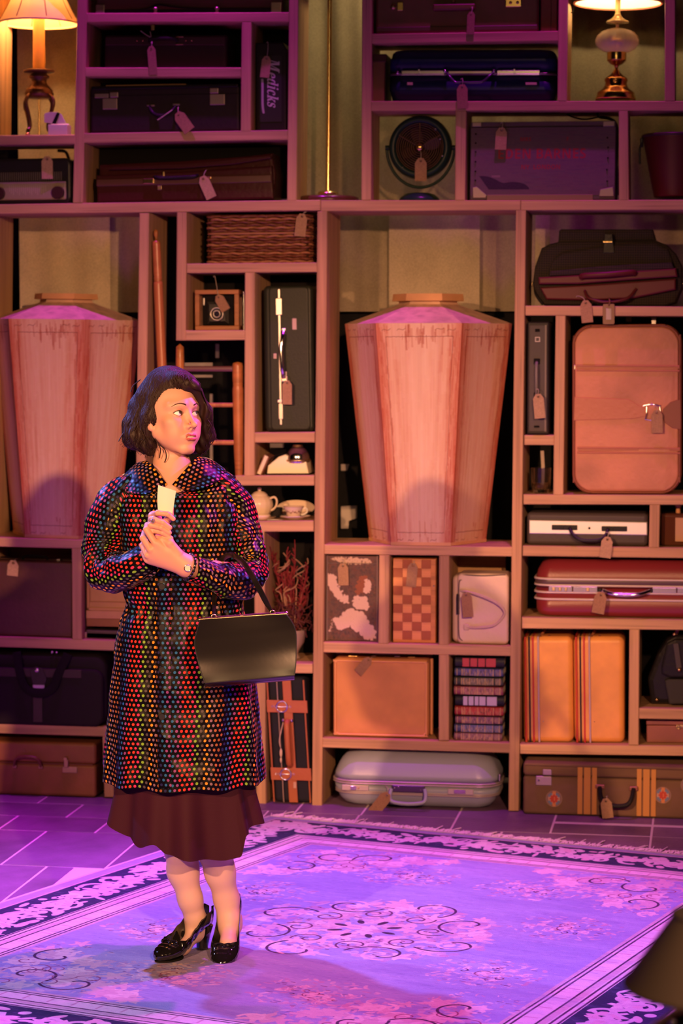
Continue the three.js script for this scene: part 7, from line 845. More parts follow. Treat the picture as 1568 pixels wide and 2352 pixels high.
  { const a = Q(350, 1790, 0), b = Q(590, 2225, 0); geos.push(paint(surfaceNets(legSDF, [a[0], 0.006, -0.16], [b[0], a[1], 0.14], 0.0042), () => [0.60, 0.40, 0.33])); }
  // trunk and arms, all under the coat
  const S1 = Q(300, 1140, 0), S2 = Q(510, 1140, 0), C1 = Q(415, 1160, 0), C2 = Q(420, 1400, 0), H1 = Q(425, 1600, 0), bodySDF = (x, y, z) => { let d = cap(x, y, z * 1.3, C1, C2, 0.11, 0.105); d = smin(d, cap(x, y, z * 1.2, C2, H1, 0.105, 0.13), 0.08); d = smin(d, cap(x, y, z, S1, S2, 0.034, 0.034), 0.04); d = smin(d, cap(x, y, z, H1, Q(420, 1850, -0.01), 0.08, 0.06), 0.06); d = smin(d, cap(x, y, z, H1, Q(490, 1850, 0), 0.08, 0.06), 0.06); d = smin(d, cap(x, y, z, S1, MA1, 0.03, 0.028), 0.02); d = smin(d, cap(x, y, z, MA1, EL2, 0.028, 0.025), 0.02); d = smin(d, cap(x, y, z, EL2, WR2, 0.028, 0.024), 0.015); d = smin(d, cap(x, y, z, S2, MA2, 0.03, 0.028), 0.02); d = smin(d, cap(x, y, z, MA2, EL, 0.028, 0.025), 0.02); return smin(d, cap(x, y, z, EL, WR, 0.028, 0.0255), 0.015); };
  { const a = Q(195, 1080, 0), b = Q(625, 1800, 0); geos.push(paint(surfaceNets(bodySDF, [a[0], b[1], -0.2], [b[0], a[1], 0.28], 0.011), () => SK)); }
  const all = mergeGeometries(geos); part('body', all, mat([1, 1, 1], 0.48, { vertexColors: true, phys: 1, specularIntensity: 0.7, sheen: 0.15, sheenRoughness: 0.5, sheenColor: new THREE.Color(0.9, 0.5, 0.4) }), person, 'face looking up to the viewer right, clasped hands, stockinged legs');
  // eyes, brows, lashes, teeth
  const iris = canvasTex(256, 256, (c) => { c.fillStyle = '#efe6de'; c.fillRect(0, 0, 256, 256); const g = c.createRadialGradient(128, 128, 8, 128, 128, 48); g.addColorStop(0, '#3c4038'); g.addColorStop(0.55, '#6f7668'); g.addColorStop(0.85, '#4b5248'); g.addColorStop(1, '#23241f'); c.fillStyle = g; c.beginPath(); c.arc(128, 128, 46, 0, 7); c.fill(); c.fillStyle = '#050505'; c.beginPath(); c.arc(128, 128, 19, 0, 7); c.fill(); });
  const em = mat([0.95, 0.95, 0.95], 0.08, { map: iris });
  for (const s of [-1, 1]) { const g = new THREE.SphereGeometry(0.0132, 32, 24), p = g.attributes.position, uv = g.attributes.uv, rot = new THREE.Matrix4().makeRotationFromEuler(new THREE.Euler(-0.22, 0.30, 0, 'YXZ')), ri = rot.clone().invert(), v = V(0, 0, 0); for (let i = 0; i < p.count; i++) { v.fromBufferAttribute(p, i); v.applyMatrix4(ri); if (v.z > 0) uv.setXY(i, 0.5 + v.x / 0.0132 * 0.5 * 0.86, 0.5 + v.y / 0.0132 * 0.5 * 0.86); else uv.setXY(i, 0.02, 0.02); } g.translate(s * EX, EY, EZ); g.applyMatrix4(HR); g.translate(HC.x, HC.y, HC.z); part('eye', g, em, person, 'grey-green eye'); }
  const onFace = (x, y, out = 0.0006) => { let z = 0.12; for (let i = 0; i < 60; i++) { const d = headSDF(x, y, z); if (d < out) break; z -= Math.max(d * 0.7, 0.0003); } return fromHead(x, y, z); };
  const bm = mat([0.05, 0.022, 0.016], 0.8);
  for (const s of [-1, 1]) { const pts = [[0.0135, 0.0222], [0.021, 0.0252], [0.032, 0.0272], [0.043, 0.0245], [0.052, 0.0185]].map(([x, y]) => onFace(s * x, y, 0.0003)), c = curve(pts), rings = []; for (let i = 0; i <= 20; i++) { const f = i / 20, p = c.getPoint(f), h = 0.0026 * (1 - 0.75 * f) * sstep(0, 0.08, f + 0.03), u = V(0, 1, 0).applyMatrix4(HR), n = V(s * 0.25, 0, 1).applyMatrix4(HR).normalize(); rings.push([p.clone().addScaledVector(u, h), p.clone().addScaledVector(n, 0.0011), p.clone().addScaledVector(u, -h), p.clone().addScaledVector(n, -0.001)]); } part('eyebrow', fixOut(loft(rings, { caps: [true, true] })), bm, person);
    const lp = []; for (let i = 0; i <= 14; i++) { const f = i / 14, x = lerp(-0.0142, 0.0156, f), R = (0.0152 ** 2 + 0.0068 ** 2) / (2 * 0.0068), yy = Math.sqrt(Math.max(0, R * R - x * x)) - (R - 0.0068) + 0.0003, zz = EZ + Math.sqrt(Math.max(1e-6, 0.0154 ** 2 - x * x - yy * yy)); lp.push(fromHead(s * (EX + x), EY + yy + x * 0.08, zz)); } part('eyelash', new THREE.TubeGeometry(curve(lp), 24, 0.0008, 5), M.black, person); }
  { const rings = []; for (let i = 0; i <= 12; i++) { const x = lerp(-0.014, 0.014, i / 12), z = 0.0885 - x * x * 22; rings.push([fromHead(x, -0.0655, z), fromHead(x, -0.0688, z + 0.0008), fromHead(x, -0.072, z), fromHead(x, -0.0688, z - 0.004)]); } part('teeth', fixOut(loft(rings, { caps: [true, true] })), mat([0.62, 0.56, 0.5], 0.3), person); }
}
// hair: a soft mass with combed wavy locks over it
{
  const B = [[[388, 905, -0.015], [372, 930, -0.035], 0.078, 0.072], [[420, 892, 0.015], [385, 893, -0.02], 0.042, 0.05], [[345, 915, -0.005], [322, 1000, 0.0], 0.040, 0.036], [[330, 940, -0.04], [318, 1010, -0.04], 0.044, 0.034], [[322, 1000, 0.0], [340, 1030, 0.02], 0.033, 0.022], [[300, 975, -0.02], [296, 1010, -0.02], 0.024, 0.017], [[372, 960, -0.085], [370, 1015, -0.08], 0.055, 0.045], [[450, 905, 0.03], [466, 945, 0.015], 0.018, 0.019], [[466, 945, -0.005], [474, 1000, -0.02], 0.024, 0.02], [[474, 1000, -0.03], [462, 1030, -0.03], 0.022, 0.016], [[430, 960, -0.07], [440, 1015, -0.07], 0.05, 0.035], [[402, 880, 0.035], [368, 915, 0.035], 0.022, 0.026], [[368, 915, 0.035], [352, 958, 0.038], 0.026, 0.027], [[352, 958, 0.038], [340, 1010, 0.03], 0.025, 0.022], [[410, 872, 0.05], [448, 886, 0.055], 0.018, 0.014]].map(([a, b, r0, r1]) => [Q(...a), Q(...b), r0, r1]);
  const base = (x, y, z) => { let d = 1; for (const [a, b, r0, r1] of B) d = smin(d, cap(x, y, z, a, b, r0, r1), 0.02); const h = toHead(x, y, z); // keep the face open
    const face = Math.max(ell(h[0], h[1], h[2], [0.004, -0.03, 0.10], [0.062, 0.098, 0.088]), -0.2); return smax(d, -face, 0.008); };
  const hairF = (x, y, z) => base(x, y, z) + 0.0012 * Math.sin(y * 125 + 5 * noise3(x * 22, y * 10, z * 22)) * sstep(HC.y + 0.07, HC.y - 0.03, y) + 0.0024 * Math.sin(x * 190 + 2.2 * Math.sin(y * 38) + z * 120) + 0.003 * (noise3(x * 45, y * 30, z * 45) - 0.5);
  const a = Q(255, 840, 0), b = Q(505, 1060, 0), geo = [surfaceNets(hairF, [a[0], b[1], -0.2], [b[0], a[1], 0.13], 0.0032)];
  // locks
  const grad = (p) => { const e = 0.002; return V(base(p.x + e, p.y, p.z) - base(p.x - e, p.y, p.z), base(p.x, p.y + e, p.z) - base(p.x, p.y - e, p.z), base(p.x, p.y, p.z + e) - base(p.x, p.y, p.z - e)).normalize(); };
  const locks = []; const top = QV(396, 858, -0.02);
  for (let k = 0; k < 1700; k++) {
    const ang = rr(-2.7, 2.7), p = top.clone().add(V(rr(-0.05, 0.05), rr(-0.02, 0.0), rr(-0.06, 0.05))), pts = [], wl = 0.05 + rr(-0.004, 0.004), amp = rr(0.45, 0.85), ph = ang * 2.5 + p.z * 40 + rr(-0.5, 0.5); let out = V(Math.sin(ang), 0, -Math.cos(ang) * 0.9 + 0.25).normalize(), alive = true, L = 0; const maxL = rr(0.13, 0.30);
    for (let s = 0; s < 60 && alive; s++) { let n = grad(p), d = base(p.x, p.y, p.z); p.addScaledVector(n, 0.0014 - d); pts.push(p.clone()); const g = out.clone().multiplyScalar(Math.max(0, 1 - L * 14)).add(V(0, -1, 0).multiplyScalar(0.25 + L * 6)); g.addScaledVector(n, -g.dot(n)).normalize(); const side = n.clone().cross(g); g.addScaledVector(side, amp * Math.sin(ph + L / wl * 6.28) * clamp(L * 10)); p.addScaledVector(g.normalize(), 0.006); L += 0.006; const h = toHead(p.x, p.y, p.z); if (h[2] > 0.02 && ell(h[0], h[1], h[2], [0.004, -0.03, 0.10], [0.066, 0.107, 0.090]) < 0) { if (L < 0.1) pts.length = 0; alive = false; } if (L > maxL || p.y < Q(400, 1052)[1]) { alive = false; } }
    if (pts.length < 8) continue;
    if (p.y < Q(400, 1005)[1]) { const q = pts[pts.length - 1], n = grad(q); pts.push(q.clone().add(V(n.x * 0.008, -0.006, n.z * 0.008))); }
    const r = rr(0.0012, 0.0030), c = curve(pts), n = Math.min(26, pts.length), fr = c.computeFrenetFrames(n), rings = []; for (let i = 0; i <= n; i++) { const f = i / n, q = c.getPointAt(f), rad = r * Math.min(1, f * 6 + 0.25) * Math.pow(1 - f * 0.96, 0.45); rings.push([0, 1, 2, 3, 4].map((m) => { const t = m / 5 * 6.283; return q.clone().addScaledVector(fr.normals[i], Math.cos(t) * rad).addScaledVector(fr.binormals[i], Math.sin(t) * rad * 0.7); })); } locks.push(loft(rings));
  }
  // a few loose wisps at neck and cheek
  for (const w of [[[352, 985, 0.05], [358, 1010, 0.06], [368, 1030, 0.058], [366, 1052, 0.05]], [[350, 1000, 0.04], [362, 1018, 0.058], [378, 1032, 0.06], [382, 1050, 0.055], [378, 1062, 0.05]], [[470, 955, 0.02], [484, 975, 0.01], [489, 990, 0.0]], [[290, 985, 0.0], [280, 1000, 0.0], [272, 1014, 0.0]], [[300, 900, -0.05], [306, 886, -0.05], [322, 872, -0.04]]]) locks.push(tube(w.map((p) => QV(...p)), 0.0016, 16, 5));
  geo.push(...locks); part('hair', geo, mat([0.018, 0.008, 0.006], 0.5, { phys: 1, specularIntensity: 0.4 }), person, 'dark wavy chin-length hair pinned back');
}
// dot print for the raincoat
const dotTex = canvasTex(1080, 180, (c, W, H) => {
  c.fillStyle = '#0d0a0c'; c.fillRect(0, 0, W, H); const cols = ['#f2a035', '#8d7078', '#a5683a', '#9a5f38', '#2c2c56', '#2f6f9c', '#8e4a86', '#d83a34', '#ea4632', '#d83a66', '#84b23c', '#57504f'], n = 12, dx = W / n, r = dx * 0.295;
  for (let i = 0; i < n; i++) { c.fillStyle = cols[i]; for (const y of [H * 0.25]) { c.beginPath(); c.arc((i + 0.25) * dx, y, r, 0, 7); c.fill(); } c.beginPath(); c.arc((i + 0.75) * dx, H * 0.75, r, 0, 7); c.fill(); }
}, true, [1 / 0.165, 1 / 0.0274]);
const crinkle = dataTex(512, 512, (u, v) => { const f = Math.abs(pf(u, v, 5, 4, 5, 4) - 0.5) * 2; return [f, f, f]; }, false, [2.2, 2.2]);
const coatM = mat([0.72, 0.70, 0.72], 0.36, { map: dotTex, bump: crinkle, bumpScale: 0.011, phys: 1, specularIntensity: 0.16, side: THREE.DoubleSide, sheen: 0.9, sheenRoughness: 0.3, sheenColor: new THREE.Color(0.6, 0.6, 0.7) });
const spl = (tab, y) => { for (let i = 0; i < tab.length - 1; i++) if (y <= tab[i + 1][0]) { const f = (y - tab[i][0]) / (tab[i + 1][0] - tab[i][0]), s = f * f * (3 - 2 * f); return tab[i].map((v, k) => (k ? lerp(v, tab[i + 1][k], s) : y)); } return tab[tab.length - 1]; };
const coat = new THREE.Group(); coat.name = 'raincoat'; person.add(coat); coat.userData.label = 'black raincoat printed with rainbow dots';
{
  // y, left, right, depth half, z
  const tab = [[1062, 352, 446, 0.062, -0.012], [1078, 308, 492, 0.072, -0.012], [1096, 283, 540, 0.086, -0.01], [1120, 270, 556, 0.102, 0.0], [1200, 268, 562, 0.128, 0.012], [1300, 280, 558, 0.13, 0.012], [1385, 287, 560, 0.126, 0.008], [1430, 277, 566, 0.138, 0.006], [1493, 266, 577, 0.15, 0.004], [1595, 254, 588, 0.162, 0], [1690, 246, 597, 0.17, 0], [1792, 240, 606, 0.178, 0]];
  const N = 200, rings = [], hemY = 1790, ys = []; for (let y = 1062; y < hemY; y += y < 1130 ? 8 : 14) ys.push(y); ys.push(hemY);
  const foldA = (th, f, y) => { const w = clamp((y - 1385) / 380), k = 0.0105 * Math.pow(w, 0.8); return k * (Math.sin(th * 7 + 0.6) * 0.55 + Math.sin(th * 11 + 2.1 + f * 0.8) * 0.45 + 0.5 * Math.sin(th * 4 + 1.2)) - 0.006 * Math.exp(-(((y - 1395) / 22) ** 2)) * (1 + Math.sin(th * 26) * 0.6) + 0.006 * (noise3(th * 3.2 + 9, y * 0.018, 4) - 0.5) + 0.008 * (noise3(th * 8, y * 0.035, 7) - 0.5) * (y < 1400 ? 1.6 : 0.8) + 0.004 * (noise3(th * 20, y * 0.05, 2) - 0.5) * (y < 1420 ? 1 : 0.4); };
  ys.forEach((y, i) => { const [, l, r, b, z] = spl(tab, y), A = Q(l, y, z), C = Q(r, y, z), cx = (A[0] + C[0]) / 2, a = (C[0] - A[0]) / 2, yy = A[1], ring = []; for (let j = 0; j < N; j++) { const th = j / N * Math.PI * 2 - Math.PI, e = 2 / 2.35, sx = Math.sign(Math.sin(th)) * Math.pow(Math.abs(Math.sin(th)), e), cz = Math.sign(Math.cos(th)) * Math.pow(Math.abs(Math.cos(th)), e), fo = foldA(th, i / ys.length, y), fr = 0; ring.push(V(cx + (a + fo) * sx, yy - 0.066 * Math.pow(Math.max(0, Math.cos(th + 0.12)), 3.2) * clamp((1136 - y) / 74) + (y > 1700 ? 0.004 * Math.sin(th * 9) : 0), z + (b + fo) * cz)); } rings.push(ring); });
  const uoff = rings.map((r) => { let s = 0; for (let j = 1; j <= N / 2 - 10; j++) s += r[j].distanceTo(r[j - 1]); return s; });
  const y0 = rings[0][0].y, g = loft(rings, { uvs: (i, j, ul) => [ul - uoff[i] + 0.012, (rings[i][0].y - y0)] }); fixOut(g);
  const inner = g.clone(); { const p = inner.attributes.position, n = inner.attributes.normal; for (let i = 0; i < p.count; i++) p.setXYZ(i, p.getX(i) - n.getX(i) * 0.002, p.getY(i), p.getZ(i) - n.getZ(i) * 0.002); }
  part('coat_body', g, coatM, coat); part('lining', inner, mat([0.015, 0.013, 0.016], 0.6, { side: THREE.DoubleSide }), coat);
  const front = (px, y, o = 0.003) => { const [, l, r, b, z] = spl(tab, y), A = Q(l, y, z), C = Q(r, y, z), cx = (A[0] + C[0]) / 2, a = (C[0] - A[0]) / 2, x = Q(px, y, z + b)[0], s = clamp((x - cx) / a, -0.99, 0.99), th = Math.asin(Math.sign(s) * Math.pow(Math.abs(s), 2.35 / 2)), fo = foldA(th, 0, y); return V(x, A[1], z + (b + fo) * Math.pow(Math.abs(Math.cos(th)), 2 / 2.35) + o); };
  // button placket and buttons
  { const rs = []; for (let y = 1125; y <= 1788; y += 14) { const xs = [358, 363, 374, 386, 392].map((x, k) => front(x + (y > 1700 ? (y - 1700) * 0.03 : 0), y, [0.001, 0.0045, 0.0055, 0.0045, 0.001][k])); rs.push(xs); } const g2 = loft(rs, { closed: false, uvs: (i, j, ul) => [ul + 0.05, rs[i][0].y - y0] }); part('placket', g2, coatM, coat); }
  for (const y of [1150, 1336, 1427, 1521, 1625]) { const p = front(372, y, 0.0075), b = at(cyl(0.0085, 0.0095, 0.004, 20), p.x, p.y, p.z, Math.PI / 2); part('button', b, M.blackplastic, coat); }
  // collar: two soft leaves
  const leaf = (pts) => { const c0 = pts.map((p) => p.map((q) => QV(...q))), rs = []; const n = 14; for (let i = 0; i <= n; i++) { const f = i / n, row = c0.map((r) => curve(r).getPoint(f)); const cc = curve(row), o = []; for (let k = 0; k <= 8; k++) o.push(cc.getPoint(k / 8)); rs.push(o); } const g2 = loft(rs, { closed: false }), n2 = g2.attributes.normal, bk = g2.clone(), p = bk.attributes.position; for (let i = 0; i < p.count; i++) p.setXYZ(i, p.getX(i) - n2.getX(i) * 0.003, p.getY(i) - n2.getY(i) * 0.003, p.getZ(i) - n2.getZ(i) * 0.003); return [g2, bk]; };
  part('collar', leaf([[[345, 1062, -0.06], [335, 1058, 0.0], [352, 1072, 0.055], [384, 1112, 0.088]], [[326, 1062, -0.065], [312, 1066, 0.005], [328, 1090, 0.072], [366, 1122, 0.105]], [[305, 1078, -0.06], [282, 1094, 0.01], [296, 1128, 0.09], [334, 1134, 0.118]]]), coatM, coat);
  part('collar', leaf([[[446, 1056, -0.06], [455, 1050, 0.0], [440, 1064, 0.055], [396, 1114, 0.088]], [[468, 1058, -0.065], [484, 1058, 0.005], [464, 1080, 0.075], [416, 1122, 0.105]], [[490, 1072, -0.06], [516, 1080, 0.01], [500, 1106, 0.088], [446, 1128, 0.116]]]), coatM, coat);
  // sleeves
  function sleeve(path, rad, seed, uo) {
    const c = curve(path.map((p) => QV(...p)), false, 0.5), n = 64, m = 64, rs = []; let u = V(0, 0, 1), pos = []; const L = c.getLength();
    for (let i = 0; i <= n; i++) { const f = i / n, p = c.getPointAt(f), t = c.getTangentAt(f); u.addScaledVector(t, -u.dot(t)).normalize(); const w = t.clone().cross(u), r = spl(rad, f), ring = []; for (let j = 0; j < m; j++) { const a = j / m * 6.2832, fold = 0.009 * (noise3(Math.cos(a) * 2 + seed, f * 9, Math.sin(a) * 2) - 0.5) * 2 + 0.006 * (noise3(Math.cos(a) * 5 + seed, f * 22, Math.sin(a) * 5) - 0.5) + 0.004 * Math.sin(f * 46 + 2.5 * Math.sin(a * 2 + seed) + seed) * Math.exp(-(((f - 0.55) / 0.2) ** 2)), R = r[1] + fold * (f < 0.06 ? f / 0.06 : 1), R2 = (r[2] ?? r[1]) + fold; ring.push(p.clone().addScaledVector(u, Math.cos(a) * R2).addScaledVector(w, Math.sin(a) * R)); } rs.push(ring); }
    const g2 = fixOut(loft(rs, { uvs: (i, j, ul) => [ul * 1 + uo, -i / n * L] })); return g2;
  }
  part('sleeve', sleeve([[318, 1100, -0.01], [288, 1122, 0.0], [252, 1180, 0.005], [240, 1255, 0.012], [246, 1312, 0.05], [284, 1312, 0.115], [318, 1296, 0.16], [346, 1282, 0.178]], [[0, 0.02, 0.05], [0.06, 0.036, 0.066], [0.2, 0.057, 0.076], [0.4, 0.062, 0.074], [0.56, 0.058, 0.062], [0.75, 0.056, 0.054], [0.9, 0.05, 0.046], [1, 0.042, 0.04]], 1.3, 0.06), coatM, coat);
  part('sleeve', sleeve([[490, 1092, -0.01], [518, 1112, 0.0], [546, 1172, 0.0], [563, 1250, 0.008], [570, 1316, 0.045], [538, 1338, 0.125], [486, 1322, 0.19], [440, 1304, 0.228]], [[0, 0.02, 0.05], [0.06, 0.034, 0.066], [0.2, 0.05, 0.074], [0.38, 0.057, 0.074], [0.52, 0.058, 0.062], [0.72, 0.054, 0.05], [0.88, 0.046, 0.042], [1, 0.041, 0.038]], 4.1, 0.13), coatM, coat);
}
{ // skirt
  const N = 240, rings = [], hem = (th) => { const d = th * 180 / Math.PI; const t = [[-180, 1872], [-110, 1868], [-80, 1880], [-58, 1908], [-40, 1926], [-24, 1914], [-14, 1936], [8, 1946], [36, 1954], [47, 1948], [52, 1900], [75, 1886], [110, 1876], [180, 1872]]; for (let i = 0; i < t.length - 1; i++) if (d <= t[i + 1][0]) { const f = (d - t[i][0]) / (t[i + 1][0] - t[i][0]); return lerp(t[i][1], t[i + 1][1], f * f * (3 - 2 * f)); } return 1872; };
  for (let i = 0; i <= 22; i++) { const f = i / 22, ring = []; for (let j = 0; j < N; j++) { const th = j / N * Math.PI * 2 - Math.PI, y = lerp(1700, hem(th), f), a = lerp(0.165, 0.207, f), b = lerp(0.13, 0.166, f), fo = (0.004 + 0.017 * f) * (Math.sin(th * 9 + 0.7) * 0.6 + Math.sin(th * 14 + 1) * 0.3 + 0.5 * Math.sin(th * 5 + 2)), p = Q(lerp(424, 431, f), y, 0); ring.push(V(p[0] + (a + fo) * Math.sin(th), p[1], (b + fo) * Math.cos(th))); } rings.push(ring); }
  const g = fixOut(loft(rings)); part('skirt', g, mat([0.036, 0.0045, 0.011], 0.75, { side: THREE.DoubleSide, bump: T.weave, bumpScale: 0.0004, phys: 1, transmission: 0.06, thickness: 0, specularIntensity: 0.4 }), person, 'dark burgundy chiffon skirt with uneven hem');
}
// shoes
function shoe(ball, dirx, dirz, lift, label) {
  const g = new THREE.Group(); g.name = 'shoe'; let k = 0; while (person.children.some((c) => c.name === g.name)) g.name = 'shoe_' + String(++k).padStart(3, '0'); g.userData.label = label; person.add(g);
  g.position.copy(ball); const yaw = Math.atan2(dirx, dirz); g.rotation.set(lift, yaw, 0, 'YXZ');
  const st = []; const tab = [[-0.150, 0.062, 0.004, 0.058, 0.60], [-0.147, 0.062, 0.018, 0.064, 0.60], [-0.135, 0.063, 0.027, 0.060, 0.60], [-0.11, 0.060, 0.034, 0.054, 0.60], [-0.08, 0.050, 0.034, 0.050, 0.60], [-0.05, 0.032, 0.035, 0.048, 0.60], [-0.02, 0.012, 0.039, 0.046, 0.61], [0.0, 0.004, 0.042, 0.047, 0.64], [0.012, 0.003, 0.0425, 0.048, 0.72], [0.02, 0.0025, 0.042, 0.048, 0.99], [0.035, 0.002, 0.0405, 0.045, 1], [0.052, 0.002, 0.036, 0.039, 1], [0.066, 0.003, 0.028, 0.032, 1], [0.076, 0.005, 0.017, 0.023, 1], [0.0805, 0.009, 0.004, 0.012, 1]];
  const zs = []; for (let i = 0; i <= 60; i++) zs.push(lerp(-0.150, 0.0805, i / 60)); const rings = zs.map((z) => { const r = spl(tab.map((t) => [t[0], ...t.slice(1)]), z); const A = r[4] * Math.PI, o = []; for (let j = 0; j <= 36; j++) { const a = lerp(-A, A, j / 36), fl = Math.abs(Math.sin(a)); o.push(V(r[2] * Math.sign(Math.sin(a)) * Math.pow(fl, 0.75), r[1] + r[3] * (1 - Math.cos(a)) / lerp(1.3, 2, clamp((r[4] - 0.62) / 0.38)), z)); } return o; });
  const pm = mat([0.008, 0.007, 0.008], 0.07, { phys: 1, clearcoat: 1, clearcoatRoughness: 0.03, side: THREE.DoubleSide });
  const up = loft(rings, { closed: false }); part('upper', up, pm, g);
  const hr = [[0, 0.016, 0.018], [0.006, 0.0165, 0.018], [0.04, 0.021, 0.023], [0.068, 0.026, 0.029]].map(([y, a, b]) => { const o = []; for (let j = 0; j < 20; j++) { const t = j / 20 * 6.283; o.push(V(a * Math.sin(t), y, -0.122 + b * Math.cos(t) + (0.068 - y) * 0.12)); } return o; }); part('heel', fixOut(loft(hr, { caps: [true, true] })), pm, g);
  part('sole', (() => { const pts = []; for (let j = 0; j < 40; j++) { const t = j / 40 * 6.283; pts.push([0.036 * Math.sin(t) * (1 - 0.12 * Math.cos(t)), 0.03 + 0.048 * Math.cos(t)]); } const e = ext(shape(pts), 0.004, 0.001); e.rotateX(Math.PI / 2); e.translate(0, 0.0045, 0); return e; })(), M.black, g);
  part('bow', [at(new THREE.TorusGeometry(0.011, 0.0035, 8, 18).scale(1.25, 0.7, 1), -0.014, 0.049, 0.026, -0.9), at(new THREE.TorusGeometry(0.011, 0.0035, 8, 18).scale(1.25, 0.7, 1), 0.014, 0.049, 0.026, -0.9), at(sph(0.0055, 10, 8), 0, 0.051, 0.026), at(new THREE.TorusGeometry(0.033, 0.003, 6, 20, Math.PI), 0, 0.018, 0.02)], pm, g);
  return g;
}
shoe(V(Q(404, 2200, 0.038)[0], 0.0105, 0.048), -0.62, 0.78, 0, 'black patent pump with bow, toe pointing left');
shoe(V(Q(520, 2195, 0.03)[0], 0.0105, 0.035), -0.12, 1, 0.30, 'black patent pump with bow, heel lifted');
{ // ring and watch
  const r = at(new THREE.TorusGeometry(0.0105, 0.0022, 8, 24), 0, 0, 0, 0, Math.PI / 2 - 0.4, 0.35), c = Q(353, 1196, 0.258); r.translate(c[0] - 0.0, c[1], c[2] - 0.006); part('finger_ring', [r, ...Array.from({ length: 7 }, (_, i) => at(sph(0.0026, 8, 6), c[0] - 0.002 + 0.004 * Math.cos(i * 0.9), c[1] + 0.0055 * Math.sin(i * 0.9), c[2] + 0.006))], mat([0.75, 0.7, 0.66], 0.15, { metalness: 1 }), person);
  const w = QV(431, 1301, 0.232), ax = QV(470, 1312, 0.2).sub(QV(428, 1300, 0.235)).normalize(), q = new THREE.Quaternion().setFromUnitVectors(V(0, 0, 1), ax), tg = new THREE.TorusGeometry(0.0345, 0.0036, 8, 40); tg.applyQuaternion(q); tg.translate(w.x, w.y, w.z); const watch = part('wristwatch', tg, mat([0.3, 0.28, 0.27], 0.2, { metalness: 1 }), person, 'small silver wristwatch with dark bracelet');
  const beads = []; for (let i = 0; i < 22; i++) { const t = i / 22 * 6.283, v = V(0.036 * Math.cos(t), 0.036 * Math.sin(t), 0).applyQuaternion(q).add(w); beads.push(at(rbox(0.007, 0.007, 0.007, 0.002), v.x, v.y, v.z)); } part('bracelet_link', beads, mat([0.08, 0.075, 0.075], 0.2, { metalness: 1 }), watch);
  const fc = QV(431, 1305, 0.2695); part('dial', [at(cyl(0.0085, 0.0085, 0.004, 24), fc.x, fc.y, fc.z, Math.PI / 2)], mat([0.7, 0.55, 0.45], 0.3), watch); part('bezel', at(new THREE.TorusGeometry(0.0088, 0.0016, 8, 28), fc.x, fc.y, fc.z + 0.001), M.chrome, watch);
}
// the card in her hand
{
  const w = (p) => { const v = V(...p); v.applyAxisAngle(V(0, 1, 0), YAW).add(PO); return v; }, t = thing('paper_card', 'small pale green card held up between her fingers', 'card', w(Q(378, 1186, 0.236)), YAW);
  const o = QV(378, 1186, 0.236), c = [[363, 1114], [404, 1128], [395, 1186], [364, 1184]].map(([x, y]) => QV(x, y, 0.236).sub(o)), rs = []; for (let i = 0; i <= 10; i++) { const f = i / 10, r = []; for (let j = 0; j <= 8; j++) { const g = j / 8, p = c[3].clone().lerp(c[2], g).lerp(c[0].clone().lerp(c[1], g), f); p.x -= 0.003 * Math.sin(f * Math.PI) * (1 - g); p.z += 0.004 * Math.sin(g * Math.PI) - 0.004 * f; r.push(p); } rs.push(r); }
  const g = loft(rs, { closed: false }), b = g.clone(); { const ix = b.index.array; for (let i = 0; i < ix.length; i += 3) { const q = ix[i]; ix[i] = ix[i + 1]; ix[i + 1] = q; } b.translate(0, 0, -0.0006); b.computeVertexNormals(); } part('card', [g, b], mat([0.47, 0.60, 0.50], 0.75), t);
}
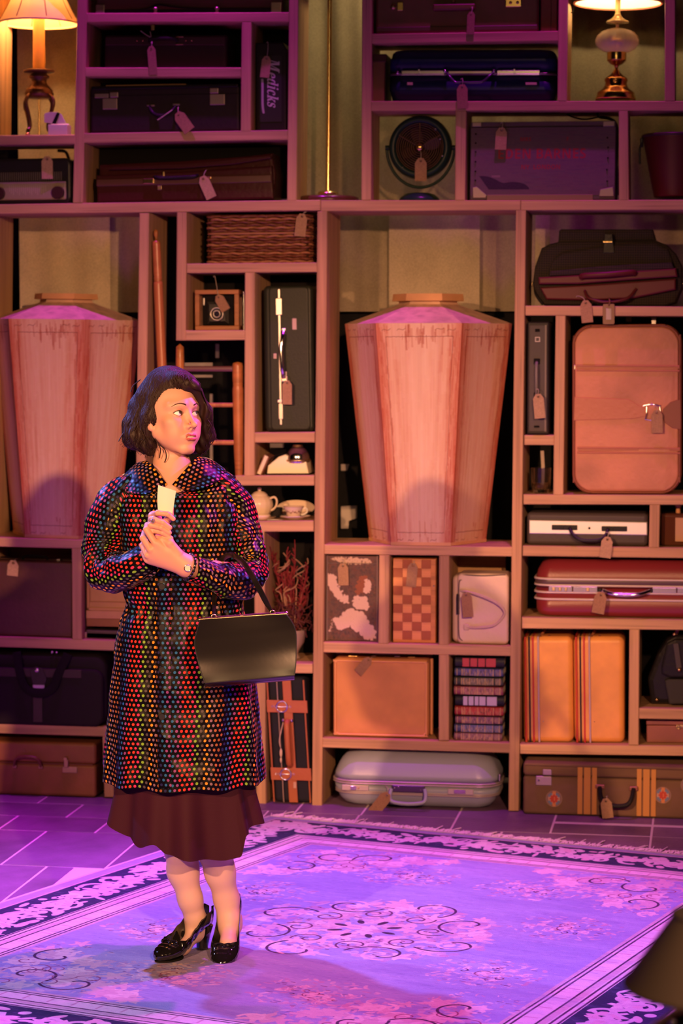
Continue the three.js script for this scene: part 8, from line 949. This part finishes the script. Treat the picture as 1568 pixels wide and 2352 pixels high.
// handbag over her arm
{
  const z = 0.285, w = (p) => V(...p).applyAxisAngle(V(0, 1, 0), YAW).add(PO), o = QV(565, 1580, z), t = thing('handbag_held', 'structured black leather handbag with gold clasp bar hanging from her forearm', 'handbag', w(o.toArray()), YAW); t.name = 'handbag_on_arm';
  const L = (x, y, dz = 0) => QV(x, y, z + dz).sub(o), lm = mat([0.008, 0.007, 0.007], 0.21, { bump: T.leather, bumpScale: 0.00005, phys: 1, specularIntensity: 1 });
  // front and back panels belly out towards the bottom
  const pan = (s) => { const rows = []; const tl = [[459, 1424], [452, 1450], [447, 1478], [454, 1515], [462, 1545], [471, 1569]], tr = [[657, 1411], [671, 1430], [679, 1452], [680, 1490], [679, 1525], [676, 1551]], dz = [0.020, 0.0183, 0.0175, 0.0202, 0.0284, 0.0382]; const cl = curve(tl.map((p, i) => L(...p, s * dz[i]))), cr = curve(tr.map((p, i) => L(...p, s * dz[i]))); for (let i = 0; i <= 24; i++) { const f = i / 24, a = cl.getPoint(f), b = cr.getPoint(f), r = []; for (let j = 0; j <= 24; j++) { const g = j / 24, p = a.clone().lerp(b, g); p.z += s * (0.006 * Math.sin(g * Math.PI) * Math.sin(f * Math.PI) - 0.014 * sstep(0.82, 1, f) * 0); r.push(p); } rows.push(r); } return rows; };
  const fr = pan(1), bk = pan(-1); const two = { side: THREE.DoubleSide }; lm.side = THREE.DoubleSide;
  const G = (r) => loft(r, { closed: false }); part('front_panel', G(fr), lm, t); part('back_panel', G(bk), lm, t);
  const side = (j) => { const r = []; for (let i = 0; i <= 24; i++) { const a = fr[i][j], b = bk[i][j], q = []; for (let k = 0; k <= 6; k++) { const p = a.clone().lerp(b, k / 6); p.x += (j ? -1 : 1) * 0.010 * Math.sin(k / 6 * Math.PI) * Math.sin(i / 24 * Math.PI); q.push(p); } r.push(q); } return G(r); }; part('gusset', side(0), lm, t); part('gusset', side(24), lm, t);
  { const r = [fr[24], fr[24].map((p) => p.clone().add(V(0, -0.012, -0.012))), bk[24].map((p) => p.clone().add(V(0, -0.012, 0.012))), bk[24]]; part('bottom_panel', G(r), lm, t); }
  const pipe = [...fr.map((r) => r[0])], pr = fr.map((r) => r[24]); part('piping', [new THREE.TubeGeometry(curve(pipe), 40, 0.0018, 6), new THREE.TubeGeometry(curve(pr), 40, 0.0018, 6), new THREE.TubeGeometry(curve(fr[24]), 40, 0.0016, 6)], M.blackplastic, t);
  const gold = mat([0.86, 0.66, 0.42], 0.22, { metalness: 1 }); part('clasp_bar', [tube([L(456, 1423, 0.004), L(560, 1416, 0.006), L(659, 1410, 0.004)], 0.0042, 24, 8), tube([L(456, 1422, -0.006), L(560, 1414, -0.006), L(659, 1408, -0.006)], 0.0042, 24, 8)], gold, t, 'gold clasp bar'); part('clasp_knob', [at(sph(0.006, 12, 8), ...L(657, 1409, 0).toArray()), at(rbox(0.014, 0.006, 0.012, 0.002), ...L(557, 1414, 0.002).toArray())], gold, t);
  const strap = (pts, wd) => { const c = curve(pts.map((p) => L(...p))), r = []; for (let i = 0; i <= 50; i++) { const p = c.getPoint(i / 50), tg = c.getTangent(i / 50), s = tg.clone().cross(V(0, 0, 1)).normalize(), d = V(0, 0, 1).lerp(s, 0.65).normalize(), n = d.clone().cross(tg).normalize(); const w2 = wd * (1 - 0.5 * sstep(0.85, 1, i / 50) - 0.5 * sstep(0.15, 0, i / 50)); r.push([p.clone().addScaledVector(d, w2).addScaledVector(n, 0.0014), p.clone().addScaledVector(d, -w2).addScaledVector(n, 0.0014), p.clone().addScaledVector(d, -w2).addScaledVector(n, -0.0014), p.clone().addScaledVector(d, w2).addScaledVector(n, -0.0014)]); } return fixOut(loft(r, { caps: [true, true] })); };
  part('handle', strap([[626, 1409, 0], [612, 1385, -0.005], [595, 1352, -0.015], [576, 1318, -0.045], [556, 1290, -0.09], [530, 1274, -0.14], [506, 1290, -0.17], [496, 1330, -0.165], [492, 1380, -0.10], [491, 1416, 0]], 0.0085), lm, t, 'flat black strap handle'); part('handle_ring', [at(new THREE.TorusGeometry(0.007, 0.0018, 6, 16), ...L(626, 1408, 0).toArray()), at(new THREE.TorusGeometry(0.007, 0.0018, 6, 16), ...L(491, 1417, 0).toArray())], gold, t);
}
// ---------------------------------------------------------------- rest the things on the (slightly sloping) boards under them
for (const o of scene.children.filter((c) => c.isGroup && !/unit|drape|masking|tag|rug|person|foreground|side_table|cord|cable|paper|tissue|teacup|teapot|chair|floor_lamp|handbag_held|card/.test(c.name))) {
  if (o.position.z > 0.08 || o.position.y < 0.02) continue;
  let best = null; for (const [a, b] of shelfTops) { const f = (o.position.x - a.x) / (b.x - a.x); if (f < -0.01 || f > 1.01) continue; const y = lerp(a.y, b.y, f); if (Math.abs(y - o.position.y) < 0.03 && (!best || Math.abs(y - o.position.y) < Math.abs(best[0] - o.position.y))) best = [y, (b.y - a.y) / (b.x - a.x)]; }
  if (!best) continue;
  o.position.y = best[0] + 0.0012; o.rotation.order = 'ZYX'; o.rotation.z = Math.atan(best[1]);
}
renderer.render(scene, camera);
